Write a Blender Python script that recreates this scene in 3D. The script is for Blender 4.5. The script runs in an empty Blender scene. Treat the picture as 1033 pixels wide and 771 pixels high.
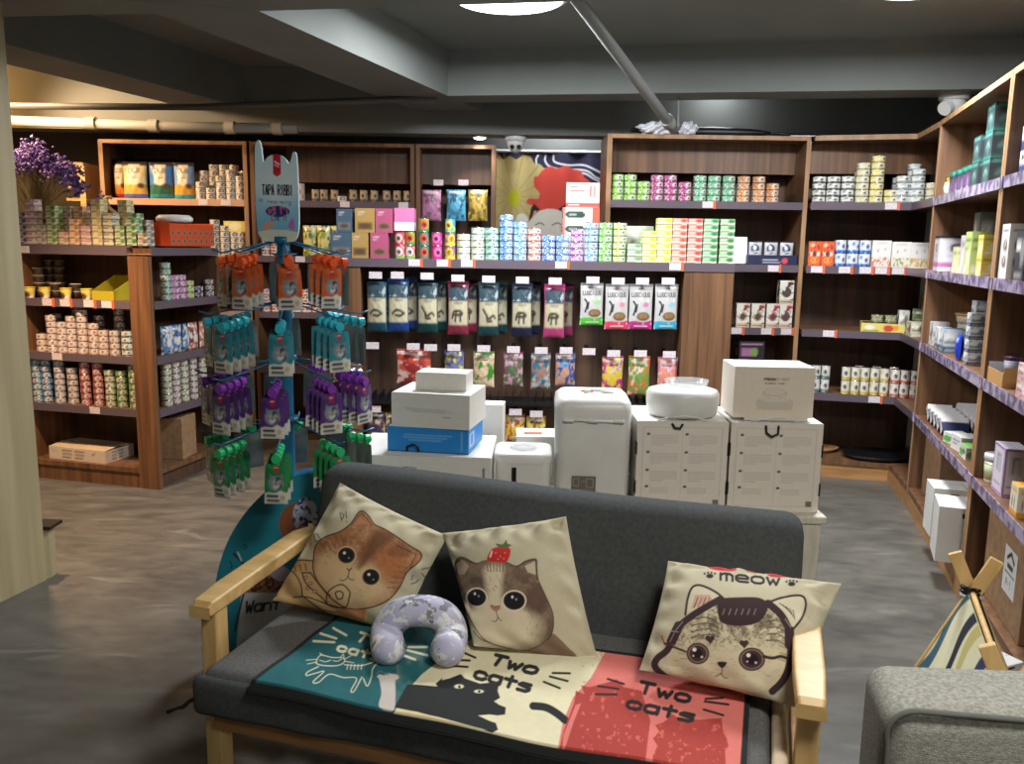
import bpy, bmesh, math, random
import numpy as np
from mathutils import Vector, Matrix
random.seed(7); rng=np.random.RandomState(5)
PI=math.pi
S=bpy.context.scene
COL=bpy.data.collections.new('pet_shop'); S.collection.children.link(COL)
# ------------------------------------------------------------------ camera geometry
FP=850.; CH=1.45; CX,CY=516.5,385.5
TH=math.atan(137.5/850); RO=0.015
def ray(u,v):
    x=(u-CX)/FP; y=-(v-CY)/FP; c,s=math.cos(RO),math.sin(RO)
    x,y=x*c-y*s,x*s+y*c
    return (x,math.cos(TH)+y*math.sin(TH),-math.sin(TH)+y*math.cos(TH))
def gz(u,v,z):
    d=ray(u,v); t=(z-CH)/d[2]; return Vector((d[0]*t,d[1]*t,z))
def gy(u,v,Y):
    d=ray(u,v); t=Y/d[1]; return Vector((d[0]*t,Y,CH+d[2]*t))
def projn(P):
    X,Y,Z=P[...,0],P[...,1],P[...,2]-CH
    f=Y*math.cos(TH)-Z*math.sin(TH); up=Y*math.sin(TH)+Z*math.cos(TH)
    x=X/f; y=up/f; c,s=math.cos(RO),math.sin(RO)
    return CX+FP*(x*c+y*s), CY-FP*(-x*s+y*c)
def proj(X,Y,Z):
    a,b=projn(np.array([X,Y,Z],float)); return float(a),float(b)
# ------------------------------------------------------------------ colour + materials
def lin(c):
    c=np.asarray(c,float)/255.
    return np.where(c<=.04045,c/12.92,((c+.055)/1.055)**2.4)
def new_mat(name,rough=.6,col=(128,128,128),metal=0,spec=.5):
    m=bpy.data.materials.new(name); m.use_nodes=True
    b=m.node_tree.nodes['Principled BSDF']
    l=lin(col); b.inputs['Base Color'].default_value=(l[0],l[1],l[2],1)
    b.inputs['Roughness'].default_value=rough; b.inputs['Metallic'].default_value=metal
    b.inputs['Specular IOR Level'].default_value=spec
    return m,m.node_tree,b
def noisy(name,c1,c2,scale=(10,10,10),rough=.6,detail=4,metal=0,bump=0,contrast=(.35,.65),bscale=None,spec=.5,nscale=1.,dist=0):
    m,nt,b=new_mat(name,rough,c1,metal,spec)
    tc=nt.nodes.new('ShaderNodeTexCoord'); mp=nt.nodes.new('ShaderNodeMapping')
    mp.inputs['Scale'].default_value=scale
    nz=nt.nodes.new('ShaderNodeTexNoise'); nz.inputs['Scale'].default_value=nscale; nz.inputs['Detail'].default_value=detail
    nz.inputs['Distortion'].default_value=dist
    cr=nt.nodes.new('ShaderNodeValToRGB')
    cr.color_ramp.elements[0].position=contrast[0]; cr.color_ramp.elements[1].position=contrast[1]
    cr.color_ramp.elements[0].color=(*lin(c1),1); cr.color_ramp.elements[1].color=(*lin(c2),1)
    nt.links.new(tc.outputs['Object'],mp.inputs['Vector']); nt.links.new(mp.outputs['Vector'],nz.inputs['Vector'])
    nt.links.new(nz.outputs['Fac'],cr.inputs['Fac']); nt.links.new(cr.outputs['Color'],b.inputs['Base Color'])
    if bump:
        bp=nt.nodes.new('ShaderNodeBump'); bp.inputs['Strength'].default_value=bump; bp.inputs['Distance'].default_value=.002
        if bscale:
            n2=nt.nodes.new('ShaderNodeTexNoise'); n2.inputs['Scale'].default_value=bscale
            nt.links.new(tc.outputs['Object'],n2.inputs['Vector']); nt.links.new(n2.outputs['Fac'],bp.inputs['Height'])
        else: nt.links.new(nz.outputs['Fac'],bp.inputs['Height'])
        nt.links.new(bp.outputs['Normal'],b.inputs['Normal'])
    return m
def printed(name,rough,coat=0,bump=0,bscale=400):
    m,nt,b=new_mat(name,rough)
    a=nt.nodes.new('ShaderNodeAttribute'); a.attribute_name='Col'
    tc=nt.nodes.new('ShaderNodeTexCoord'); nz=nt.nodes.new('ShaderNodeTexNoise'); nz.inputs['Scale'].default_value=60
    mr=nt.nodes.new('ShaderNodeMapRange'); mr.inputs['To Min'].default_value=.93; mr.inputs['To Max'].default_value=1.05
    mx=nt.nodes.new('ShaderNodeVectorMath'); mx.operation='SCALE'
    nt.links.new(tc.outputs['Object'],nz.inputs['Vector']); nt.links.new(nz.outputs['Fac'],mr.inputs['Value'])
    nt.links.new(a.outputs['Color'],mx.inputs[0]); nt.links.new(mr.outputs['Result'],mx.inputs['Scale'])
    nt.links.new(mx.outputs['Vector'],b.inputs['Base Color'])
    b.inputs['Coat Weight'].default_value=coat
    if bump:
        n2=nt.nodes.new('ShaderNodeTexNoise'); n2.inputs['Scale'].default_value=bscale
        bp=nt.nodes.new('ShaderNodeBump'); bp.inputs['Strength'].default_value=bump; bp.inputs['Distance'].default_value=.001
        nt.links.new(tc.outputs['Object'],n2.inputs['Vector']); nt.links.new(n2.outputs['Fac'],bp.inputs['Height'])
        nt.links.new(bp.outputs['Normal'],b.inputs['Normal'])
    return m
M={}
M['print']=printed('printed_card',.5); M['gloss']=printed('glossy_printed_film',.28,.2); M['cloth']=printed('printed_cloth',.95,0,.5)
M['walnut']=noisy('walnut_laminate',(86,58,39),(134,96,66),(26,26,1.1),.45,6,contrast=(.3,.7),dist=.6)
M['walnut_shaded']=noisy('shade_darkened_walnut_laminate',(66,47,36),(98,72,54),(26,26,1.1),.5,6,contrast=(.3,.7),dist=.6)  # same walnut, with the shade of the shelf interiors put into a darker colour
M['edge']=noisy('light_wood_edging',(150,112,78),(178,140,102),(20,20,3),.5)
M['pine']=noisy('varnished_pine',(205,165,105),(226,192,132),(6,30,30),.4,6,contrast=(.3,.7),dist=.5)
M['pinez']=noisy('varnished_pine_upright',(205,165,105),(226,192,132),(30,30,4),.4,6,contrast=(.3,.7),dist=.5)
M['rail']=noisy('brown_pine_rail',(165,118,72),(190,142,92),(4,30,30),.45,6)
M['lip']=new_mat('grey_plastic_price_rail',.3,(100,88,96))[0]
M['lipp']=noisy('violet_plastic_price_rail',(110,98,128),(172,158,182),(18,18,18),.25,1,contrast=(.42,.58))
M['lips']=new_mat('bright_price_rail',.4,(198,158,128))[0]
M['tag']=noisy('white_price_card',(198,180,186),(236,228,230),(140,140,140),.6,3)
M['tago']=new_mat('orange_price_clip',.5,(232,100,50))[0]
M['metal']=new_mat('bare_metal',.25,(190,190,195),1)[0]
M['black']=new_mat('black_plastic',.4,(18,18,20))[0]
M['wht']=noisy('white_plastic',(226,226,222),(234,234,230),(8,8,8),.35)
M['wpaint']=noisy('worn_white_paint',(196,190,172),(222,218,204),(30,30,5),.5)
M['tealp']=new_mat('teal_painted_metal',.35,(30,110,150))[0]
M['fab']=noisy('charcoal_sofa_fabric',(58,62,62),(68,71,71),(90,90,90),.95,3,bump=.6,bscale=700)
M['fabt']=noisy('grey_seat_cover',(80,80,80),(98,97,95),(160,160,160),.95,3,bump=.4,bscale=600)
M['linen']=noisy('grey_linen',(122,123,115),(156,155,147),(160,160,300),.95,4,bump=.6,bscale=500)
M['pip']=new_mat('dark_grey_piping',.9,(92,94,88))[0]
M['camo']=noisy('camo',(160,160,170),(190,190,210),(20,20,20),.9)
M['carton']=noisy('brown_cardboard',(140,108,76),(160,126,92),(30,30,30),.8,3)
M['kraft']=noisy('pale_cardboard',(208,186,156),(224,204,176),(30,30,30),.8,3)
M['tape']=new_mat('glossy_packing_tape',.15,(205,175,150))[0]
M['bag']=new_mat('thin_white_plastic_bag',.3,(225,225,230))[0]
M['stem']=new_mat('dry_flower_stem',.8,(120,110,70))[0]
M['conc']=None
def camo():
    m,nt,b=new_mat('lavender_camo_fabric',.9)
    tc=nt.nodes.new('ShaderNodeTexCoord')
    base=lin((186,186,212))
    last=None
    for i,(sc,off,c,lo) in enumerate([(27,0,(228,228,230),.55),(24,5,(128,130,140),.60),(80,9,(208,206,204),.62)]):
        mp=nt.nodes.new('ShaderNodeMapping'); mp.inputs['Location'].default_value=(off,off*2,off); mp.inputs['Scale'].default_value=(1,1.6,1)
        n=nt.nodes.new('ShaderNodeTexNoise'); n.inputs['Scale'].default_value=sc; n.inputs['Detail'].default_value=3
        mr=nt.nodes.new('ShaderNodeMapRange'); mr.inputs['From Min'].default_value=lo; mr.inputs['From Max'].default_value=lo+.02
        mx=nt.nodes.new('ShaderNodeMix'); mx.data_type='RGBA'
        nt.links.new(tc.outputs['Object'],mp.inputs['Vector']); nt.links.new(mp.outputs['Vector'],n.inputs['Vector'])
        nt.links.new(n.outputs['Fac'],mr.inputs['Value']); nt.links.new(mr.outputs['Result'],mx.inputs['Factor'])
        if last is None: mx.inputs['A'].default_value=(*base,1)
        else: nt.links.new(last,mx.inputs['A'])
        mx.inputs['B'].default_value=(*lin(c),1); last=mx.outputs['Result']
    nt.links.new(last,b.inputs['Base Color']); return m
M['camo']=camo()
def glassm(name,col=(1,1,1,1)):
    m,nt,b=new_mat(name,.03); b.inputs['Transmission Weight'].default_value=1; b.inputs['IOR'].default_value=1.3; b.inputs['Base Color'].default_value=col; return m
M['clear'],_nt,_b=new_mat('clear_plastic',.08,(235,240,240)); _b.inputs['Alpha'].default_value=.28
def emis(name,col,s):
    m,nt,b=new_mat(name,.5); b.inputs['Emission Color'].default_value=(*col,1); b.inputs['Emission Strength'].default_value=s; return m
def concrete():
    m,nt,b=new_mat('polished_concrete',.4)
    tc=nt.nodes.new('ShaderNodeTexCoord')
    def nz(scale,detail,vs=(1,1,1),dist=0):
        mp=nt.nodes.new('ShaderNodeMapping'); mp.inputs['Scale'].default_value=vs
        mp.inputs['Rotation'].default_value=(0,0,.4)
        n=nt.nodes.new('ShaderNodeTexNoise'); n.inputs['Scale'].default_value=scale; n.inputs['Detail'].default_value=detail; n.inputs['Distortion'].default_value=dist
        nt.links.new(tc.outputs['Object'],mp.inputs['Vector']); nt.links.new(mp.outputs['Vector'],n.inputs['Vector']); return n
    a=nz(2.1,8,(1,2.0,1),1.2); c=nz(9,6,(1,2.2,1),.4); d=nz(2.2,5,(1,3.0,1),.8)
    cr=nt.nodes.new('ShaderNodeValToRGB'); e=cr.color_ramp.elements
    e[0].position=.28; e[0].color=(*lin((68,66,62)),1); e[1].position=.70; e[1].color=(*lin((112,108,99)),1)
    mx=nt.nodes.new('ShaderNodeMix'); mx.data_type='FLOAT'; mx.inputs['Factor'].default_value=.35
    nt.links.new(a.outputs['Fac'],mx.inputs['A']); nt.links.new(c.outputs['Fac'],mx.inputs['B'])
    nt.links.new(mx.outputs['Result'],cr.inputs['Fac'])
    cr2=nt.nodes.new('ShaderNodeValToRGB'); e=cr2.color_ramp.elements
    e[0].position=.60; e[0].color=(0,0,0,1); e[1].position=.92; e[1].color=(1,1,1,1)
    nt.links.new(d.outputs['Fac'],cr2.inputs['Fac'])
    m2=nt.nodes.new('ShaderNodeMix'); m2.data_type='RGBA'; m2.inputs['B'].default_value=(*lin((158,154,146)),1)
    nt.links.new(cr2.outputs['Color'],m2.inputs['Factor']); nt.links.new(cr.outputs['Color'],m2.inputs['A'])
    nt.links.new(m2.outputs['Result'],b.inputs['Base Color'])
    mr=nt.nodes.new('ShaderNodeMapRange'); mr.inputs['To Min'].default_value=.3; mr.inputs['To Max'].default_value=.6
    nt.links.new(c.outputs['Fac'],mr.inputs['Value']); nt.links.new(mr.outputs['Result'],b.inputs['Roughness'])
    return m
M['conc']=concrete()
M['ceil']=noisy('grey_ceiling_paint',(112,116,112),(122,126,122),(1.5,1.5,1.5),.8)
M['wall']=noisy('dark_grey_wall_paint',(92,94,92),(104,106,104),(1.5,1.5,1.5),.85)
M['panel']=noisy('pale_wood_wall_panel',(152,138,104),(172,158,122),(14,14,.8),.6,5)
# ------------------------------------------------------------------ painting toolkit (print artwork as vertex colour)
FONT={'A':"002640;1232",'B':"0006;0636453403;033342413000",'C':"4536160501103041",'D':"00062645412000",'E':"46060040;0333",'F':"460600;0333",
'G':"4536160501103041432 3".replace(' ',''),'H':"0006;4046;0343",'I':"2026",'K':"0006;4603;0340",'L':"060040",'M':"0006234640",'N':"00064046",
'O':"160501103041453616",'P':"00063645443303",'R':"00063645443303;2340",'S':"4536160504134241301001",'T':"0646;2620",'U':"060110304146",
'V':"062046",'W':"0610243046",'X':"0046;0640",'Y':"062346;2320",'Z':"06460040",'a':"4440;4334140301103041",'c':"4334140301103041",
't':"2620;0444",'w':"0410233044",'o':"140301103041433414",'s':"44140342413000",'m':"0004;03142420;24344340",'e':"024243341403011040",
'n':"0004;0314344340",'d':"4640;4334140301103041",'g':"4440;4334140301103041",'i':"2024;2627",'1':"1626;2620",'2':"0536462340;0040",'-':"1333",'.':"2021",' ':""}
def rgb(c): return lin(c)
class Art:
    def __init__(s,x,y,base,aa=.7):
        s.x=np.asarray(x,float).ravel(); s.y=np.asarray(y,float).ravel(); s.aa=aa
        s.c=np.tile(rgb(base),(s.x.size,1)); s.T=(0,0,1)
    def at(s,ox,oy,sc): s.T=(ox,oy,sc); return s
    def _p(s,pts): ox,oy,k=s.T; return np.array([(ox+p[0]/k,oy+p[1]/k) for p in pts],float)
    def mix(s,m,col,a=1.):
        m=np.clip(m,0,1)[:,None]*a; s.c=s.c*(1-m)+rgb(col)*m
    def tint(s,m,k): s.c*=1+(k-1)*np.clip(m,0,1)[:,None]
    def seg(s,P,closed=False):
        d=np.full(s.x.size,1e9); n=len(P)
        for i in range(n if closed else n-1):
            a=P[i]; b=P[(i+1)%n]; ab=b-a; L=max((ab**2).sum(),1e-12)
            t=np.clip(((s.x-a[0])*ab[0]+(s.y-a[1])*ab[1])/L,0,1)
            d=np.minimum(d,np.hypot(s.x-a[0]-t*ab[0],s.y-a[1]-t*ab[1]))
        return d
    def inside(s,P):
        r=np.zeros(s.x.size,bool); n=len(P)
        for i in range(n):
            a=P[i]; b=P[(i+1)%n]
            if a[1]==b[1]: continue
            c=((a[1]>s.y)!=(b[1]>s.y))&(s.x<(b[0]-a[0])*(s.y-a[1])/(b[1]-a[1])+a[0])
            r^=c
        return r
    def smooth(s,P,closed=True,k=6):
        n=len(P); out=[]
        R=range(n) if closed else range(n-1)
        for i in R:
            if closed: p0,p1,p2,p3=P[i-1],P[i],P[(i+1)%n],P[(i+2)%n]
            else: p0,p1,p2,p3=P[max(i-1,0)],P[i],P[i+1],P[min(i+2,n-1)]
            for j in range(k):
                t=j/k; out.append(.5*((2*p1)+(-p0+p2)*t+(2*p0-5*p1+4*p2-p3)*t*t+(-p0+3*p1-3*p2+p3)*t**3))
        if not closed: out.append(P[-1])
        return np.array(out)
    def pmask(s,pts,sm=False,soft=0):
        P=s._p(pts)
        if sm: P=s.smooth(P)
        ins=s.inside(P); d=s.seg(P,True); d=np.where(ins,d,-d); w=s.aa+soft/s.T[2]
        return np.clip(.5+d/w,0,1)
    def poly(s,pts,col,sm=False,a=1.,soft=0): m=s.pmask(pts,sm,soft); s.mix(m,col,a); return m
    def line(s,pts,w,col,sm=False,closed=False,a=1.):
        P=s._p(pts)
        if sm: P=s.smooth(P,closed)
        d=s.seg(P,closed); s.mix(.5+(w/s.T[2]/2-d)/s.aa,col,a)
    def emask(s,cx,cy,rx,ry,rot=0,soft=0):
        ox,oy,k=s.T; cx=ox+cx/k; cy=oy+cy/k; rx/=k; ry/=k
        c,n=math.cos(rot),math.sin(rot); dx=s.x-cx; dy=s.y-cy
        X=(dx*c+dy*n)/rx; Y=(-dx*n+dy*c)/ry
        return np.clip(.5+(1-np.hypot(X,Y))*min(rx,ry)/(s.aa+soft/k),0,1)
    def ell(s,cx,cy,rx,ry,col,rot=0,a=1.,soft=0): s.mix(s.emask(cx,cy,rx,ry,rot,soft),col,a)
    def rect(s,x0,y0,x1,y1,col,a=1.): s.poly([(x0,y0),(x1,y0),(x1,y1),(x0,y1)],col,a=a)
    def text(s,txt,o,ex,ey,w,col,sp=1.45):
        # o = baseline-left, ex = vector of a letter's width, ey = vector of a letter's height
        for i,ch in enumerate(txt):
            for st in FONT.get(ch,"").split(';'):
                if len(st)<4: continue
                pts=[]
                for j in range(0,len(st)-1,2):
                    a=int(st[j])/4+i*sp; b=int(st[j+1])/6
                    pts.append((o[0]+ex[0]*a+ey[0]*b,o[1]+ex[1]*a+ey[1]*b))
                s.line(pts,w,col)
    def fur(s,mask,box,n,L,ang,w,col,a=.5,seed=1):
        rs=np.random.RandomState(seed)
        for i in range(n):
            x=rs.uniform(box[0],box[2]); y=rs.uniform(box[1],box[3]); t=ang+rs.normal(0,.35); l=L*rs.uniform(.5,1.2)
            P=s._p([(x,y),(x+l*math.cos(t),y+l*math.sin(t))]); d=s.seg(P); s.mix((.5+(w/s.T[2]/2-d)/s.aa).clip(0,1)*mask,col,a)
    def vnoise(s,freq,seed=0,oct=3):
        r=np.zeros(s.x.size); amp=1; tot=0
        for o in range(oct):
            rs=np.random.RandomState(seed+o*17); g=rs.rand(64,64)
            X=s.x*freq*2**o; Y=s.y*freq*2**o; xi=np.floor(X).astype(int); yi=np.floor(Y).astype(int); fx=X-xi; fy=Y-yi
            fx=fx*fx*(3-2*fx); fy=fy*fy*(3-2*fy)
            G=lambda a,b:g[a%64,b%64]
            r+=amp*(G(xi,yi)*(1-fx)*(1-fy)+G(xi+1,yi)*fx*(1-fy)+G(xi,yi+1)*(1-fx)*fy+G(xi+1,yi+1)*fx*fy); tot+=amp; amp*=.5
        return r/tot
# ------------------------------------------------------------------ mesh toolkit
class MB:
    def __init__(s): s.v=[]; s.f=[]; s.c=[]; s.mi=[]; s.sm=[]; s.mats=[]; s.hasc=False
    def mat(s,m):
        if m not in s.mats: s.mats.append(m)
        return s.mats.index(m)
    def add(s,v,f,m='print',c=None,smooth=False):
        o=len(s.v); s.v.extend([tuple(p) for p in v]); k=s.mat(m)
        for q in f: s.f.append([i+o for i in q]); s.mi.append(k); s.sm.append(smooth)
        if c is None: c=np.tile((.5,.5,.5),(len(v),1))
        else:
            c=np.asarray(c)
            if c.ndim==1: c=np.tile(c,(len(v),1))
            s.hasc=True
        s.c.append(c)
    def box(s,x0,x1,y0,y1,z0,z1,m,c=None,M4=None):
        v=[(x0,y0,z0),(x1,y0,z0),(x1,y1,z0),(x0,y1,z0),(x0,y0,z1),(x1,y0,z1),(x1,y1,z1),(x0,y1,z1)]
        if M4 is not None: v=[tuple(M4@Vector(p)) for p in v]
        s.add(v,[(0,3,2,1),(4,5,6,7),(0,1,5,4),(1,2,6,5),(2,3,7,6),(3,0,4,7)],m,None if c is None else rgb(c))
    def tube(s,p0,p1,r0,m,r1=None,n=12,c=None,cap=True,smooth=True):
        p0=Vector(p0); p1=Vector(p1); r1=r0 if r1 is None else r1
        d=(p1-p0).normalized(); a=d.orthogonal().normalized(); b=d.cross(a)
        v=[]
        for p,r in ((p0,r0),(p1,r1)):
            for i in range(n):
                t=2*PI*i/n; v.append(p+a*math.cos(t)*r+b*math.sin(t)*r)
        f=[(i,(i+1)%n,n+(i+1)%n,n+i) for i in range(n)]
        cc=None if c is None else rgb(c)
        s.add(v,f,m,cc,smooth)
        if cap: s.add(v,[tuple(range(n-1,-1,-1)),tuple(range(n,2*n))],m,cc)
    def path(s,P,r,m,n=8,c=None):
        P=[Vector(p) for p in P]; v=[]; f=[]; up=None
        for i,p in enumerate(P):
            d=(P[min(i+1,len(P)-1)]-P[max(i-1,0)]).normalized()
            if up is None: up=d.orthogonal().normalized()
            a=(up-d*up.dot(d)).normalized(); up=a; b=d.cross(a); rr=r[i] if isinstance(r,(list,tuple)) else r
            for k in range(n):
                t=2*PI*k/n; v.append(p+a*math.cos(t)*rr+b*math.sin(t)*rr)
        for i in range(len(P)-1):
            for k in range(n): f.append((i*n+k,i*n+(k+1)%n,(i+1)*n+(k+1)%n,(i+1)*n+k))
        f.append(tuple(range(n-1,-1,-1))); f.append(tuple(range((len(P)-1)*n,len(P)*n)))
        s.add(v,f,m,None if c is None else rgb(c),True)
    def lathe(s,prof,m,n=24,c=None,o=(0,0,0),sx=1,sy=1,cols=None):
        v=[];f=[];k=len(prof);cc=[]
        for j,(r,z) in enumerate(prof):
            for i in range(n):
                t=2*PI*i/n; v.append((o[0]+r*math.cos(t)*sx,o[1]+r*math.sin(t)*sy,o[2]+z)); cc.append(rgb(cols[j]) if cols else (.5,.5,.5))
        for j in range(k-1):
            for i in range(n): f.append((j*n+i,j*n+(i+1)%n,(j+1)*n+(i+1)%n,(j+1)*n+i))
        if prof[0][0]>1e-5: f.append(tuple(range(n-1,-1,-1)))
        if prof[-1][0]>1e-5: f.append(tuple(range((k-1)*n,k*n)))
        s.add(v,f,m,np.array(cc) if cols else (None if c is None else rgb(c)),True)
    def prism(s,poly,z0,z1,m,c=None):
        n=len(poly); v=[(p[0],p[1],z0) for p in poly]+[(p[0],p[1],z1) for p in poly]
        A=sum(poly[i][0]*poly[(i+1)%n][1]-poly[(i+1)%n][0]*poly[i][1] for i in range(n))
        f=[tuple(range(n-1,-1,-1)),tuple(range(n,2*n))]+[(i,(i+1)%n,n+(i+1)%n,n+i) for i in range(n)]
        if A<0: f=[tuple(reversed(q)) for q in f]
        s.add(v,f,m,None if c is None else rgb(c))
    def grid(s,fn,nu,nv,m,colfn=None,smooth=True,flip=False,base=(200,200,200)):
        U,V=np.meshgrid(np.linspace(0,1,nu),np.linspace(0,1,nv)); U=U.ravel(); V=V.ravel()
        P=fn(U,V); c=colfn(U,V,P) if colfn else np.tile(rgb(base),(U.size,1))
        f=[]
        for j in range(nv-1):
            for i in range(nu-1):
                q=(j*nu+i,j*nu+i+1,(j+1)*nu+i+1,(j+1)*nu+i); f.append(q[::-1] if flip else q)
        s.add(P,f,m,c,smooth)
    def build(s,name,parent=None,loc=None,rot=None,bevel=0):
        me=bpy.data.meshes.new(name); me.from_pydata([tuple(map(float,p)) for p in s.v],[],s.f)
        for m in s.mats: me.materials.append(M[m] if isinstance(m,str) else m)
        me.polygons.foreach_set('material_index',s.mi); me.polygons.foreach_set('use_smooth',s.sm)
        if s.hasc:
            C=np.concatenate([np.asarray(c,float).reshape(-1,3) for c in s.c]); C=np.hstack([np.clip(C,0,1),np.ones((len(C),1))])
            a=me.color_attributes.new('Col','FLOAT_COLOR','POINT'); a.data.foreach_set('color',C.astype(np.float32).ravel())
        me.update()
        o=bpy.data.objects.new(name,me); COL.objects.link(o)
        if parent: o.parent=parent
        if loc is not None: o.location=loc
        if rot is not None: o.rotation_euler=(0,0,rot) if not hasattr(rot,'__len__') else rot
        if bevel:
            b=o.modifiers.new('bevel','BEVEL'); b.width=bevel; b.segments=3; b.limit_method='ANGLE'; b.angle_limit=math.radians(40)
        return o
def tag(o,label,cat,group=None):
    o['label']=label; o['category']=cat
    if group: o['group']=group
    return o
def thing(name,label,cat,loc=(0,0,0),rotz=0,group=None):
    o=bpy.data.objects.new(name,None); COL.objects.link(o); o.empty_display_size=.05
    o.location=loc; o.rotation_euler=(0,0,rotz); return tag(o,label,cat,group)
def struct(o): o['kind']='structure'; return o
def dup(o,loc,rot,label=None,group=None):
    r=o.copy(); COL.objects.link(r); r.location=loc; r.rotation_euler=(0,0,rot) if not hasattr(rot,'__len__') else rot
    if label: r['label']=label
    if group: r['group']=group
    for ch in o.children:
        c=ch.copy(); COL.objects.link(c); c.parent=r; c.matrix_parent_inverse=ch.matrix_parent_inverse.copy()
        for g in ch.children:
            d=g.copy(); COL.objects.link(d); d.parent=c
    return r
class Proto:
    """first placement uses the object itself, later ones are copies"""
    def __init__(s,fn): s.fn=fn; s.o=None; s.pre=None
    def box(s):
        q=s.o or s.pre
        if q is None: q=s.pre=s.fn()
        return [Vector(c) for c in q.bound_box]
    def put(s,loc,rot,label,cat,group=None):
        if s.o is None:
            s.o=s.pre or s.fn(); s.o.location=loc; s.o.rotation_euler=(0,0,rot) if not hasattr(rot,'__len__') else rot
            tag(s.o,label,cat,group); return s.o
        r=dup(s.o,loc,rot); tag(r,label,cat)
        if group: r['group']=group
        elif 'group' in r: del r['group']
        return r
ORD=['first','second','third','fourth','fifth','sixth','seventh','eighth','ninth','tenth','eleventh','twelfth','thirteenth','fourteenth','fifteenth','sixteenth','seventeenth','eighteenth','nineteenth','twentieth','twenty-first','twenty-second','twenty-third','twenty-fourth','twenty-fifth','twenty-sixth','twenty-seventh','twenty-eighth']
# ================================================================== ROOM
def slab(name,x0,x1,y0,y1,z0,z1,m):
    b=MB(); b.box(x0,x1,y0,y1,z0,z1,m); return struct(b.build(name))
ZC=2.62
slab('floor',-4.3,3.1,-2.6,6.7,-.1,0,'conc')
slab('ceiling',-4.3,3.1,-2.6,6.7,ZC,ZC+.1,'ceil')
slab('wall_back',-4.3,3.1,6.6,6.75,0,ZC,'wall')
slab('wall_right',3.0,3.15,-2.6,6.6,0,ZC,'wall')
slab('wall_left',-4.4,-4.25,-2.6,6.6,0,ZC,'wall')
slab('wall_front',-4.25,3.0,-2.7,-2.55,0,ZC,'wall')
def beam(name,poly,z0,z1):
    b=MB(); b.prism(poly,z0,z1,'ceil'); return struct(b.build(name))
beam('beam_main',[(-.42,5.37),(3.0,4.83),(3.0,5.09),(-.36,5.62)],2.35,ZC+.01)
beam('beam_near',[(-4.25,3.95),(-1.0,3.52),(3.0,2.88),(3.0,2.55),(-4.25,3.6)],2.352,ZC+.01)
beam('beam_depth',[(-1.50,3.4),(-1.03,3.5),(-.02,6.6),(-.5,6.6)],2.351,ZC+.01)
beam('beam_left',[(-2.95,3.75),(-2.52,3.8),(-1.66,6.6),(-2.08,6.6)],2.353,ZC+.01)
beam('beam_back',[(-4.25,6.0),(3.0,5.93),(3.0,6.14),(-4.25,6.2)],2.2,ZC+.01)
# wall segment at the left edge, clad in pale wood
b=MB(); b.prism([(-1.99,3.44),(-2.05,3.2),(-2.6,1.4),(-2.9,1.4),(-2.9,3.44)],0,2.352,'panel'); struct(b.build('wall_near_left'))
b=MB(); b.prism([(-1.985,3.47),(-1.985,3.52),(-2.9,3.52),(-2.9,3.445),(-2.0,3.445)],.0,.22,'panel'); b.box(-2.15,-1.965,3.45,3.55,.22,.235,'black'); struct(b.build('trim_1'))
# pipes under the ceiling
def pipe(name,P,r,label,col,coup=()):
    b=MB(); b.path(P,r,col,12); t=b.build(name); tag(t,label,'pipe')
    for q in coup:
        b=MB(); q=Vector(q); d=(Vector(P[-1])-Vector(P[0])).normalized(); b.tube(q-d*.03,q+d*.03,r*1.35,col,n=14); b.build('pipe_coupling',t)
M['rail2']=M['rail']; M['pipe']=new_mat('grey_pipe_paint',.5,(128,130,128))[0]; M['pipel']=new_mat('pale_plastic_pipe',.45,(188,186,178))[0]; M['piped']=new_mat('dark_pipe',.6,(88,88,82))[0]
Pa=gz(560,-30,2.56); Pb=gy(680,131,5.0)
pipe('ceiling_pipe',[Pa,Pa+(Pb-Pa)*.5,Pb],.028,'grey round pipe running diagonally under the ceiling over the right-hand shelves','pipe',[Pa+(Pb-Pa)*.93])
b=MB(); q=gy(683,112,5.3); b.tube((q.x,5.28,2.36),(q.x+.005,5.26,2.16),.006,'pipe'); tag(b.build('hanging_rod'),'thin vertical metal rod beside the far end of the diagonal ceiling pipe','rod')
pipe('ceiling_pipe',[gy(-10,107,5.2),gy(200,108,5.3),gy(440,99,5.45)],.02,'thin dark pipe crossing below the left ceiling beams','piped')
pipe('ceiling_pipe',[gy(-10,121,5.75),gy(150,127,5.8),gy(300,130,5.85)],.032,'pale thick pipe with couplings above the left back shelves','pipel',[gy(92,124.5,5.78),gy(155,127,5.8),gy(232,128.7,5.83),gy(280,129.7,5.85)])
# ------------------------------------------------------------------ ceiling lamps
lampm=emis('lamp_diffuser',(.93,.97,1.0),7.0)
def lampfix(name,x,y,z,r,label,power,col=(.92,.96,1.0),group=None):
    t=thing(name,label,'ceiling lamp',(x,y,z),0,group)
    b=MB(); b.lathe([(r,.0),(r,-.035),(r*.955,-.035)],'wht',32); b.build('lamp_rim',t)
    b=MB(); b.lathe([(r*.95,-.02),(r*.9,-.045),(r*.6,-.06),(r*.0001,-.065)],lampm,32); b.build('lamp_diffuser',t)
    l=bpy.data.lights.new('lamp_light','AREA'); l.shape='DISK'; l.size=r*1.9; l.energy=power; l.color=col
    o=bpy.data.objects.new('lamp_light',l); COL.objects.link(o); o.location=(x,y,z-.075)
    return t
lampfix('ceiling_lamp',-.04,4.14,ZC,.28,'large round white ceiling lamp at top centre above the counter',58)
lampfix('ceiling_lamp',1.72,3.80,ZC,.28,'large round white ceiling lamp cut off at the upper right edge',58)
lampfix('ceiling_lamp',.75,.6,ZC,.29,'round white ceiling lamp out of frame above the photographer',33,(1,.95,.86))
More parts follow.
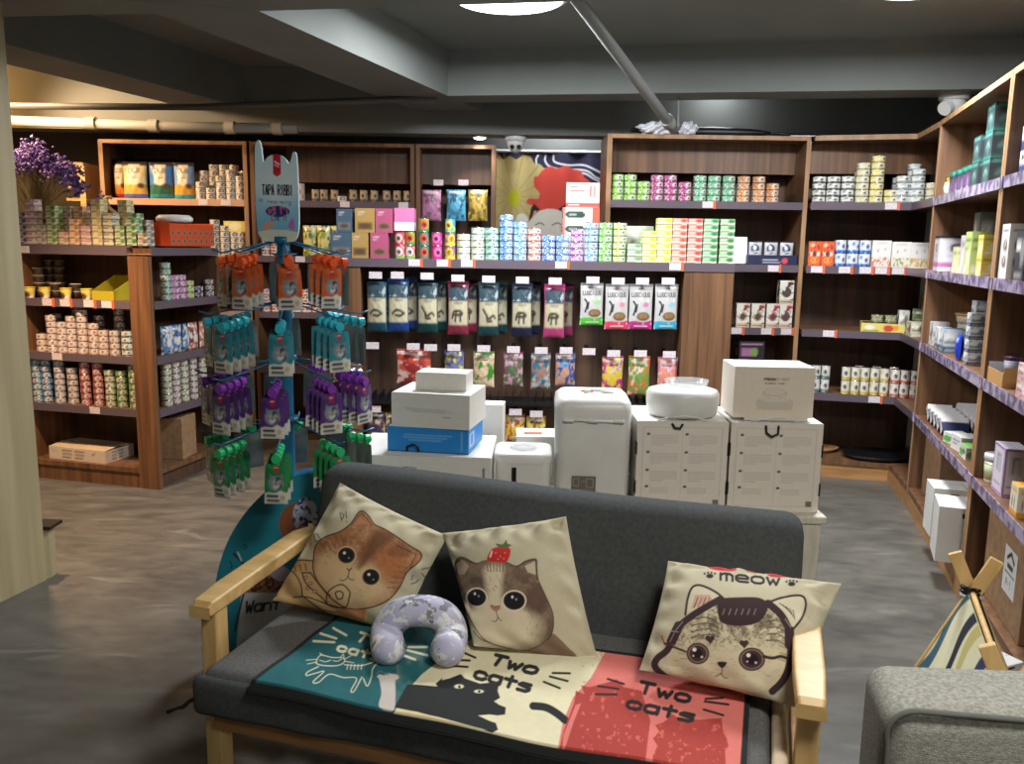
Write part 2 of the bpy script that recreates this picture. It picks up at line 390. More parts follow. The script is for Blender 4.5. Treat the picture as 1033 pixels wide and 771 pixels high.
lampfix('ceiling_lamp',1.3,-1.4,ZC,.29,'round white ceiling lamp out of frame behind the photographer',24,(1,.93,.80))
lampfix('ceiling_lamp',-3.3,1.6,ZC,.29,'round unseen ceiling lamp added for brightness left of the wooden wall',5,(1,.85,.62))  # added lamp out of view, raises the brightness on the left
t=thing('downlight','small bright recessed spotlight in the ceiling left of the camera dome','ceiling lamp',(-.25,6.06,2.2))
b=MB(); b.lathe([(.055,0),(.055,-.012),(.04,-.012)],'wht',20); b.build('lamp_rim',t)
b=MB(); b.lathe([(.04,-.013),(.03,-.02),(.0001,-.024)],emis('spot_diffuser',(1,.95,.9),25),20); b.build('lamp_diffuser',t)
def spot(x,y,z,tx,ty,tz,e,size,blend,col,r=.05,name='spot_light'):
    l=bpy.data.lights.new(name,'SPOT'); l.energy=e; l.spot_size=math.radians(size); l.spot_blend=blend; l.color=col; l.shadow_soft_size=r
    o=bpy.data.objects.new(name,l); COL.objects.link(o); o.location=(x,y,z)
    o.rotation_euler=(Vector((tx,ty,tz))-Vector((x,y,z))).to_track_quat('-Z','Y').to_euler(); return o
spot(-.25,6.06,2.165,-.2,5.9,0,14,120,.6,(1,.95,.88),.04)
lampfix('ceiling_lamp',.35,6.38,ZC,.13,'small round ceiling lamp hidden behind the beam above the mural',9)
lampfix('ceiling_lamp',1.35,5.77,ZC,.12,'small round unseen lamp added between the two rear beams to light them',1.2)  # added unseen lamp that lights the front face of the back beam
# warm track spotlights near the back left
M['blk']=M['black']
for k,(x,y,tx,ty,tz,e) in enumerate([(-3.35,4.9,-2.4,6.1,1.75,105),(-2.35,3.97,-2.45,4.35,0,200),(-3.6,5.3,-1.6,6.2,1.5,75)]):
    lb=['warm spotlight on the ceiling aimed at the left back shelf','warm spotlight above the floor in front of the left shelf','warm spotlight on the ceiling hidden behind the wooden wall'][k]
    t=thing('spotlight',lb,'spotlight',(x,y,ZC if k!=1 else 2.352))
    b=MB(); b.tube((0,0,0),(0,0,-.06),.012,'black'); b.build('stem',t)
    d=(Vector((tx,ty,tz))-Vector((x,y,2.52))).normalized()
    b=MB(); c=Vector((0,0,-.1)); b.tube(c-d*.05,c+d*.05,.035,'black',.042,n=16,cap=False); b.tube(c-d*.051,c-d*.05,.035,'black',n=16); b.build('lamp_head',t)
    b=MB(); b.tube(c+d*.03,c+d*.034,.036,emis('warm_bulb',(1,.6,.25),15),n=16); b.build('bulb',t)
    p=Vector((x,y,(ZC if k!=1 else 2.352)-.1))+d*.07
    spot(p.x,p.y,p.z,tx,ty,tz,e,[75,104,95][k],.8,(1,.66,.38) if k!=1 else (1,.66,.40),.06)
# warm bare-bulb fixture lighting the ceiling bay at the far left
t=thing('wall_lamp','warm wall lamp glowing below the ceiling behind the wooden wall','lamp',(-4.25,5.6,2.2))
b=MB(); b.lathe([(.001,-.03),(.05,-.02),(.07,.04),(.075,.06)],'black',16,o=(.1,0,0)); b.box(0,.1,-.01,.01,-.01,.01,'black'); b.build('lamp_cup',t)
b=MB(); b.lathe([(.001,0),(.03,.02),(.035,.05),(.001,.08)],emis('warm_bulb_up',(1,.55,.2),20),12,o=(.1,0,.03)); b.build('bulb',t)
l=bpy.data.lights.new('bulb_light','POINT'); l.energy=42; l.color=(1,.5,.16); l.shadow_soft_size=.05
o=bpy.data.objects.new('bulb_light',l); COL.objects.link(o); o.location=(-4.1,5.6,2.38)
# security cameras
t=thing('security_camera','white dome security camera hanging from the ceiling above the red mural','security camera',(-.0,6.05,2.2))
b=MB(); b.lathe([(.075,.0),(.075,-.02),(.065,-.035),(.055,-.04)],'wht',24); b.build('mount',t)
b=MB(); b.lathe([(.058,-.03),(.06,-.055),(.045,-.09),(.02,-.108),(.001,-.112)],'wht',24); b.build('dome',t)
for s_ in (-1,1):
    b=MB(); b.tube((s_*.022,-.045,-.075),(s_*.024,-.056,-.077),.015,'black',n=14); b.build('lens',t)
t=thing('security_camera','white turret security camera on the ceiling beam at the upper right','security camera',tuple(gz(963,96,2.35))[:2]+(2.35,))
b=MB(); b.lathe([(.085,0),(.085,-.02),(.075,-.03)],'wht',24); b.build('mount',t)
b=MB(); b.lathe([(.062,-.02),(.068,-.07),(.05,-.11),(.001,-.12)],'wht',24); b.build('dome',t)
b=MB(); b.tube((-.05,-.03,-.07),(-.075,-.045,-.085),.045,'wht',.04,n=18); b.build('lens_housing',t)
# ------------------------------------------------------------------ SHELVING UNITS
class Unit:
    def __init__(s,A,B,depth): 
        s.A=Vector((*A,0)); s.B=Vector((*B,0)); d=s.B-s.A; s.L=d.length; s.d=d/s.L; s.n=Vector((-s.d.y,s.d.x,0)); s.depth=depth; s.ang=math.atan2(s.d.y,s.d.x)
    def P(s,x,y,z=0): p=s.A+s.d*x+s.n*y; return Vector((p.x,p.y,z))
    def sx(s,u,z,inset):
        lo,hi=-1.5,s.L+1.5
        for _ in range(40):
            m=(lo+hi)/2; p=s.P(m,inset); 
            w=proj(p.x,p.y,z)[0] if p.y>.3 else 1e5
            if w<u: lo=m
            else: hi=m
        return (lo+hi)/2
def tags(par,spots,z,dark=False):
    """price cards clipped to the shelf edge; spots are positions along the shelf"""
    for x,o in spots:
        b=MB(); b.box(x-.034,x+.034,-.007,-.004,z-.038,z+.002,'tag'); b.build('price_card',par)
        if o: b=MB(); b.box(x+.036,x+.05,-.009,-.004,z-.044,z+.008,'tago'); b.build('price_clip',par)
TK=.03
def shelf(U,t,z,x0,x1,y1,lip='lip',y0=0,cards=(),side=False,liph=.045):
    b=MB(); b.box(x0,x1,y0,y1,z-TK,z,'walnut'); o=b.build('shelf',t)
    if lip:
        b=MB(); b.box(x0,x1,y0-.004,y0-.0005,z-liph+.003,z+.004,lip); b.build('price_rail',o)
    tags(o,cards,z)
    return o
def panel(t,name,x0,x1,y0,y1,z0,z1,m='walnut',edge=False):
    b=MB(); b.box(x0,x1,y0,y1,z0,z1,m); o=b.build(name,t)
    if edge: b=MB(); b.box(x0-.0005,x1+.0005,y0-.003,y0-.0002,z0,z1,'edge'); b.build('edging',o)
    return o
def cu(U,z,us,o=1): return [(U.sx(u,z,0),o) for u in us]
ZT=[1.74,1.35,.95,.545,.12]
# --- right back unit
R1=Unit((.57,5.4),(1.83,5.4),.4)
t=thing('shelving_unit','brown wooden wall shelving behind the counter right of the red mural','shelving unit',R1.A,R1.ang)
panel(t,'side_panel',0,.03,0,.4,0,2.12,'walnut',True); panel(t,'side_panel',R1.L-.022,R1.L+.005,0,.4,0,2.12,'walnut',True)
panel(t,'top_panel',.0,R1.L,0,.4,2.12,2.145,'walnut',True); panel(t,'back_panel',.03,R1.L-.022,.38,.4,0,2.12,'walnut_shaded')
panel(t,'upper_back_board',.03,R1.L-.022,.2,.215,1.93,2.12,'walnut')
C1={0:cu(R1,1.74,[714]),1:cu(R1,1.35,[780]),2:cu(R1,.95,[743,773,793]),3:[],4:[]}
for i,z in enumerate(ZT): shelf(R1,t,z,.03,R1.L-.022,.38,'lip' if i<4 else None,cards=C1[i])
panel(t,'kickboard',.03,R1.L-.022,.001,.016,0,.0895,'rail')
# --- corner unit with polygonal boards
R2=Unit((1.835,5.35),(2.40,5.2),.4); R2b=Unit((2.40,5.2),(2.28,4.69),.4)
t=thing('corner_shelving_unit','brown corner shelving unit in the back right corner','shelving unit',R2.A,R2.ang)
Mi=(Matrix.Translation(R2.A)@Matrix.Rotation(R2.ang,4,'Z')).inverted()
def loc2(p): q=Mi@Vector((*p,0)); return (q.x,q.y)
poly=[loc2(p) for p in [(1.84,5.349),(2.40,5.2),(2.286,4.71),(2.655,4.61),(2.80,5.66),(1.9,5.75)]]
for i,z in enumerate(ZT+[2.145]):
    b=MB(); b.prism(poly,z-TK,z,'walnut'); o=b.build('shelf' if i<5 else 'top_panel',t)
    b=MB()
    for a,c in ((0,1),(1,2)):
        p=Vector(poly[a]); q=Vector(poly[c]); d=(q-p).normalized(); n=Vector((d.y,-d.x)) 
        h=.045 if i<4 else .03
        b.prism([p+n*.001,q+n*.001,q+n*.004,p+n*.004],z-h+.003 if i<4 else z-.03,z+.004 if i<4 else z,('lip' if i<4 else 'edge') if i!=4 else 'walnut')
    b.build('price_rail' if i<4 else 'edging',o)
    if i==0: tags(o,cu(R2,1.74,[899]),z)
    if i==1: tags(o,cu(R2,1.35,[824,852,873,889,906]),z)
    if i==2: tags(o,cu(R2,.95,[836]),z)
    if i==3: tags(o,cu(R2,.545,[882]),z)
b=MB(); b.prism([loc2(p) for p in [(1.845,5.353),(2.398,5.206),(2.284,4.712),(2.30,4.71),(2.415,5.22),(1.849,5.37)]],0,.0895,'rail'); b.build('kickboard',t)
b=MB(); b.prism([loc2(p) for p in [(1.845,5.72),(2.7,5.63),(2.7,5.66),(1.845,5.75)]],0,2.12,'walnut_shaded'); b.prism([loc2(p) for p in [(2.66,4.66),(2.69,4.66),(2.83,5.63),(2.8,5.63)]],0,2.12,'walnut_shaded'); b.build('back_panel',t)
b=MB(); b.prism([loc2(p) for p in [(1.87,5.5),(2.66,5.4),(2.66,5.415),(1.87,5.515)]],1.93,2.12,'walnut'); b.build('upper_back_board',t)
# --- right wall units
R3=Unit((2.28,4.69),(1.90,3.37),.38); R4=Unit((1.899,3.3665),(1.54,2.12),.38); R5=Unit((1.54,2.12),(1.22,1.0),.38)
for U,lb in ((R3,'tall brown shelving unit on the right wall beside the corner'),(R4,'tall brown shelving unit at the right edge behind the tepee')):
    t=thing('shelving_unit',lb,'shelving unit',U.A,U.ang)
    panel(t,'side_panel',.0,.028,0,.38,0,2.12,'walnut',True); panel(t,'side_panel',U.L-.026,U.L-.001,0,.38,0,2.12,'walnut',True)
    panel(t,'top_panel',0,U.L-.001,0,.38,2.12,2.145,'walnut',True); panel(t,'back_panel',.028,U.L-.026,.36,.38,0,2.12,'walnut_shaded')
    for i,z in enumerate(ZT): shelf(U,t,z,.028,U.L-.026,.36,'lipp' if i<4 else None)
    if 1:
        for i,z in enumerate(ZT[:4]):
            for xx in (0,U.L-.026): 
                b=MB(); b.box(xx+.0008,xx+.025,-.0085,-.0035,z-.042,z+.004,'lipp'); b.build('price_rail',t)
    panel(t,'kickboard',.028,U.L-.026,.001,.016,0,.0895,'rail')
# --- left back units
L1=Unit((-2.93,6.1),(-1.89,6.1),.38); L2=Unit((-1.87,6.1),(-.71,6.1),.38); L3=Unit((-.70,6.1),(-.14,6.1),.38)
for k,(U,lb) in enumerate(((L1,'brown back shelving unit lit orange, left of the cat-eared stand'),(L2,'dark brown back shelving unit behind the cat-eared stand'),(L3,'dark brown back unit holding hanging packs, left of the mural'))):
    t=thing('shelving_unit',lb,'shelving unit',U.A,U.ang)
    panel(t,'side_panel',0,.028,0,.38,0,2.12,'walnut',k==0); panel(t,'side_panel',U.L-.028,U.L,0,.38,0,2.12,'walnut',k==0)
    panel(t,'top_panel',0,U.L,0,.38,2.12,2.145,'walnut',k==0); panel(t,'back_panel',.028,U.L-.028,.36,.38,0,2.12,'walnut_shaded')
    if k>0: panel(t,'upper_back_board',.028 if k==2 else .22,U.L-.028,.14,.155,1.88,2.12,'walnut_shaded')
    for i,z in enumerate(ZT if k<2 else ZT[1:]):
        cs={(0,0):cu(L1,1.74,[205,228],0),(0,1):cu(L1,1.33,[]),(1,0):cu(L2,1.74,[348,407],0),(1,1):cu(L2,1.33,[303,322],0)}.get((k,i),())
        shelf(U,t,z,.028,U.L-.028,.36,'lip' if k else 'lips',cards=cs)
    panel(t,'kickboard',.028,U.L-.028,.03,.045,0,.09,'walnut_shaded')
# --- left floor gondola
A=Unit((-2.93,5.01),(-2.06,4.79),.68); ZA=[1.405,1.10,.78,.47,.12]
t=thing('gondola_shelf','brown freestanding shelf full of tins beside the wooden wall','shelving unit',A.A,A.ang)
AE=Unit((-2.06+.015,4.79+.02),(-1.90,5.45),.3)
W=A.L
for i,z in enumerate(ZA):
    b=MB(); b.box(0,W-.135,0,.35,z-TK,z,'walnut'); o=b.build('shelf',t)
    if i<4: b=MB(); b.box(0,W-.135,-.004,-.0005,z-.042,z+.004,'lip'); b.build('price_rail',o)
    tags(o,{0:cu(A,1.4,[25],0),1:cu(A,1.1,[48,66,90,108]),2:cu(A,.78,[58],0),3:cu(A,.47,[96],0)}.get(i,[]),z)
    b=MB(); b.box(W-.33,W-.003,.03,.68,z-TK,z-.0005,'walnut'); o=b.build('end_shelf',t)
    if i<4: b=MB(); b.box(W-.002,W+.002,.03,.68,z-.042,z+.004,'lip'); b.build('price_rail',o)
    if i==0:
        b=MB(); b.box(0,W-.12,0,.68,z+.0002,z+.012,'lip'); b.build('counter_top',t)
panel(t,'corner_post',W-.135,W,-.002,.028,0,1.36,'walnut'); panel(t,'divider_panel',W-.345,W-.33,.352,.66,.0,1.36,'walnut_shaded')
panel(t,'back_panel',0,W-.345,.35,.37,0,1.36,'walnut_shaded'); panel(t,'side_panel',-.02,0,0,.66,0,1.36,'walnut'); panel(t,'end_panel',W-.33,W,.66,.68,.12,1.36,'walnut_shaded')
panel(t,'kickboard',0,W-.135,.01,.03,0,.09,'walnut'); panel(t,'kickboard',W-.04,W-.02,.03,.66,0,.09,'walnut_shaded')
# --- central gondola with hanging goods
Cc=Unit((-1.07,4.97),(1.29,4.97),.44); ZCt=1.362
t=thing('counter_gondola','brown central counter unit with packs hanging on its front','counter',Cc.A,0)
LC=Cc.L
b=MB(); b.box(0,LC,0,.42,ZCt-.04,ZCt,'walnut_shaded'); o=b.build('counter_top',t); CTOP=o
b=MB(); b.box(0,LC,-.006,-.0005,ZCt-.046,ZCt+.004,'lip'); b.build('price_rail',o)
tags(o,cu(Cc,1.36,[418,446.5,471,566,681]),ZCt)
panel(t,'side_panel',0,.17,0,.42,0,ZCt-.04); panel(t,'side_panel',LC-.29,LC,0,.42,0,ZCt-.04)
panel(t,'back_panel',.17,LC-.29,.22,.24,0,ZCt-.04,'walnut_shaded'); panel(t,'base_panel',.17,LC-.29,0,.22,0,.12)
HOOK=t
b=MB(); b.box(.17,LC-.29,.0,.22,.5,.52,'black'); 
for i in range(40): 
    x=.18+i*(LC-.47)/40; b.box(x,x+.004,.0,.2,.52,.56,'black')
b.build('wire_shelf',t)
def hook(u,v,cards=True):
    p=gy(u,v,4.985); x=p.x-Cc.A.x; z=p.z
    b=MB(); b.tube((x,.218,z+.0),(x,.012,z+.005),.003,'metal',n=6); b.box(x-.012,x+.012,.214,.219,z-.02,z+.02,'black'); o=b.build('hook',HOOK)
    if cards: b=MB(); b.box(x-.038,x+.038,.008,.011,z-.018,z+.022,'tag'); b.build('price_card',o)
    return p.x,p.z
# ================================================================== PRODUCTS ON THE SHELVES
def can_fn(r,h,c1,c2,logo=(235,235,225),dark=(50,45,45),name='food_tin',tall=False,lid=None,blobs=3,rim='metal',seed=1):
    def f():
        n=30; rows=7 if not tall else 12; e=.0022
        b=MB()
        T=np.arange(n)*2*PI/n
        Z=np.linspace(e,h-e,rows); TT,ZZ=np.meshgrid(T,Z); TT=TT.ravel(); ZZ=ZZ.ravel()
        a=Art(TT/(2*PI)*blobs%1.0,ZZ/h,c1,aa=.08)
        a.mix((.30-a.y)/.06,c2); 
        a.ell(.5,.55,.26,.30,logo); a.ell(.52,.52,.13,.17,dark); a.ell(.1,.7,.12,.14,c2); a.rect(.84,.18,1.2,.42,logo)
        nz=a.vnoise(9,seed); a.mix((nz-.62)/.03,logo,.5)
        P=np.stack([r*np.cos(TT),r*np.sin(TT),ZZ],1); f_=[]
        for j in range(rows-1):
            for i in range(n): f_.append((j*n+i,j*n+(i+1)%n,(j+1)*n+(i+1)%n,(j+1)*n+i))
        b.add(P,f_,'gloss',a.c,True)
        b.lathe([(r*.9,0),(r*1.015,0),(r*1.02,e),(r,e)],rim,n)
        b.lathe([(r,h-e),(r*1.02,h-e),(r*1.015,h),(r*.94,h),(r*.92,h-.003),(.0001,h-.0032)],rim if lid is None else 'gloss',n,c=lid)
        return b.build(name)
    return f
def artbox(w,d,h,fn_front,side=(200,200,200),top=None,nx=14,nz=10,name='carton',mat='print',sidefn=None):
    """closed carton, every face painted; origin at the base centre"""
    def f():
        b=MB(); top_=top or side
        def face(o,ex,ey,art,col,a_,b_):
            def fn(U,V): return np.array(o)[None]+U[:,None]*np.array(ex)[None]+V[:,None]*np.array(ey)[None]
            if art is None: b.grid(fn,2,2,mat,smooth=False,base=col)
            else: b.grid(fn,a_,b_,mat,lambda U,V,P: art(U,V),smooth=False)
        x,y=w/2,d/2
        face((-x,-y,0),(w,0,0),(0,0,h),fn_front,side,nx,nz)
        face((x,y,0),(-w,0,0),(0,0,h),None,side,nx,nz)
        sn=sidefn or fn_front
        face((x,-y,0),(0,d,0),(0,0,h),sn,side,max(4,nx*2//3),nz); face((-x,y,0),(0,-d,0),(0,0,h),sn,side,max(4,nx*2//3),nz)
        face((-x,-y,h),(w,0,0),(0,d,0),None,top_,2,2); face((-x,y,0),(w,0,0),(0,-d,0),None,side,2,2)
        # fine flap seam across the lid
        b.box(-x*.98,x*.98,-.0006,.0006,h+.0001,h+.0005,mat,tuple(int(k*.8) for k in top_))
        return b.build(name)
    return f
def A_label(c1,c2,c3,seed=0,dark=(60,55,55)):
    def g(U,V):
        a=Art(U,V,c1,aa=.09); a.mix((.34-V)/.05,c2); a.ell(.7,.55,.2,.26,c3,soft=.02); a.rect(.08,.6,.5,.78,(245,245,240)); a.line([(.1,.45),(.5,.45)],.05,dark); a.line([(.1,.15),(.8,.15)],.05,(240,240,235))
        a.mix((a.vnoise(7,seed)-.66)/.04,dark,.5); return a.c
    return g
ORDN=lambda i:ORD[i]
def rowword(k,n):
    if n==1: return 'single'
    if k==0: return 'bottom'
    if k==n-1: return 'topmost'
    return ORD[k]+' up'
PR={}
def P_(key,fn):
    if key not in PR: PR[key]=Proto(fn)
    return PR[key]
TINS=[]
def fitin(U,x,ins,pr,rot=0,z=0):
    """keep a thing inside its bay: clear of the side panels, the price rail and the back"""
    bb=pr.box(); c_,s_=math.cos(rot),math.sin(rot)
    xs=[c_*q.x-s_*q.y for q in bb]; ys=[s_*q.x+c_*q.y for q in bb]
    if U in (R1,R3,R4,L1,L2):
        if U in (R1,R3,R4): x=min(max(x,.034-min(xs)),U.L-.032-max(xs))
        back=(.355 if U is not R1 else .375) if z<1.7 or U in (R3,R4,L1) else .13
        ins=min(ins,back-max(ys)); ins=max(ins,.008-min(ys))
    return x,ins
class Row:
    """a shelf row: stacks get ordinals from the left, labels name colour, height in stack, stack and shelf"""
    def __init__(s,U,z,where,group,cat='tin',noun='tin'): s.U=U; s.z=z; s.where=where; s.group=group; s.i=0; s.cat=cat; s.noun=noun
    def stack(s,u,n,key,fn,h,colour,inset=.06,noun=None,cat=None,rot=None,skip=0,extra=''):
        noun=noun or s.noun
        x=s.U.sx(u,s.z,inset); pr=P_(key,fn)
        bb=pr.box(); hw=max(abs(c.x) for c in bb)+.0025
        lane='rear' in colour or inset>.12
        L_=s.__dict__.setdefault('last',{})
        if lane in L_ and L_[lane][0]<x: x=max(x,L_[lane][0]+L_[lane][1]+hw-.002)
        lo,hi={id(R1):(.034,R1.L-.03),id(A):(.004,A.L-.14 if not lane and s.z<1.3 else A.L-.012),id(L1):(.03,L1.L-.03),id(L2):(.03,L2.L-.03),id(R3):(.03,R3.L-.03)}.get(id(s.U),(-9,9))
        x=min(max(x,lo+hw),hi-hw); L_[lane]=(x,hw)
        for k in range(n):
            if k<skip: continue
            p=s.U.P(x+random.uniform(-.0012,.0012),inset+random.uniform(-.0015,.0015),s.z+.0004+k*(h+.0003))
            r=s.U.ang+(random.uniform(-.35,.35) if rot is None else rot)
            col=f'{ORD[s.i]} stack from the left' if not extra else extra
            lab=f'{colour} {noun}, {rowword(k,n)} in {ORD[s.i]} stack from left, {s.where}' if n>1 else f'{colour} {noun} standing {ORD[s.i]} from left, {s.where}'
            if (cat or s.cat)=='tin':
                sc=h/p.y*(.25 if 'rear' in colour else 1)*(.93 if k<n-1 and 'rear' in colour else 1)
                TINS.append((sc,len(TINS),pr,p,r,lab,cat or s.cat,s.group,'tall' in noun or h>.07))
            else: pr.put(p,r,lab,cat or s.cat,s.group)
        s.i+=1
def cans(key,c1,c2,logo=(238,238,228),dark=(60,55,55),r=.0395,h=.0405,**k): return (key,can_fn(r,h,c1,c2,logo,dark,**k),h)
# colours
LIME=cans('lime',(150,205,70),(120,180,50)); MAG=cans('mag',(190,60,140),(165,40,115)); MINT=cans('mint',(120,195,150),(90,165,120)); ORA=cans('ora',(225,140,70),(235,165,105))
BLU=cans('blu',(110,165,205),(70,125,180)); BL2=cans('bl2',(90,150,215),(50,100,180)); LBL=cans('lbl',(160,195,220),(120,165,210)); SAL=cans('sal',(225,150,125),(205,110,90)); LIL=cans('lil',(195,120,190),(170,80,165))
YEL=cans('yel',(225,215,130),(190,190,170)); WHB=cans('whb',(232,232,226),(60,60,62),dark=(40,40,42)); WHY=cans('why',(235,225,150),(215,190,70)); WHT=cans('wht_',(228,228,222),(150,165,170)); GRY=cans('gry',(150,158,150),(120,128,120))
YG=cans('yg',(205,215,120),(150,190,80)); CREAM=cans('cream',(228,220,185),(200,190,130)); WBL=cans('wbl',(215,222,232),(150,165,200))
# ---- right unit, top shelf
g='tins on the top shelf right of the mural'
row=Row(R1,1.74,'top shelf under the umbrella',g)
for us,ns,(k,f,h),cn in (((620,634,647),(4,4,3),LIME,'lime green'),((661.3,675.7,690),(4,4,3),MAG,'magenta'),((705,719.4,734),(4,4,4),MINT,'mint green'),((748.7,764,778.4),(4,4,3),ORA,'orange')):
    for u,n in zip(us,ns): row.stack(u,n,k,f,h,cn)
# ---- corner unit, top shelf
g='tins on the corner unit top shelf'
row=Row(R2,1.74,'corner unit top shelf',g)
for u,n,q,cn in ((825,4,WHB,'black and white'),(836.5,4,WHB,'black and white'),(848.5,4,WHB,'black and white'),(861.5,6,CREAM,'cream'),(874.5,7,WHY,'yellow'),(887,2,WHY,'yellow'),(899,3,WBL,'pale blue'),(909,4,WHT,'white'),(918,5,WHT,'white'),(928.5,3,CREAM,'cream')):
    row.stack(u,n,q[0],q[1],q[2],cn,inset=.07 if u<905 else .05)
for u,n,q,cn in ((866,5,CREAM,'cream'),(905,4,WBL,'pale blue'),(914,6,WHT,'white')): row.stack(u,n,q[0],q[1],q[2],cn+' rear',inset=.17)
# pink cloth banner hanging from corner post
def pinkbag():
    b=MB()
    def fn(U,V):
        w=.018+.03*(1-V); x=(U-.5)*2*w; return np.stack([x,-.006-.012*np.sin(U*PI)*(1-V*.5),.0+V*.26],1)
    b.grid(fn,8,12,'print',lambda U,V,P:Art(U*.05,V*.26,(225,190,190),aa=.01).c)
    b.grid(lambda U,V: fn(U,V)*np.array([1,0,1])+np.array([0,.002,0]),8,12,'print',lambda U,V,P:Art(U,V,(215,180,180)).c,flip=True)
    return b.build('paper_banner')
o=pinkbag(); p=R2b.P(R2b.L-.05,.03,1.745); o.location=p; o.rotation_euler=(0,0,R2b.ang); tag(o,'pale pink pointed paper banner standing at the corner post, top shelf','banner')
# ---- right wall unit, top shelf
def bottle_fn(r,h,body,cap,name='bottle',neck=.6,label=(235,235,225),capc=None):
    def f():
        b=MB(); hb=h*.78
        b.lathe([(r*.85,0),(r,.004),(r,hb-.006),(r*.9,hb),(r*neck*.8,hb+h*.02)],'gloss',18,cols=[body]*5)
        b.lathe([(r*1.01,hb*.2),(r*1.01,hb*.75)],'print',18,c=label)
        o=b.build(name)
        b=MB(); b.lathe([(r*neck,hb+h*.01),(r*neck,h-.002),(r*neck*.9,h),(.0001,h)],'gloss',18,c=cap); b.build('cap',o)
        return o
    return f
g='bottles on the right wall unit top shelf'
for i,u in enumerate((950,957)):
    p=R3.P(R3.sx(u,1.74,.06),.06,1.7404); P_('ob',bottle_fn(.028,.10,(240,225,160),(240,160,40))).put(p,R3.ang,['small cream bottle with orange cap, nearest the corner post','small cream bottle with orange cap, beside the purple cartons'][i],'bottle','orange capped bottles')
def A_purple(U,V):
    a=Art(U,V,(95,75,105),aa=.1); a.rect(-.1,.82,1.1,1.1,(40,150,125)); a.rect(-.1,.7,1.1,.82,(30,30,45)); a.ell(.5,.35,.3,.22,(150,120,160)); a.line([(.2,.12),(.8,.12)],.06,(200,190,205)); return a.c
row=Row(R3,1.74,'right wall top shelf','purple cartons on the right wall top shelf','carton','carton')
for i,u in enumerate((964,970,976,982)):
    row.stack(u,1,'pur',artbox(.075,.06,.115,A_purple,(95,75,105),(40,150,125)),.115,'purple teal-topped',inset=.06,rot=0)
def A_teal(U,V):
    a=Art(U,V,(52,62,64),aa=.08); a.line([(.1,.9),(.9,.9)],.05,(90,160,150)); a.ell(.5,.45,.3,.3,(70,95,92)); a.line([(.3,.45),(.5,.6),(.7,.4)],.06,(120,170,160)); a.rect(0,0,1,.08,(50,170,150)); return a.c
P_('tc',artbox(.13,.12,.115,A_teal,(52,62,64),(60,110,105)))
k=0
for (u,ins,n) in ((996,.09,2),(1008,.10,3)):
    for j in range(n):
        P_('tc',None).put(R3.P(R3.sx(u,1.74,ins),ins,1.7415+.0 +j*.1155),R3.ang,['dark teal gift carton, lower one beside the purple cartons','dark teal gift carton, upper one beside the purple cartons','dark teal gift carton, lowest of the tall pile by post','dark teal gift carton, middle of the tall pile by post','dark teal gift carton, topmost of the tall pile by post'][k],'carton','dark teal gift cartons'); k+=1
def A_wn(U,V):
    a=Art(U,V,(235,235,238),aa=.08); a.rect(-.1,-.1,1.1,.45,(60,75,125)); a.ell(.3,.7,.15,.12,(60,60,70)); a.line([(.5,.7),(.9,.7)],.05,(90,90,100)); return a.c
for i,u in enumerate((.14,.30)):
    for j in range(2): P_('wn',artbox(.12,.1,.09,A_wn,(200,205,215))).put(R4.P(u,.08,1.7404+j*.0905),R4.ang,f'white and navy carton, {["lower","upper"][j]} one in {["left","right"][i]} pile at top right edge','carton','white and navy cartons top right')
# ---- corner unit middle shelf
def A_orange(U,V):
    a=Art(U,V,(222,92,40),aa=.06); a.ell(.5,.25,.3,.14,(240,150,70)); a.rect(.1,.42,.9,.58,(245,220,200)); a.ell(.5,.5,.18,.12,(120,30,20)); a.ell(.3,.85,.15,.07,(245,200,160)); a.mix((a.vnoise(8,3)-.65)/.05,(150,40,20)); return a.c
def A_blue(U,V):
    a=Art(U,V,(225,232,238),aa=.06); a.rect(-.1,.0,1.1,.42,(30,115,195)); a.rect(.1,.55,.5,.8,(60,70,140)); a.ell(.7,.3,.2,.15,(230,240,250)); return a.c
def A_white(c,seed):
    def g_(U,V):
        a=Art(U*1.3,V,(240,234,228),aa=.05); a.rect(-.1,-.1,1.5,.4,(235,222,205)); n=a.vnoise(11,seed,2); a.mix((n-.55)/.04*((V<.38)&(V>.06)),c); a.ell(.4,.62,.06,.07,(190,180,170)); a.ell(.9,.68,.07,.05,(200,195,185)); a.line([(.3,.9),(1,.9)],.02,(180,170,160)); return a.c
    return g_
row=Row(R2,1.35,'corner unit second shelf','cartons and tins on the corner unit second shelf','carton','carton')
for u in (820.5,833): row.stack(u,1,'orx',artbox(.075,.06,.155,A_orange,(205,85,40),nx=14,nz=22),.155,'orange',inset=.05,rot=0)
tb=can_fn(.034,.083,(228,234,240),(30,110,195),(240,240,245),(60,80,150),tall=True)
for u in (845,856.6,867.5): row.stack(u,2,'tbl',tb,.083,'blue and white',inset=.06,noun='tall tin',cat='tin')
row.stack(881,1,'wx1',artbox(.108,.06,.165,A_white((205,120,110),4),(232,226,220),nx=22,nz=26),.165,'white pink-patterned',inset=.05,rot=0)
row.stack(899,1,'wx2',artbox(.108,.06,.158,A_white((140,165,90),9),(232,226,220),nx=22,nz=26),.158,'white green-patterned',inset=.05,rot=0)
row.stack(917.5,1,'wx3',artbox(.108,.06,.155,A_white((205,170,80),7),(232,226,220),nx=22,nz=26),.155,'white gold-patterned',inset=.05,rot=0)
row.stack(931,1,'wx4',artbox(.06,.06,.15,A_label((232,226,220),(200,190,180),(90,80,80),2),(225,215,205)),.15,'narrow white',inset=.04,rot=0)
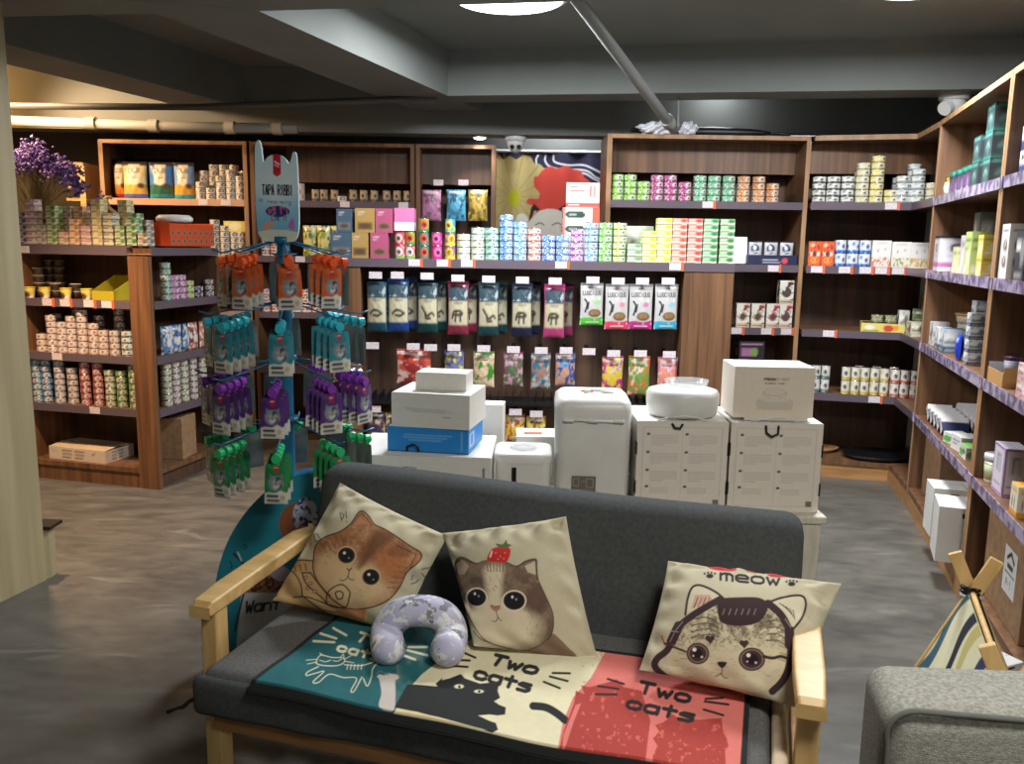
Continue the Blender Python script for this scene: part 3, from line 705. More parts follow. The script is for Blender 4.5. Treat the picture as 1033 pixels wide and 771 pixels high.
# ---- right wall second shelf
def A_mach(U,V):
    a=Art(U,V,(222,218,226),aa=.05); a.rect(-.1,.92,1.1,1.1,(35,35,38)); a.rect(-.1,.12,1.1,.25,(196,110,170)); a.ell(.42,.66,.17,.12,(60,60,66)); a.ell(.42,.66,.09,.06,(205,205,210)); a.line([(.2,.45),(.7,.45)],.02,(120,120,130)); return a.c
def A_yg(c):
    def g_(U,V):
        a=Art(U,V,c,aa=.08); a.ell(.6,.4,.25,.2,(235,235,200)); a.line([(.1,.8),(.9,.8)],.06,(90,110,60)); a.line([(.15,.6),(.6,.62)],.04,(110,120,80)); a.rect(.1,.05,.5,.2,(240,240,225)); return a.c
    return g_
def putb(U,u,z,ins,key,fn,lab,grp=None,cat='carton',dz=0,rot=0):
    pr=P_(key,fn); x,ins=fitin(U,U.sx(u,z,ins),ins,pr,rot,z)
    return pr.put(U.P(x,ins,z+.0004+dz),U.ang+rot,lab,cat,grp)
putb(R3,954,1.35,.12,'mach',artbox(.13,.20,.185,A_mach,(210,210,214),(40,40,42),nx=22,nz=22),'white appliance carton with pink band and black lid, right wall second shelf')
putb(R3,967,1.35,.05,'yg1',artbox(.09,.05,.125,A_yg((216,212,160)),(205,205,160)),'small cream carton in front of the pink-banded appliance carton')
putb(R3,975.5,1.35,.06,'yg2',artbox(.09,.06,.18,A_yg((205,190,205)),(195,190,190)),'pale lilac carton between cream and green cartons, right wall')
putb(R3,983.5,1.35,.07,'yg3',artbox(.12,.08,.195,A_yg((186,205,120)),(170,190,115),nz=16),'tall light green carton on right wall second shelf')
putb(R3,991.5,1.35,.2,'gyc',artbox(.12,.1,.30,A_label((120,128,118),(100,105,98),(140,146,138),3),(112,118,110)),'tall dull grey-green carton behind the yellow cartons by the post')
for j in range(2): putb(R3,995,1.35,.06,'yx',artbox(.09,.07,.088,A_yg((226,205,90)),(215,200,100)),f'yellow carton, {["lower","upper"][j]} of two stacked beside the right wall post','yellow cartons',dz=j*.0885)
def A_dogs(U,V):
    a=Art(U,V,(226,222,218),aa=.05)
    for cy in (.32,.62): a.ell(.55,cy,.2,.1,(50,40,38)); a.ell(.55,cy+.02,.08,.07,(220,210,200)); a.ell(.72,cy-.03,.06,.09,(120,60,40))
    a.line([(.2,.88),(.8,.88)],.03,(100,100,100)); return a.c
putb(R4,1016,1.35,.035,'dogs',artbox(.11,.06,.21,A_dogs,(222,218,214),nx=18,nz=26),'white carton printed with two black dogs at the right edge')
putb(R4,1037,1.35,.05,'dkb',artbox(.12,.07,.18,A_label((60,58,66),(48,48,54),(150,150,150),5),(60,58,66)),'dark carton beside the dog-printed carton at the right edge')
# ---- right unit second shelf: tray of pouches and white card
def A_tray(U,V):
    a=Art(U*4,V,(32,36,72),aa=.06); a.line([(1.2,.55),(2.4,.55)],.1,(200,200,215)); a.line([(1.2,.3),(2.6,.3)],.1,(180,180,200)); a.ell(3.0,.45,.25,.28,(215,70,80)); return a.c
def tray():
    b=MB(); b.box(-.155,.155,-.05,.05,0,.004,'print',(32,36,72))
    def fr(U,V): return np.stack([(U-.5)*.31,np.full(U.size,-.05),V*.065],1)
    b.grid(fr,40,12,'print',lambda U,V,P:A_tray(U,V),smooth=False); b.box(-.155,.155,.047,.05,0,.065,'print',(32,36,72)); b.box(-.155,-.152,-.049,.05,0,.065,'print',(32,36,72)); b.box(.152,.155,-.049,.05,0,.065,'print',(32,36,72))
    return b.build('display_tray')
p=R1.P(R1.L-.022-.162,.07,1.3504); o=tray(); o.location=p; tag(o,'navy display tray holding silver pouches on shelf right of counter','tray')
def bag_fn(w,h,d,art,nx=18,nz=24,name='pet_food_bag',hole=False,mat='gloss',back=(150,150,150)):
    """sealed flexible pack, origin at bottom centre, front faces -y"""
    def f():
        b=MB()
        def fn(s_):
            def g_(U,V):
                bul=np.clip(np.sin(PI*np.clip(U,0,1)),0,1)**.6*np.clip(np.sin(PI*np.clip(V/.93,0,1)),0,1)**.45
                cr=.06*np.sin(U*19+V*7)*np.sin(V*23)*bul
                x=(U-.5)*w*(1-.05*np.sin(PI*V)); return np.stack([x,s_*(d/2)*(bul+cr),V*h],1)
            return g_
        b.grid(fn(-1),nx,nz,mat,lambda U,V,P:art(U,V)); b.grid(fn(1),nx,nz,mat,lambda U,V,P:Art(U,V,back).c,flip=True)
        return b.build(name)
    return f
def A_silver(U,V):
    a=Art(U,V*1.4,(196,200,208),aa=.05); a.ell(.45,.95,.32,.3,(70,75,90)); a.ell(.4,1.0,.13,.12,(210,212,220)); a.ell(.55,.35,.3,.2,(225,225,230)); a.rect(.3,.05,.8,.3,(90,140,190)); a.line([(.2,.75),(.8,.8)],.06,(235,235,240)); return a.c
for i,u in enumerate((-.1,0,.1)): P_('sil',bag_fn(.085,.145,.04,A_silver)).put(R1.P(R1.L-.184+u,.07,1.3548),0,f'{["left","middle","right"][i]} silver and black pouch standing in the navy tray','pouch','silver pouches in the navy tray')
def lcard():
    b=MB(); b.box(-.055,.055,-.001,.001,0,.17,'print',(228,230,240)); b.box(-.055,.055,0,.06,0,.002,'print',(228,230,240)); b.box(-.05,.05,-.0016,-.0011,.01,.16,'print',(238,240,248)); return b.build('card_stand')
o=lcard(); o.location=R1.P(R1.sx(745,1.35,.06),.065,1.3585); o.rotation_euler=(-.12,0,.05); tag(o,'blank white card stand on shelf at the right end of counter','card stand')
# ---- right unit third & fourth shelf
def A_cereal(c,face):
    def g_(U,V):
        a=Art(U,V*1.5,(232,226,212),aa=.05); a.ell(.5,.75,.33,.33,face); a.ell(.5,.7,.2,.22,(90,70,60)); a.rect(.55,1.2,.95,1.42,c); a.rect(-.1,-.1,1.1,.28,(215,200,170)); a.line([(.15,.15),(.85,.15)],.06,c); a.ell(.32,.95,.09,.12,(235,230,220)); a.mix((a.vnoise(7,5)-.66)/.04,(80,60,50)); return a.c
    return g_
ck=[('c1',A_cereal((170,40,50),(205,190,150))),('c2',A_cereal((170,40,50),(180,160,120))),('c3',A_cereal((190,40,90),(215,120,140))),('c4',A_cereal((190,40,60),(120,70,80)))]
lbs=['cream carton with brown cat face, leftmost on third shelf','cream carton with tan cat face, second on third shelf','pink and white cat-face carton on third shelf','red and white dark-faced carton on third shelf by the post']
for i,(u,(k,a_)) in enumerate(zip((747.5,762.5,777.5,794.5),ck)): putb(R1,u,.95,.06,k,artbox(.085,.06,.155,a_,(222,214,198),nx=16,nz=24),lbs[i],'cat-face cartons')
putb(R1,794.5,.95,.06,'c5',artbox(.090,.06,.15,A_cereal((80,30,30),(70,50,50)),(90,70,66),nx=16,nz=24),'dark brown cat-face carton stacked on the red and white one',dz=.156)
def A_pinkb(U,V):
    a=Art(U,V,(44,36,42),aa=.05); a.ell(.4,.15,.28,.12,(225,225,220)); a.ell(.4,.15,.18,.07,(40,40,40)); a.rect(.1,.45,.7,.75,(170,110,150)); a.ell(.6,.6,.15,.15,(120,160,80)); a.line([(.1,.9),(.9,.9)],.05,(190,140,170)); return a.c
def A_pk2(U,V):
    a=Art(U,V,(205,150,175),aa=.05); a.ell(.4,.6,.25,.22,(90,120,60)); a.rect(.05,.1,.9,.35,(235,220,225)); a.mix((a.vnoise(8,2)-.62)/.04,(60,40,50)); return a.c
putb(R1,754,.545,.07,'pk2',artbox(.165,.09,.14,A_pk2,(200,150,170),nx=20,nz=20),'pink picture carton on fourth shelf behind the fresh-element carton')
putb(R1,754,.545,.07,'pkb',artbox(.165,.09,.175,A_pinkb,(52,44,50),nx=20,nz=20),'black and pink carton stacked on the pink picture carton',dz=.141)
putb(R1,788,.545,.07,'grn',artbox(.165,.09,.13,A_label((96,130,70),(70,100,50),(220,200,120),6),(80,110,60)),'green picture carton on fourth shelf beside the shelf post')
# ---- corner unit third shelf: opened tray with small tins
def fruit_tray():
    b=MB(); 
    def A_(U,V):
        a=Art(U*3,V,(226,205,110),aa=.07); a.ell(1.9,.45,.35,.4,(210,70,40)); a.ell(2.4,.5,.2,.3,(235,150,60)); a.ell(.6,.5,.35,.25,(240,235,210)); a.line([(.2,.15),(1.2,.15)],.08,(120,140,60)); return a.c
    b.grid(lambda U,V:np.stack([(U-.5)*.25,np.full(U.size,-.085),V*.055],1),30,8,'print',lambda U,V,P:A_(U,V),smooth=False)
    for x in (-.125,.123): b.box(x,x+.002,-.0845,.085,0,.055,'print',(215,200,120))
    b.box(-.125,.125,.083,.085,0,.055,'print',(215,200,120)); b.box(-.125,.125,-.0845,.085,0,.003,'print',(215,200,120)); return b.build('display_tray')
o=fruit_tray(); xx=R2.sx(889,.95,.11); o.location=R2.P(xx,.11,.9504); o.rotation_euler=(0,0,R2.ang-.08); tag(o,'yellow fruit-printed tray of olive tins on the corner shelf','tray')
OLV=cans('olv',(150,150,110),(120,122,80),(200,196,160),r=.036,h=.05)
k=0
for (dx,dy,dz) in ((-.08,-.04,0),(0,-.04,0),(.08,-.04,0),(-.08,.04,0),(0,.04,0),(.08,.04,0),(-.03,0,.052),(.05,0.0,.052)):
    lb=['front left of lower layer','front middle of lower layer','front right of lower layer','rear left of lower layer','rear middle of lower layer','rear right of lower layer','left of the upper pair','right of the upper pair'][k]
    P_('olv',OLV[1]).put(R2.P(xx+dx,.11+dy,.9545+dz),0,f'olive tin in yellow fruit tray, {lb}','tin','olive tins in the fruit tray'); k+=1
putb(R2,910,.95,.12,'wv1',artbox(.06,.06,.135,A_label((220,216,205),(200,196,180),(130,120,100),2),(210,206,196)),'slim white carton beside the yellow fruit tray')
putb(R2b,923,.95,.05,'wv2',artbox(.13,.08,.085,A_label((216,206,176),(190,180,150),(90,80,70),3),(205,195,170)),'cream spotted carton at the end of the corner shelf')
putb(R2b,926,.95,.09,'wv3',artbox(.07,.07,.07,A_label((120,130,80),(100,110,60),(180,180,140),4),(110,115,75)),'olive carton stacked on the cream spotted carton',dz=.0865)
putb(R2b,931,.95,.2,'wv4',artbox(.06,.06,.22,A_label((190,180,150),(175,165,140),(90,80,70),4),(180,172,148)),'tall narrow beige carton behind the cream spotted carton')
# ---- corner unit fourth shelf: two-high jars
def jar_fn(c1,c2): return can_fn(.0265,.088,c1,c2,(232,230,220),(70,65,60),name='food_tin',tall=True,blobs=2)
JW=jar_fn((222,222,216),(90,115,115)); JY=jar_fn((222,216,190),(205,175,70)); JR=jar_fn((226,212,200),(190,95,75))
row=Row(R2,.545,'corner unit fourth shelf','tall tins two high on the corner unit','tin','tall tin')
for u in (812.5,820.5,830): row.stack(u,2,'jw',JW,.088,'teal and white',inset=.07)
for u in (852,861,869.5,877.5,887): row.stack(u,2,'jy',JY,.088,'yellow and white',inset=.06+.0*(u-852))
for u in (895.5,904.5,913): row.stack(u,2,'jr',JR,.088,'red and white',inset=.03)
for u in (865,882,900): row.stack(u,2,'jr' if u>890 else 'jy',JR if u>890 else JY,.088,('red' if u>890 else 'yellow')+' and white rear',inset=.15)
row.stack(923,2,'jr',JR,.088,'red and white',inset=.04); 
# ---- right wall third shelf
putb(R3,946,.95,.07,'wb1',artbox(.09,.08,.125,A_label((222,222,220),(200,200,200),(120,110,95),3),(215,215,212)),'white carton nearest the corner on right wall third shelf')
putb(R3,951,.95,.05,'wb2',artbox(.08,.07,.115,A_label((226,228,230),(80,90,100),(180,180,180),4),(215,215,212)),'white and grey carton beside the first carton, third shelf')
putb(R3,960,.95,.07,'wb3',artbox(.09,.10,.12,A_label((215,222,226),(60,90,120),(150,160,170),5),(90,130,160)),'white carton with blue lid on right wall third shelf')
def tub_fn(r,h,c,lid,name='tub',lab=None):
    def f():
        b=MB(); b.lathe([(r*.9,0),(r*.93,.003),(r,h*.8)],'gloss',26,c=c)
        if lab: b.lathe([(r*.935+.0005,h*.12),(r*.985+.0008,h*.68)],'print',26,c=lab)
        o=b.build(name); b=MB(); b.lathe([(r*1.06,h*.78),(r*1.06,h*.97),(r*1.0,h),(.0001,h)],'gloss',26,c=lid); b.build('lid',o); return o
    return f
putb(R3,966,.95,.235,'gt',tub_fn(.095,.05,(200,190,170),(196,150,85)),'wide tub with gold lid behind the cartons, right wall','','tub',dz=.1295)
putb(R3,966,.95,.235,'gtb',artbox(.2,.13,.128,A_label((225,225,222),(200,205,210),(150,160,170),8),(210,214,216)),'wide white carton carrying the gold-lidded tub')
def blue_pk():
    b=MB()
    def fn(s_):
        def g_(U,V):
            w=.075*(.72+.28*V); bul=np.sin(PI*U)**.6*np.sin(PI*np.clip(V,0,1))**.4; return np.stack([(U-.5)*w,s_*.018*bul,V*.125],1)
        return g_
    def A_(U,V):
        a=Art(U,V,(28,60,190),aa=.06); a.rect(.25,.7,.8,.86,(170,190,235)); a.line([(.3,.5),(.7,.5)],.04,(90,120,220)); return a.c
    b.grid(fn(-1),14,18,'gloss',lambda U,V,P:A_(U,V)); b.grid(fn(1),14,18,'gloss',lambda U,V,P:Art(U,V,(28,60,190)).c,flip=True); return b.build('refill_pack')
putb(R3,966.5,.95,.03,'bpk',blue_pk,'bright blue tapered refill pack on right wall third shelf','',"pack")
for j in range(4): putb(R3,981.5,.95,.06,'sw',artbox(.07,.07,.058,A_label((226,230,234),(58,74,104),(120,130,150),j+1),(205,210,216)),f'small white-blue carton, {["bottom","second","third","topmost"][j]} of pile by right wall post','small cartons by the right wall post',dz=j*.0585)
for j in range(3): putb(R3,985.5,.95,.15,'sw2',artbox(.09,.07,.09,A_label((196,204,212),(160,170,180),(220,220,225),j+1),(196,202,210)),f'pale rear carton, {["bottom","middle","topmost"][j]} behind the small cartons by the post','pale rear cartons by the post',dz=j*.0905)
# tray with jar, pink cartons
def wood_tray():
    b=MB(); 
    for (x0,x1,y0,y1,h,c) in ((-.11,.11,-.08,-.077,.055,(196,150,92)),(-.11,-.107,-.077,.08,.075,(225,225,228)),(.107,.11,-.077,.08,.075,(196,150,92)),(-.107,.107,.077,.08,.11,(220,220,224))):
        b.box(x0,x1,y0,y1,0,h,'print',c)
    b.box(-.107,.107,-.077,.077,0,.03,'print',(38,42,80)); return b.build('display_tray')
putb(R4,1016,.95,.072,'wt',wood_tray,'kraft display tray with navy lining holding a purple-lidded jar','','tray')
putb(R4,1013,.9815,.085,'pj',tub_fn(.030,.07,(222,222,226),(95,45,85),name='jar',lab=(200,200,215)),'white jar with purple lid standing in the kraft tray','','jar')
for j in range(2): putb(R4,1040,.95,.04,'pkc',artbox(.13,.07,.06,A_label((232,190,186),(222,160,160),(245,225,222),j),(230,188,184)),f'pink carton, {["lower","upper"][j]} of two at the right edge','pink cartons at the right edge',dz=j*.0605)
# ---- right wall fourth shelf: slanted cartons
def A_sl(U,V):
    a=Art(U,V,(228,226,222),aa=.05); a.line([(.2,.7),(.8,.7)],.1,(120,120,150)); a.line([(.2,.45),(.6,.45)],.06,(150,150,170)); return a.c
sl=artbox(.036,.10,.10,A_sl,(40,46,84),(236,234,230),sidefn=lambda U,V:np.where((V>.5)[:,None],rgb((232,230,228)),rgb((70,34,66))))
k=0
for i in range(6):
    p=R3.P(.20+i*.082,.235,.5475); P_('sl',sl).put((p.x,p.y,p.z+.0145),(.0,-.80,R3.ang),f'navy white-topped carton leaning {ORD[i]} in the rear row, fourth shelf','carton','slanted cartons rear row')
for i in range(5):
    p=R3.P(.24+i*.088,.09,.5475); P_('sl2',artbox(.040,.12,.085,A_sl,(40,44,82),(236,234,230),sidefn=lambda U,V:np.where((V>.6)[:,None],rgb((236,234,232)),rgb((34,44,86))))).put((p.x,p.y,p.z+.016),(.0,-.80,R3.ang),f'white-topped navy carton leaning {ORD[i]} in the front row, fourth shelf','carton','slanted cartons front row')
def A_gsn(U,V):
    a=Art(U,V,(226,226,220),aa=.05); a.ell(.3,.4,.3,.3,(90,175,80)); a.ell(.7,.6,.2,.2,(120,110,95)); a.line([(.2,.85),(.8,.85)],.06,(110,130,170)); return a.c
for i,(x,dy,h) in enumerate(((.76,.075,.05),(.90,.075,.07),(1.05,.075,.055),(1.10,.22,.10),(.90,.22,.09))):
    P_(f'gs{i}',artbox(.12,.09,h,A_gsn if i%2==0 else A_sl,(214,218,210),(226,230,222) if i!=2 else (130,190,100))).put(R3.P(x,dy,.5454),R3.ang+(.3-.15*i),['green cat-snack carton lying beside the slanted cartons','white snack carton lying on fourth shelf middle','green-topped snack carton lying near the shelf post','tall white snack carton at rear near the post','white snack carton at rear beside the slanted rows'][i],'carton')
# ---- right edge fourth shelf
putb(R4,1001,.545,.07,'wtb',tub_fn(.05,.115,(222,222,212),(232,232,230),lab=(196,205,160)),'white tub with green label on the right edge unit','','tub')
def A_pf(U,V):
    a=Art(U,V,(232,226,236),aa=.03); P=[(.06,.03),(.94,.03),(.94,.97),(.06,.97)]; a.line(P,.05,(170,110,190),closed=True); a.rect(.25,.45,.75,.85,(205,200,210)); a.line([(.4,.5),(.4,.8),(.6,.8)],.03,(120,120,130)); a.line([(.2,.2),(.8,.2)],.03,(150,130,160)); return a.c
putb(R4,1016,.545,.07,'pf',artbox(.14,.08,.185,A_pf,(228,222,232),nx=24,nz=30),'white carton with violet border at right edge','','carton')
putb(R4,1012,.545,.25,'pl',tub_fn(.05,.2,(220,222,220),(205,210,205)),'tall pale tub behind the violet-bordered carton','','tub')
def A_og(U,V):
    a=Art(U,V,(236,226,206),aa=.05); a.rect(-.1,-.1,1.1,.18,(235,160,50)); 
    for x in (.3,.6): a.ell(x,.42,.05,.18,(60,55,60))
    a.rect(.2,.75,.8,.9,(235,190,110)); return a.c
putb(R4,1029,.545,.035,'og',artbox(.085,.05,.11,A_og,(232,215,180),(235,170,70),nx=16,nz=20),'cream and orange carton with black cat outlines at right edge')
# ---- bottom level on the right
def carton_fn(w,d,h,lab=None,openflaps=False,mat='carton'):
    def f():
        b=MB(); b.box(-w/2,w/2,-d/2,d/2,0,h,mat); o=b.build('cardboard_box',bevel=.003)
        b=MB(); b.box(-w/2-.0004,w/2+.0004,-.02,.02,h+.0005,h+.001,'tape'); b.box(-w/2-.001,-w/2-.0005,-.02,.02,h-.07,h+.001,'tape'); b.build('packing_tape',o)
        if lab: 
            b=MB(); b.grid(lambda U,V:np.stack([lab[0]+(U-.5)*lab[2],np.full(U.size,-d/2-.001),lab[1]+(V-.5)*lab[3]],1),40,40,'print',lambda U,V,P:lab[4](U,V),smooth=False); b.build('paper_label',o)
        return o
    return f
def A_lab(U,V):
    a=Art(U*1.1,V,(220,218,214),aa=.03); a.line([(.25,.75),(.55,.9),(.85,.75)],.09,(30,30,30)); a.rect(.3,.55,.8,.66,(60,60,60)); a.line([(.15,.45),(.95,.45)],.04,(60,60,60)); a.text('P-10',(.3,.15),(.11,0),(0,.16),.03,(40,40,40),1.5); return a.c
o=carton_fn(.42,.3,.34)(); o.location=R3.P(.28,.21,.1205); o.rotation_euler=(0,0,R3.ang); tag(o,'brown cardboard box on the bottom shelf beside the corner','cardboard box')
o=carton_fn(.5,.31,.36,(.08,.2,.15,.17,A_lab))(); o.location=R4.P(.42,.19,.1205); o.rotation_euler=(0,0,R4.ang); tag(o,'large brown cardboard box with white paper label at right edge','cardboard box')
def white_box(w,d,h,name='white_box',flap=True):
    def f():
        b=MB(); b.box(-w/2,w/2,-d/2,d/2,0,h,'wht'); o=b.build(name,bevel=.003)
        if flap:
            b=MB(); b.box(-.018,.018,-d/2-.0012,-d/2-.0004,h*.82,h*.9,'black'); b.build('finger_slot',o)
            b=MB(); b.box(-w/2+.004,w/2-.004,-.001,.001,h+.0002,h+.0008,'tag'); b.build('lid_seam',o)
        return o
    return f
fl=gz(935,560,0); 
for i,(u,v,w,d,h,rz,dz,lb) in enumerate(((954,562,.22,.20,.25,1.35,0,'white box protruding from the bottom shelf beside the tepee, nearer one'),(942,538,.18,.17,.24,1.45,0,'white box protruding from the bottom shelf beside the tepee, farther one'))):
    p=gz(u,v,.12); o=white_box(w,d,h)(); o.location=(p.x+.06,p.y,0.1205); o.rotation_euler=(0,0,rz-PI/2-.15); tag(o,lb,'box','white boxes protruding from the right bottom shelf')
o=white_box(.14,.12,.22)(); o.location=R3.P(1.22,.25,.1205); o.rotation_euler=(0,0,R3.ang); tag(o,'tall white box on the bottom shelf behind the floor boxes','box')
def flaps():
    b=MB(); b.box(-.09,.09,-.11,.11,0,.235,'kraft'); o=b.build('open_box')
    for (x,y,rx,ry,w,d) in ((0,-.11,.9,0,.18,.06),(0,.11,-.9,0,.18,.03),(.09,0,0,.9,.08,.22),(-.09,0,0,-.9,.08,.22)):
        M4=Matrix.Translation((x,y,.236))@Matrix.Rotation(rx,4,'X')@Matrix.Rotation(ry,4,'Y'); q=MB()
        if rx: s=-1 if y<0 else 1; q.box(-w/2,w/2,min(0,s*d),max(0,s*d),-.001,.001,'kraft',M4=Matrix.Translation((x,y,.2355))@Matrix.Rotation(-s*-.7,4,'X'))
        else: s=-1 if x<0 else 1; q.box(min(0,s*w),max(0,s*w),-d/2,d/2,-.001,.001,'kraft',M4=Matrix.Translation((x,y,.2355))@Matrix.Rotation(-s*.7,4,'Y'))
        q.build('flap',o)
    return o
o=flaps(); o.location=R3.P(1.02,.22,.1205); o.rotation_euler=(0,0,R3.ang); tag(o,'pale open cardboard box with raised flaps on bottom shelf','cardboard box')
# dark mats lying on the corner unit floor
b=MB(); b.lathe([(.0001,.0),(.17,.002),(.2,.03),(.19,.032),(.16,.01),(.0001,.008)],'black',30,sx=1.2,sy=.8); o=b.build('tray_mat'); o.location=(2.4,5.35,.1205); tag(o,'shallow dark oval bowl on the corner unit bottom shelf','bowl')
b=MB(); b.lathe([(.0001,.0),(.10,.002),(.13,.03),(.12,.032),(.10,.01),(.0001,.008)],'rail',30,sx=1.3,sy=.7); o=b.build('shallow_bowl'); o.location=(2.03,5.52,.1205); tag(o,'shallow brown oval bowl on the bottom shelf left of dark bowl','bowl')
# ---- things on top of the right unit
def umbrella():
    t=thing('umbrella','black folded umbrella lying on top of the right shelving unit','umbrella',(1.1,5.58,2.18),0)
    b=MB(); P=[(x,.0,.0) for x in np.linspace(-.18,.42,14)]; r=[.012,.022,.03,.034,.033,.035,.033,.031,.032,.028,.026,.022,.016,.01]; b.path(P,r,'black',14); b.build('canopy',t)
    b=MB(); b.path([(-.18,0,0),(-.40,0,.004)],.007,'metal',8); b.build('shaft',t)
    b=MB(); b.path([(-.40,0,.004),(-.42,0,.004),(-.46,0,.006),(-.47,0,.008)],.014,'black',10); b.build('handle',t)
    b=MB(); b.path([(.42,0,0),(.52,0,-.005),(.72,0,-.01)],[.011,.01,.006],'black',8); b.build('tip',t)
    return t
umbrella().location=(1.20,5.55,2.182)
def crumple(w,d,h,seed,name,mat='bag'):
    rs=np.random.RandomState(seed); b=MB()
    def fn(U,V):
        th=U*2*PI; ph=V*PI; n=1+.28*np.sin(th*3+seed)*np.sin(ph*4)+.2*np.sin(th*7+ph*5)+.12*np.sin(th*11-ph*9)
        return np.stack([np.cos(th)*np.sin(ph)*w/2*n,np.sin(th)*np.sin(ph)*d/2*n,np.maximum(h/2+np.cos(ph)*h/2*n,.0)],1)
    b.grid(fn,40,20,mat,flip=True,base=(225,225,230)); return b.build(name)
o=crumple(.17,.12,.075,2,'plastic_bag'); o.location=(.87,5.47,2.1455); tag(o,'crumpled white plastic bag on the shelf top below the pipe end, left','plastic bag')
o=crumple(.10,.09,.075,5,'plastic_bag'); o.location=(1.08,5.46,2.1455); tag(o,'crumpled white plastic bag between the pipe end and the umbrella','plastic bag')
b=MB(); b.box(-.23,.23,-.08,.08,0,.006,'tag'); o=b.build('paper_sheet'); o.location=(1.72+.22,5.47,2.1455); o.rotation_euler=(0,0,-.05); tag(o,'flat white sheet lying on the shelf tops right of umbrella','paper')
# ================================================================== COUNTER TOP
g='tins and small cartons along the central counter top'
row=Row(Cc,ZCt,'central counter',g)
def A_treat(c,c2):
    def g_(U,V):
        a=Art(U,V,c,aa=.05); a.rect(.12,.12,.88,.42,c2); a.ell(.5,.27,.28,.1,(90,70,55)); a.line([(.15,.82),(.5,.86)],.03,(225,215,205)); a.line([(.15,.74),(.4,.76)],.02,(225,215,205)); return a.c
    return g_
def cbox(u,dz,key,c,c2,w,h,lab,ins=.09,name='treat_box'):
    return P_(key,artbox(w,.10,h,A_treat(c,c2),c,tuple(min(255,int(k*1.08)) for k in c),nx=18,nz=20,name=name)).put(Cc.P(Cc.sx(u,ZCt,ins),ins,ZCt+.0005+dz),0,lab,'box')
cbox(346,0,'tb1',(72,92,110),(120,120,120),.125,.15,'slate blue treat box, lower one at left end of counter')
cbox(364.5,0,'tb2',(176,142,82),(120,90,50),.10,.15,'tan treat box, lower one on counter beside the blue one')
cbox(384,0,'tb3',(178,82,118),(150,100,90),.105,.15,'dusky pink treat box, lower one on counter')
cbox(349.5,.151,'tb4',(72,92,110),(120,120,120),.09,.135,'slate blue treat box, upper one at left end of counter')
cbox(370,.151,'tb5',(176,142,82),(120,90,50),.115,.14,'tan treat box, upper one on the counter')
cbox(389,.151,'tb6',(178,82,118),(150,100,90),.10,.14,'dusky pink treat box, upper one beside the pale pink box')
def A_pw(U,V):
    a=Art(U,V,(222,120,170),aa=.05); a.rect(-.1,-.1,1.1,.36,(238,228,232)); a.line([(.5,0),(.5,1)],.03,(200,100,150)); return a.c
P_('pw',artbox(.115,.10,.13,A_pw,(215,120,165),nx=14,nz=16,name='treat_box')).put(Cc.P(Cc.sx(409,ZCt,.1),.1,ZCt+.166),0,'bright pink and white box, topmost beside dusky pink boxes','box')
TW=lambda c1,c2,c3,s=1:can_fn(.031,.079,c1,c2,c3,(60,40,50),tall=True,blobs=2,seed=s)
tr=TW((205,60,60),(120,170,60),(235,220,220)); tg=TW((110,180,60),(60,140,90),(225,80,60)); tt=TW((30,130,115),(30,130,115),(225,90,60),3); tm=TW((205,50,130),(205,50,130),(235,120,180),4); tp=TW((140,80,160),(235,205,60),(230,200,60),5); tc_=TW((50,150,190),(90,190,130),(235,205,60),6); tw=TW((205,60,70),(205,60,70),(235,200,200),2)
def single(u,dz,key,fn,lab,ins=.06): P_(key,fn).put(Cc.P(Cc.sx(u,ZCt,ins),ins,ZCt+.0005+dz),random.uniform(-.4,.4),lab,'tin','tall colourful tins on the counter')
single(403.5,0,'tr',tr,'tall red tin, bottom of leftmost pair on the counter'); single(403.5,.0795,'tw',tw,'tall red tin, top of leftmost pair supporting pink box')
single(413.5,0,'tr',tr,'tall red tin, bottom of second pair on the counter'); single(413.5,.0795,'tg',tg,'tall green tin above a red tin, second pair on counter')
single(427.5,0,'tt',tt,'tall teal tin, lowest of three on the counter'); single(427.5,.0795,'tt',tt,'tall teal tin, middle of three on the counter'); single(427.5,.159,'tg',tg,'tall green tin atop two teal ones on the counter')
for k in range(2): single(440.6,k*.0795,'tm',tm,f'tall magenta tin, {["lower","upper"][k]} of the magenta pair on the counter')
single(454,0,'tp',tp,'tall yellow-purple tin, lowest of three on the counter'); single(454,.0795,'tp',tp,'tall yellow-purple tin, middle of three on the counter'); single(454,.159,'tct',tc_,'tall blue tin atop two yellow-purple ones on the counter')
CT=lambda c1,c2,s,logo=(232,236,236):can_fn(.0395,.038,c1,c2,logo,(70,90,110),seed=s)
row=Row(Cc,ZCt,'central counter',g)
for u,n,k,c1,c2,cn in ((467.5,4,'k1',(215,212,150),(190,205,200),'pale yellow'),(481,5,'k2',(165,200,195),(220,200,150),'pale aqua'),(494.7,5,'k3',(120,190,160),(90,165,130),'sea green'),(509,7,'k4',(110,160,205),(80,130,190),'sky blue'),(523,6,'k5',(130,180,200),(100,150,190),'light blue'),(537.8,5,'k6',(225,160,140),(210,120,100),'salmon'),(552.5,4,'k7',(80,140,200),(50,100,180),'deep blue'),(566,4,'k8',(100,150,205),(70,115,190),'mid blue'),(580.5,5,'k9',(185,110,180),(165,80,165),'lilac'),(594.5,6,'k10',(160,190,220),(120,160,205),'powder blue'),(609,6,'k11',(150,205,110),(110,180,80),'lime'),(623,6,'k12',(200,210,140),(170,190,90),'yellow-green')):
    row.stack(u,n,k,CT(c1,c2,len(k)+n),.038,cn)
for u,n,k,c1,c2,cn in ((488,5,'k3',0,0,'sea green'),(516,6,'k5',0,0,'light blue'),(601,5,'k10',0,0,'powder blue')): row.stack(u,n,k,None,.038,cn+' rear',inset=.16)
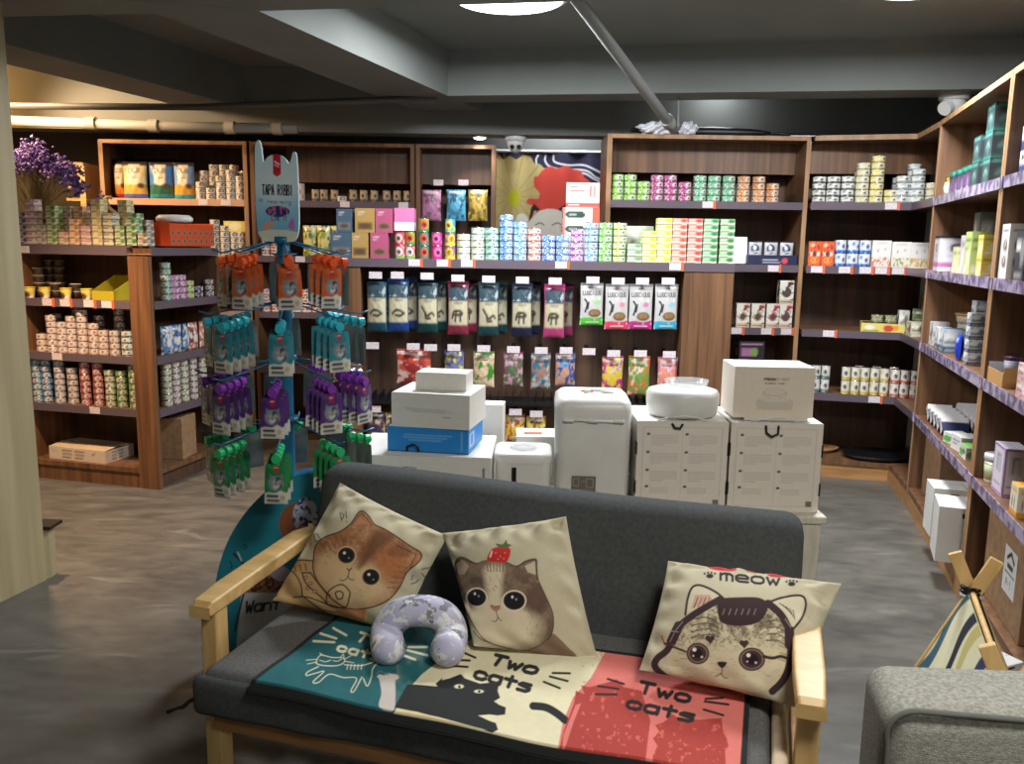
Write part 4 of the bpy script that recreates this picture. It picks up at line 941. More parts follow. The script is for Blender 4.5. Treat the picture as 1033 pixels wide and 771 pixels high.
def A_st(c1,c2,s):
    def g_(U,V):
        a=Art(U,V,tuple(int(k*.82+30) for k in c1),aa=.12); a.mix((V<.5)*1.,(222,218,198)); a.mix((V<.12)*1.,(150,140,120)); a.ell(.75,.6,.22,.3,c2); a.line([(.1,.2),(.55,.2)],.1,c2); a.line([(.1,.75),(.45,.75)],.12,(240,240,235)); return a.c
    return g_
for u,n,k,c1,c2,cn in ((637,3,'s0',(150,185,150),(120,160,120),'grey-green'),(653,6,'s1',(215,205,120),(205,215,40),'yellow'),(668,7,'s2',(214,222,120),(220,225,40),'bright yellow'),(683,7,'s3',(225,150,125),(205,80,70),'salmon'),(698.5,7,'s4',(225,130,115),(205,60,60),'red'),(714,7,'s5',(110,180,120),(40,130,70),'green'),(730.5,7,'s6',(130,180,120),(40,120,60),'dark green')):
    if u==653: n=5
    row.stack(u,n,k,artbox(.083,.08,.0365,A_st(c1,c2,1),c1,(225,222,205),nx=12,nz=7,name='food_box'),.0368,cn,rot=0,noun='small carton',cat='box')
cbox(640,.0,'gb',(188,196,178),(150,150,130),.20,.215,'wide pale green-white carton standing behind the small cartons',ins=.2,name='carton')
for i,(u,z0,z1) in enumerate(((618,1.60,1.70),(622,1.60,1.69),(630,1.58,1.68),(634,1.58,1.69))):
    pass
# red and white teaser wand boxes right of the mural
def A_wand(U,V):
    a=Art(U*1.3,V,(226,214,208),aa=.03); a.line([(.15,.82),(.45,.82)],.04,(80,60,60)); a.line([(.15,.66),(.7,.66)],.05,(160,60,60)); a.line([(.95,.45),(.95,.85)],.06,(205,80,70)); a.line([(1.1,.45),(1.1,.85)],.06,(205,80,70)); a.rect(-.1,.0,1.4,.18,(215,80,70)); a.line([(.1,.09),(.5,.09)],.03,(240,230,225)); return a.c
def A_wand2(U,V):
    a=Art(U*2,V,(228,220,216),aa=.04); a.line([(.35,.5),(1.0,.5)],.45,(40,70,55)); a.line([(.35,.5),(.7,.5)],.08,(190,200,195)); a.rect(1.6,-.1,2.1,1.1,(220,90,70)); a.rect(-.1,-.1,.12,1.1,(225,120,110)); a.line([(1.15,.6),(1.5,.6)],.05,(220,150,140)); return a.c
WB=P_('wnd',artbox(.22,.12,.085,A_wand2,(225,200,195),nx=40,nz=14,name='wand_box'))
for j in range(2): WB.put(Cc.P(Cc.sx(585,1.5,.28),.28,ZCt+.151+j*.086),0,f'red white box with dark oval, {["lower","upper"][j]} of two behind the counter tins','box','red white boxes on the counter')
P_('sb0',carton_fn(.24,.12,.148,mat='kraft')).put(Cc.P(Cc.sx(585,1.5,.28),.28,ZCt+.0005),0,'plain pale carton under the red white boxes behind the tins','box')
P_('wnd1',artbox(.20,.05,.145,A_wand,(228,215,210),nx=40,nz=34,name='header_card')).put(Cc.P(Cc.sx(587,1.6,.26),.26,ZCt+.3245),0,'white display box with red band and writing above counter tins','box')
# ================================================================== HANGING BAGS
def A_rank(c,animal,top=(60,80,90)):
    def g_(U,V):
        a=Art(U,V*1.6,c,aa=.05); a.rect(.04,.3,.96,1.02,(196,188,158)); a.rect(.04,1.02,.96,1.42,top); a.mix((np.abs(a.vnoise(3,3)-.5)<.04)*((a.y>1.05)&(a.y<1.36)&(a.x>.06)&(a.x<.94)),(170,180,180)); a.line([(.3,.95),(.7,.95)],.03,(70,65,55))
        for st in animal: a.line([(.15+.7*p[0],.38+.45*p[1]) for p in st],.08,(60,52,42),sm=True)
        a.line([(.15,1.5),(.85,1.5)],.03,(120,130,140)); a.rect(-.1,.0,1.1,.1,c); return a.c
    return g_
duck=[[(.1,.9),(.35,.5),(.5,.3),(.8,.5),(.95,.35)],[(.35,.5),(.4,.15),(.7,.15)]]; fish=[[(.1,.4),(.3,.6),(.6,.6),(.9,.4)],[(.3,.3),(.6,.25),(.8,.35)]]; cow=[[(.1,.3),(.2,.7),(.6,.75),(.8,.6)],[(.3,.1),(.35,.6)],[(.65,.1),(.65,.6)],[(.2,.5),(.75,.5)]]
RB=[(379,278,(18,70,88),fish,'dark teal'),(401,278,(20,60,120),fish,'blue'),(431,279,(14,60,62),duck,'dark green'),(462,281,(130,40,62),cow,'maroon'),(493,282,(24,60,66),duck,'dark green white-labelled'),(527,283,(30,32,62),cow,'black and navy'),(560,284,(175,60,115),cow,'magenta and cream')]
hw=0
def hang(u,v,key,fn,h,lab,cat='bag',grp=None,card=True,n=1,w=None):
    x,z=hook(u,v,card); f=P_(key,fn)
    for k in range(n):
        f.put((x,Cc.A.y+.045+k*.05,z-.016-h),random.uniform(-.12,.12),lab if n==1 else lab+(', front one' if k==0 else f', {["second","third"][k-1]} behind'),cat,grp)
for i,(u,v,c,an,cn) in enumerate(RB):
    hang(u,v,f'rb{i}',bag_fn(.125,.32,.05,A_rank(c,an),30,44,back=c),.32,f'{cn} pet food bag with animal silhouette, {ORD[i]} in top hanging row',grp='pet food bags in the top hanging row')
    P_(f'rb{i}',None).put((Cc.A.x+Cc.sx(u+4,1.2,.1)+.03,Cc.A.y+.15,gy(u,v,4.98).z-.012-.32),.05,f'{cn} pet food bag, rear one {ORD[i]} hook of top hanging row','bag','pet food bags in the top hanging row')
def A_lus(c):
    def g_(U,V):
        a=Art(U,V*1.55,(196,194,192),aa=.03); a.rect(-.1,-.1,1.1,.26,c); a.poly([(0,.26),(.3,.3),(.6,.24),(1,.32),(1,.2),(0,.2)],c); a.text('LUSCIOUS',(.1,1.12),(.075,0),(0,.13),.03,(30,28,30),1.35)
        a.ell(.62,.45,.28,.15,(120,90,60)); a.ell(.62,.47,.2,.09,(150,120,80)); a.line([(.2,.5),(.28,.8),(.18,.95)],.07,(30,28,30),sm=True); a.line([(.3,.6),(.35,.85)],.06,(40,38,40)); a.ell(.72,.85,.12,.09,tuple(int(k*.6+90) for k in c)); a.line([(.25,.12),(.8,.12)],.03,(235,235,235)); a.mix((a.vnoise(5,8)-.7)/.1,(230,230,230),.6); return a.c
    return g_
for i,(u,v,c,cn) in enumerate(((598,283,(90,190,60),'green'),(623.5,284,(222,70,100),'red'),(648,284,(190,50,130),'magenta'),(674,284,(60,170,205),'light blue'))):
    hang(u,v,f'lu{i}',bag_fn(.14,.27 if i else .25,.04,A_lus(c),54,66,back=(190,190,190)),.27 if i else .25,f'silver treat bag with {cn} base, hanging on top row at right',grp='silver treat bags')
def A_mix(cs,seed):
    def g_(U,V):
        a=Art(U,V*1.3,cs[0],aa=.05)
        for i,c in enumerate(cs[1:]):
            n=a.vnoise(5+i*2,seed+i*5); a.mix((n-.5)/.05,c)
        a.line([(.15,1.12),(.85,1.1)],.06,(230,225,215)); a.line([(.2,1.0),(.7,.98)],.04,(40,36,40)); a.ell(.5,.55,.22,.18,cs[-1]); return a.c
    return g_
R2B=[(376,349,((190,70,45),(220,130,100),(120,40,30)),'orange-red',.0,.20,0),(417,350,((200,80,60),(225,190,180),(150,50,50)),'crinkled orange-red',.21,.21,1),(434.5,351,((60,60,120),(90,110,180),(225,205,60)),'blue and yellow',.0,.15,0),(458,351,((70,80,120),(215,200,80),(120,120,160)),'navy yellow-starred',.12,.19,0),(488,352,((60,140,50),(190,170,130),(230,200,170)),'green and beige',.13,.22,0),(518,353,((150,60,110),(200,160,170),(90,110,80)),'pink patterned',.12,.21,0),(546,354,((50,110,130),(170,190,190),(160,120,110)),'teal patterned',.12,.22,0),(571,354,((60,80,140),(110,150,190),(200,150,130)),'blue tinned-fish',.12,.2,0),(619,357,((180,50,120),(205,190,190),(220,190,60)),'magenta stick-treat',.13,.225,0),(646,357,((222,100,50),(215,200,180),(120,150,70)),'orange stick-treat',.13,.24,0),(675,358,((196,120,160),(215,180,190),(230,140,110)),'light pink',.12,.22,0)]
for i,(u,v,cs,cn,w,h,_) in enumerate(R2B):
    if w<.05: hook(u,v); continue
    hang(u,v,f'r2{i}',bag_fn(w,h,.04,A_mix(cs,i*3+1),26,34,back=cs[0]),h,f'{cn} snack bag, {ORD[i]} in middle hanging row of counter',grp='snack bags in the middle hanging row')
hook(594,355)
R3B=[(378,413,((120,90,70),(190,180,150),(60,50,90)),'brown and white'),(398,414,((180,150,70),(220,210,180),(90,60,60)),'yellow-brown'),(520,416,((190,60,60),(225,220,210),(225,190,60)),'red and yellow'),(541,418,((225,195,70),(235,215,120),(150,100,50)),'bright yellow'),(500,417,((120,60,130),(200,190,210),(80,60,90)),'purple')]
for i,(u,v,cs,cn) in enumerate(R3B):
    hang(u,v,f'r3{i}',bag_fn(.12,.17,.04,A_mix(cs,i*3+2),20,26,back=cs[0]),.17,f'{cn} snack bag in the lowest hanging row behind the sofa',grp='snack bags in the lowest hanging row',card=i!=1)
# two dark pouches slumped on the wire shelf line under the first bags
# ================================================================== LEFT BACK UNITS
def A_farm(c1,c2,c3,dog=(235,228,205)):
    def g_(U,V):
        a=Art(U,V*1.5,c1,aa=.05); a.rect(-.1,1.25,1.1,1.6,(60,50,55)); a.mix(((V<.35)*1.),c2); a.mix(((V<.12)*1.),c3); a.rect(.28,.65,.75,1.3,dog); a.ell(.52,.65,.23,.12,dog); a.text('DOG',(.32,1.0),(.11,0),(0,.14),.03,(60,60,70),1.4); a.line([(.4,.8),(.65,.8)],.03,(90,90,100)); a.ell(.8,.5,.12,.1,(90,70,50)); return a.c
    return g_
bf=[(121.5,.10,((230,190,120),(220,150,70),(200,50,60)),'cream and orange'),(139,.175,((235,220,170),(220,180,90),(90,110,190)),'large cream'),(165,.175,((70,130,205),(60,110,90),(40,150,160)),'blue'),(188,.15,((130,170,220),(225,170,70),(60,170,180)),'light blue and yellow')]
for i,(u,w,cs,cn) in enumerate(bf):
    P_(f'fb{i}',bag_fn(w,.28,.09,A_farm(*cs),34,44,back=(80,70,80))).put(L1.P(L1.sx(u,1.74,.1),.12 if i==0 else .08,1.7405),0,f'{cn} pet food bag on top shelf of orange-lit unit','bag','pet food bags on the orange-lit shelf')
P_('fb0',None).put(L1.P(L1.sx(124,1.74,.1),.30,1.7405),0,'dark rear pet food bag at left of the orange-lit shelf','bag')
g='white tins on the orange-lit top shelf'
row=Row(L1,1.74,'orange-lit top shelf',g)
WW=can_fn(.034,.042,(232,226,214),(225,215,200),(60,52,50),(225,215,205),blobs=3)
for u,n in ((203,3),(212.5,2),(222,4),(231.5,5),(241,4)): row.stack(u,n,'ww',WW,.042,'white',inset=.05)
for u,n in ((207,5),(217,6),(227,6),(237,6),(246,5)): row.stack(u,n,'ww',WW,.042,'white rear',inset=.14)
g='white tins on the orange-lit second shelf'
row=Row(L1,1.35,'orange-lit second shelf',g)
for u,n in ((218,6),(226.5,5),(235,4),(243.5,4)): row.stack(u,n,'ww',WW,.042,'white',inset=.06)
def A_ylid(U,V):
    a=Art(U,V,(232,220,120),aa=.05); a.ell(.5,.5,.3,.3,(240,235,190)); return a.c
P_('yl',artbox(.16,.1,.075,A_ylid,(235,215,90),name='carton')).put(L1.P(L1.sx(239,1.5,.08),.09,1.35+.0005+4*.0423),0,'yellow box with round emblem atop tins, orange-lit unit','box')
g='dark gold tins on the top shelf behind the stand'
row=Row(L2,1.74,'dark back shelf behind the stand',g)
GT=can_fn(.028,.085,(150,125,95),(70,60,52),(185,165,135),(50,40,36),tall=True,blobs=2)
TLW=can_fn(.036,.125,(226,205,185),(210,190,170),(180,120,110),(120,60,60),tall=True,blobs=2)
row.stack(302.5,1,'tlw',TLW,.125,'tall white')
for u in (318.5,326.8,337.5,356.5,367,377.5,390,400.5,411.5): row.stack(u,1,'gtn',GT,.085,'dark gold')
row.stack(345,1,'ww',WW,.042,'short white')
row=Row(L2,1.35,'dark back second shelf','green and yellow bags behind the stand','bag','snack bag')
for i,u in enumerate((313,327,341)): row.stack(u,1,f'gy{i}',bag_fn(.10,.24,.06,A_mix(((150,165,60),(60,90,50),(225,215,140)),i*4+2),22,30,back=(90,100,50)),.24,['olive green','green and cream','yellow-green'][i],inset=.07,rot=0)
row=Row(L2,.95,'dark back third shelf','red and white tins low behind the stand','tin','tin')
for i,u in enumerate((268,276,300,310,320)): row.stack(u,4,'rw',can_fn(.034,.042,(170,60,60),(230,220,210),(235,225,215),(90,40,40)),.042,'red and white',inset=.06)
row=Row(L2,1.35,'dark back second shelf, left','red and white tins behind the stand','tin','tin')
for i,u in enumerate((268,277)): row.stack(u,3,'rw',None,.042,'red and white',inset=.06)
# hanging pouches in the third unit
for i,(u,c,cn) in enumerate(((435,(160,110,140),'mauve'),(460,(80,150,185),'pale blue'),(482,(178,156,80),'gold'))):
    p=gy(u,186,6.14); P_(f'hp{i}',bag_fn(.14,.235,.05,A_mix((c,tuple(int(k*.7) for k in c),tuple(min(255,int(k*1.3)) for k in c)),i+2),22,30,back=c)).put((p.x,6.17,p.z-.255),0,f'{cn} pack hanging in the dark back unit left of mural','bag')
    b=MB(); b.tube((p.x-L3.A.x,.0,p.z-.005),(p.x-L3.A.x,.35,p.z-.005),.003,'metal',n=6)
    if i<2: b.box(p.x-L3.A.x+.02,p.x-L3.A.x+.09,-.004,0,p.z-.01,p.z+.03,'tag')
    un=[o for o in COL.objects if o.get('label','').startswith('dark brown back unit')][0]; b.build('hook',un)
# lower left units: cartons seen through the gondola gaps
# ================================================================== MURAL
def A_mural(U,V,P):
    x,y=projn(P)
    a=Art(x,y,(42,40,66),aa=1.0).at(500,140,7.708)
    for pts in ([(450,130),(460,180),(560,205),(680,205),(760,235),(840,280),(900,330)],[(390,130),(385,170),(420,215),(520,240),(640,240),(720,255),(780,300),(860,330)],[(330,130),(315,170),(350,230),(560,260),(690,270),(760,310),(850,355)]):
        a.line(pts,13,(225,225,230),sm=True)
    a.poly([(0,150),(60,160),(110,135),(160,160),(215,130),(270,140),(300,190),(345,200),(385,250),(390,330),(370,420),(390,500),(340,600),(330,700),(0,700)],(196,176,116),sm=True)
    n=a.vnoise(.09,4); m=a.emask(140,400,260,300)
    th=np.arctan2((a.y-(140+450/7.7)),(a.x-(500+140/7.7))); a.mix((np.cos(th*14)>.93)*m*.5,(160,135,80))
    a.ell(143,462,48,70,(190,190,40))
    a.poly([(300,300),(330,290),(360,250),(420,215),(480,230),(540,210),(600,235),(660,250),(690,300),(735,340),(730,400),(690,440),(700,520),(650,550),(560,560),(350,560),(290,520),(240,500),(260,465),(330,465),(340,420),(300,370)],(214,74,62),sm=True)
    a.poly([(160,640),(170,595),(205,580),(240,600),(260,650),(250,710),(170,700)],(226,222,212),sm=True)
    a.poly([(255,650),(275,540),(300,505),(345,550),(300,590)],(50,36,36)); a.poly([(275,640),(300,560),(320,560),(300,620)],(220,150,145))
    a.poly([(480,550),(560,500),(582,540),(575,640),(545,580)],(60,40,40)); a.poly([(510,560),(550,530),(560,610)],(220,150,145))
    a.poly([(250,720),(260,650),(300,600),(350,560),(420,545),(500,560),(550,610),(575,680),(570,780),(260,780)],(228,222,208),sm=True)
    a.line([(310,670),(345,655),(375,670)],8,(90,60,60),sm=True); a.line([(440,672),(480,655),(515,672)],8,(90,60,60),sm=True)
    a.line([(500,690),(545,700)],6,(200,110,90)); a.line([(505,715),(545,715)],6,(200,110,90))
    return a.c
b=MB(); X0,X1=gy(497,200,6.5).x,gy(625,200,6.5).x; Z0,Z1=1.15,2.14
def fmur(s):
    def g_(U,V):
        fold=.018*np.sin(U*2*PI*3.2+.6)*(.35+.65*(1-V))+.008*np.sin(U*31)
        return np.stack([X0+(X1-X0)*U,6.5+fold+s,Z0+(Z1-Z0)*V],1)
    return g_
b.grid(fmur(0),230,170,'cloth',A_mural); b.grid(fmur(.004),40,20,'cloth',flip=True,base=(60,60,80))
o=b.build('printed_curtain'); tag(o,'printed wall curtain with white cat, red flower and yellow daisy on navy','curtain')
b=MB(); b.tube((X0-.05,6.503,2.15),(X1+.05,6.503,2.15),.012,'wht',n=10); b.build('curtain_rod',o)
# ================================================================== LEFT GONDOLA
CZ=1.405+.0125
g='small cartons along the top of the left freestanding shelf'
row=Row(A,CZ,'left freestanding shelf top',g,'box','small carton')
def sb(c1,c2): return artbox(.061,.061,.0365,A_st(c1,c2,1),c1,(205,200,180),nx=9,nz=6,name='food_box')
for u,n,k,c1,c2,cn in ((22,6,'a0',(205,150,120),(50,80,160),'blue and salmon'),(33.5,8,'a1',(205,90,130),(230,225,225),'pink and white'),(45,4,'a2',(180,170,165),(150,140,135),'pale grey'),(57,7,'a3',(130,170,90),(90,140,60),'green'),(68.5,3,'a4',(205,140,130),(190,150,110),'salmon'),(79.5,5,'a5',(220,170,100),(205,120,70),'orange'),(91,4,'a6',(210,100,130),(190,170,160),'pink'),(102.5,8,'a7',(215,205,110),(190,170,110),'yellow'),(114,6,'a8',(80,70,120),(200,200,130),'purple and yellow'),(125,4,'a3',(130,170,90),(90,140,60),'green'),(136.5,5,'a9',(90,160,80),(60,130,60),'bright green'),(148,3,'aa',(150,130,115),(120,110,100),'brown-grey')):
    row.stack(u,max(2,n-1),k,sb(c1,c2),.0368,cn,rot=0,inset=.05)
for u,n,k,c1,c2,cn in ((40,7,'ab',(90,92,90),(60,62,60),'dark grey'),(63,7,'ab',(90,92,90),(60,62,60),'dark grey'),(73,8,'a2',0,0,'pale grey'),(85,8,'a5',0,0,'orange'),(96,7,'a2',0,0,'pale grey'),(118,7,'ab',0,0,'dark grey'),(129,9,'a7',0,0,'yellow'),(138,7,'a9',0,0,'bright green'),(144,6,'aa',0,0,'brown-grey')):
    row.stack(u,n-2,k,sb(c1,c2) if c1 else None,.0368,cn+' rear',rot=0,inset=.14)
# orange tray of pouches on the end of that counter
def A_otray(U,V):
    a=Art(U*8,V*2,(205,80,40),aa=.08)
    for i in range(8):
        for r in (0,1):
            a.ell(i+.5,.45+r*.75,.28,.26,(150,130,110)); a.ell(i+.5,.45+r*.75,.14,.16,(70,55,50))
    return a.c
def otray():
    b=MB(); b.grid(lambda U,V:np.stack([(U-.5)*.46,np.full(U.size,-.10),V*.13],1),70,20,'print',lambda U,V,P:A_otray(U,V),smooth=False)
    b.box(-.23,-.228,-.0995,.10,0,.14,'print',(222,80,30)); b.box(.228,.23,-.0995,.10,0,.14,'print',(222,80,30)); b.box(-.228,.228,.098,.10,0,.14,'print',(222,80,30)); b.box(-.228,.228,-.0995,.098,0,.128,'print',(120,50,30)); return b.build('display_tray')
o=otray(); p=gy(188,250,5.2); q_=AE.P(.43,.118); o.location=(q_.x,q_.y,CZ+.0005); o.rotation_euler=(0,0,AE.ang); tag(o,'orange display tray full of small packs at end of left counter','tray')
b=MB(); b.lathe([(.06,0),(.075,.01),(.075,.03),(.06,.045),(.0001,.048)],'wht',20,sx=1.5,sy=.8); o=b.build('white_dish'); q_=AE.P(.40,.12); o.location=(q_.x,q_.y,CZ+.1405+.001); tag(o,'small whitish oval pack lying on the orange display tray','pack')
# second tier: cups and yellow tray
def cup():
    b=MB(); b.lathe([(.022,0),(.0325,.062)],'print',20,cols=[(60,50,45),(60,50,45)])
    def A_(U,V,P):
        a=Art(U*2%1,V,(232,215,110),aa=.1); a.rect(-.1,-.1,1.1,.35,(235,230,220)); a.ell(.5,.35,.25,.3,(100,70,50)); return a.c
    b.grid(lambda U,V:np.stack([(.0228+.0102*V)*np.cos(U*2*PI),(.0228+.0102*V)*np.sin(U*2*PI),V*.06],1),25,8,'gloss',A_)
    o=b.build('food_cup'); c=MB(); c.lathe([(.035,.062),(.035,.066),(.0001,.0665)],'gloss',20,c=(228,205,60)); c.build('lid',o); return o
row=Row(A,1.10,'left shelf second tier','yellow cups on the left shelf','cup','food cup')
for u in (27,46,67,88): row.stack(u,1,'cup',cup,.067,'yellow',inset=.04)
def dcup():
    b=MB(); b.lathe([(.024,0),(.034,.04),(.034,.043),(.0001,.044)],'gloss',18,cols=[(55,48,44),(80,68,60),(215,200,180),(205,190,165)]); return b.build('food_cup')
row=Row(A,1.10,'left shelf second tier','dark cups on the left shelf','cup','pudding cup')
for u,n in ((36,4),(57,2),(77,2),(97,1)): row.stack(u,n,'dcup',dcup,.0442,'dark',inset=.115)
for u,n in ((26,4),(41,5),(56,5)): row.stack(u,n,'dcup',dcup,.0442,'dark rear',inset=.20)
def ytray():
    b=MB(); W_,D_=.15,.20
    b.box(-W_/2,W_/2,-D_/2,D_/2,0,.004,'print',(170,160,44))
    b.box(-W_/2,W_/2,-D_/2,-D_/2+.003,.004,.055,'print',(178,168,44)); b.box(-W_/2,W_/2,D_/2-.003,D_/2,.004,.14,'print',(178,168,44))
    for x in (-W_/2,W_/2-.003): b.add([(x,-D_/2+.003,.004),(x+.003,-D_/2+.003,.004),(x+.003,D_/2-.003,.004),(x,D_/2-.003,.004),(x,-D_/2+.003,.055),(x+.003,-D_/2+.003,.055),(x+.003,D_/2-.003,.14),(x,D_/2-.003,.14)],[(0,3,2,1),(4,5,6,7),(0,1,5,4),(1,2,6,5),(2,3,7,6),(3,0,4,7)],'print',rgb((170,160,40)))
    return b.build('display_tray')
o=ytray(); o.location=A.P(A.sx(115,1.1,.12),.128,1.1005); o.rotation_euler=(0,0,A.ang); tag(o,'empty yellow cardboard display tray on the left shelf','tray')
# third tier tins
row=Row(A,.78,'left shelf third tier','tins on the third tier of the left shelf')
TB=lambda c1,c2,s=1:can_fn(.0305,.037,c1,c2,(225,215,210),(90,75,75),seed=s,blobs=3)
for u,n,k,c1,c2,cn in ((43,3,'b1',(200,180,165),(180,150,140),'pinkish'),(54,6,'b2',(205,195,188),(180,150,150),'whitish'),(64,5,'b2',0,0,'whitish'),(74,6,'b2',0,0,'whitish'),(85,7,'b2',0,0,'whitish'),(96,5,'b1',0,0,'pinkish'),(106,4,'b1',0,0,'pinkish'),(117,4,'b3',(190,185,185),(150,130,130),'greyish'),(129,4,'b4',(205,215,205),(40,90,90),'white and teal')):
    row.stack(u,n,k,TB(c1,c2) if c1 else None,.037,cn,inset=.05)
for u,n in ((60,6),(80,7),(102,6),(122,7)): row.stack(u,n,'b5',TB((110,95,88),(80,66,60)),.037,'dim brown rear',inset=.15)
# fourth tier tall stacks
row=Row(A,.47,'left shelf fourth tier','tins on the fourth tier of the left shelf')
for u,n,k,c1,c2,cn in ((36,7,'d1',(70,150,175),(50,110,150),'teal blue'),(49,7,'d2',(60,140,190),(40,90,150),'blue'),(62,7,'d3',(190,180,180),(110,130,170),'whitish blue'),(75,6,'d4',(185,180,178),(120,110,110),'silver'),(88,7,'d5',(175,60,60),(150,50,50),'red'),(101,7,'d5',0,0,'red'),(113,6,'d6',(170,185,150),(100,130,80),'sage'),(124.5,6,'d7',(100,150,60),(70,120,40),'leaf green'),(137,7,'d7',0,0,'leaf green')):
    row.stack(u,n,k,TB(c1,c2) if c1 else None,.037,cn,inset=.05)
# end shelves (facing right)
row=Row(AE,1.10,'end of left shelf, second tier','tins on the end of the left shelf')
for u,n,k,c1,c2,cn in ((168,6,'e1',(130,170,150),(90,130,110),'pale green'),(175.5,4,'e2',(190,130,175),(150,80,140),'mauve'),(183,4,'e2',0,0,'mauve'),(191,3,'e3',(170,185,90),(120,140,60),'yellow-green'),(200,2,'e4',(60,60,90),(40,40,60),'dark blue'),(211,3,'e5',(140,135,125),(90,85,80),'grey'),(220,3,'e5',0,0,'grey')):
    row.stack(u,n,k,TB(c1,c2) if c1 else None,.037,cn,inset=.04)
row=Row(AE,.78,'end of left shelf, third tier','snack bags on the end of the left shelf','bag','snack bag')
for i,(u,c,cn) in enumerate(((169,(90,140,190),'blue'),(177,(80,130,190),'pale-topped blue'),(185,(100,150,200),'light blue'),(195,(200,90,60),'orange'),(204,(205,120,90),'salmon'))):
    row.stack(u,1,f'eb{i}',bag_fn(.085,.17,.05,A_mix((c,tuple(int(k*.6) for k in c),(225,220,215)),i*2+1),18,24,back=c),.17,cn,rot=-.7+AE.ang*0-.0 if 0 else None,inset=.05)
row=Row(AE,.47,'end of left shelf, fourth tier','tins on the fourth tier end')
for i,u in enumerate((169,177.5,186,195,204.5)): row.stack(u,7,['e6','e7'][i%2],TB((190,188,160),(130,140,90)) if i%2==0 else TB((195,185,175),(140,110,100)),.037,['cream green','cream brown'][i%2],inset=.05)
p=AE.P(.30,.13,.1205); o=carton_fn(.2,.2,.26)(); o.location=p; o.rotation_euler=(0,0,-.05); tag(o,'brown cardboard box with white tape under the end shelf','cardboard box')
def fbox():
    b=MB(); w,d,h=.42,.24,.075
    def A_(U,V):
        a=Art(U*4,V,(222,208,190),aa=.05)
        for x0 in (1.0,1.9): a.line([(x0,.75),(x0+.6,.75)],.12,(130,120,115)); a.line([(x0,.5),(x0+.6,.5)],.12,(130,120,115)); a.line([(x0,.25),(x0+.5,.25)],.12,(120,110,105))
        a.line([(.2,.7),(.6,.7)],.05,(150,140,130)); a.line([(3.1,.6),(3.3,.75)],.08,(90,80,80)); return a.c
    b.grid(lambda U,V:np.stack([(U-.5)*w,np.full(U.size,-d/2),V*h],1),50,10,'print',lambda U,V,P:A_(U,V),smooth=False)
    b.grid(lambda U,V:np.stack([np.full(U.size,w/2),(U-.5)*d,V*h],1),30,10,'print',lambda U,V,P:A_(U,V),smooth=False)
    b.box(-w/2,w/2-.0005,-d/2+.0005,d/2,0,h-.012,'kraft'); o=b.build('flat_carton')
    for (y0,y1,a_) in ((-d/2,-.01,.09),(d/2,.01,-.09)):
        b=MB(); s=1 if y1>y0 else -1; b.box(-w/2,w/2,0,abs(y1-y0),0,.002,'kraft',M4=Matrix.Translation((0,y0,h))@Matrix.Rotation(0 if s>0 else PI,4,'Z')@Matrix.Rotation(.10,4,'X')); b.build('flap',o)
    return o
o=fbox(); p=A.P(A.sx(92,.12,.14),.15,.1205); o.location=p; o.rotation_euler=(0,0,A.ang-.05); tag(o,'flat pale cardboard carton with black print on the base shelf','cardboard box')
# dried flowers
t=thing('dried_flower_bunch','bunch of dried purple flowers in a vase on the left shelf top','flowers',tuple(A.P(A.sx(40,CZ,.3),.30,CZ+.0006)),0)
b=MB(); b.lathe([(.045,0),(.06,.03),(.062,.09),(.045,.15),(.035,.18),(.04,.2),(.034,.2),(.028,.17)],'rail',24); b.build('vase',t)
rs=np.random.RandomState(11); sb_=MB(); fl=MB()
def blob(b,c,r,col):
    v=[];f=[]; 
    P=[(0,0,1),(1,0,0),(0,1,0),(-1,0,0),(0,-1,0),(0,0,-1)]
    R_=Matrix.Rotation(rs.rand()*3,3,'Z')@Matrix.Rotation(rs.rand()*3,3,'X')
    for p in P: q=R_@Vector(p); v.append((c[0]+q.x*r,c[1]+q.y*r,c[2]+q.z*r*rs.uniform(.7,1.2)))
    b.add(v,[(0,1,2),(0,2,3),(0,3,4),(0,4,1),(5,2,1),(5,3,2),(5,4,3),(5,1,4)],'print',rgb(col))
for i in range(150):
    ang=rs.uniform(-1,1); far=i%9==0
    tx=rs.normal(-.0,.14)+(.20 if i%5==0 else 0); ty=rs.normal(0,.07); tz=.22+.36*math.exp(-((tx-.0)/.26)**2)*rs.uniform(.72,1.08)
    if tx>.16: tz=.50-(tx-.16)*1.2+rs.uniform(-.02,.03)
    P0=Vector((rs.uniform(-.02,.02),rs.uniform(-.02,.02),.15)); P2=Vector((tx,ty,tz+.0)); P1=(P0+P2)/2+Vector((-tx*.12,0,.07))
    pts=[P0*(1-s)**2+P1*2*s*(1-s)+P2*s*s for s in (0,.33,.66,1)]
    sb_.path(pts,.0012,'stem',4)
    for k in range(11):
        c=P2+Vector((rs.normal(0,.018),rs.normal(0,.018),rs.normal(-.01,.022)))
        blob(fl,c,rs.uniform(.007,.014),[(112,84,170),(84,62,150),(150,120,190),(170,140,185),(98,80,165)][rs.randint(5)])
sb_.build('stem_cluster',t); fl.build('flower_heads',t)
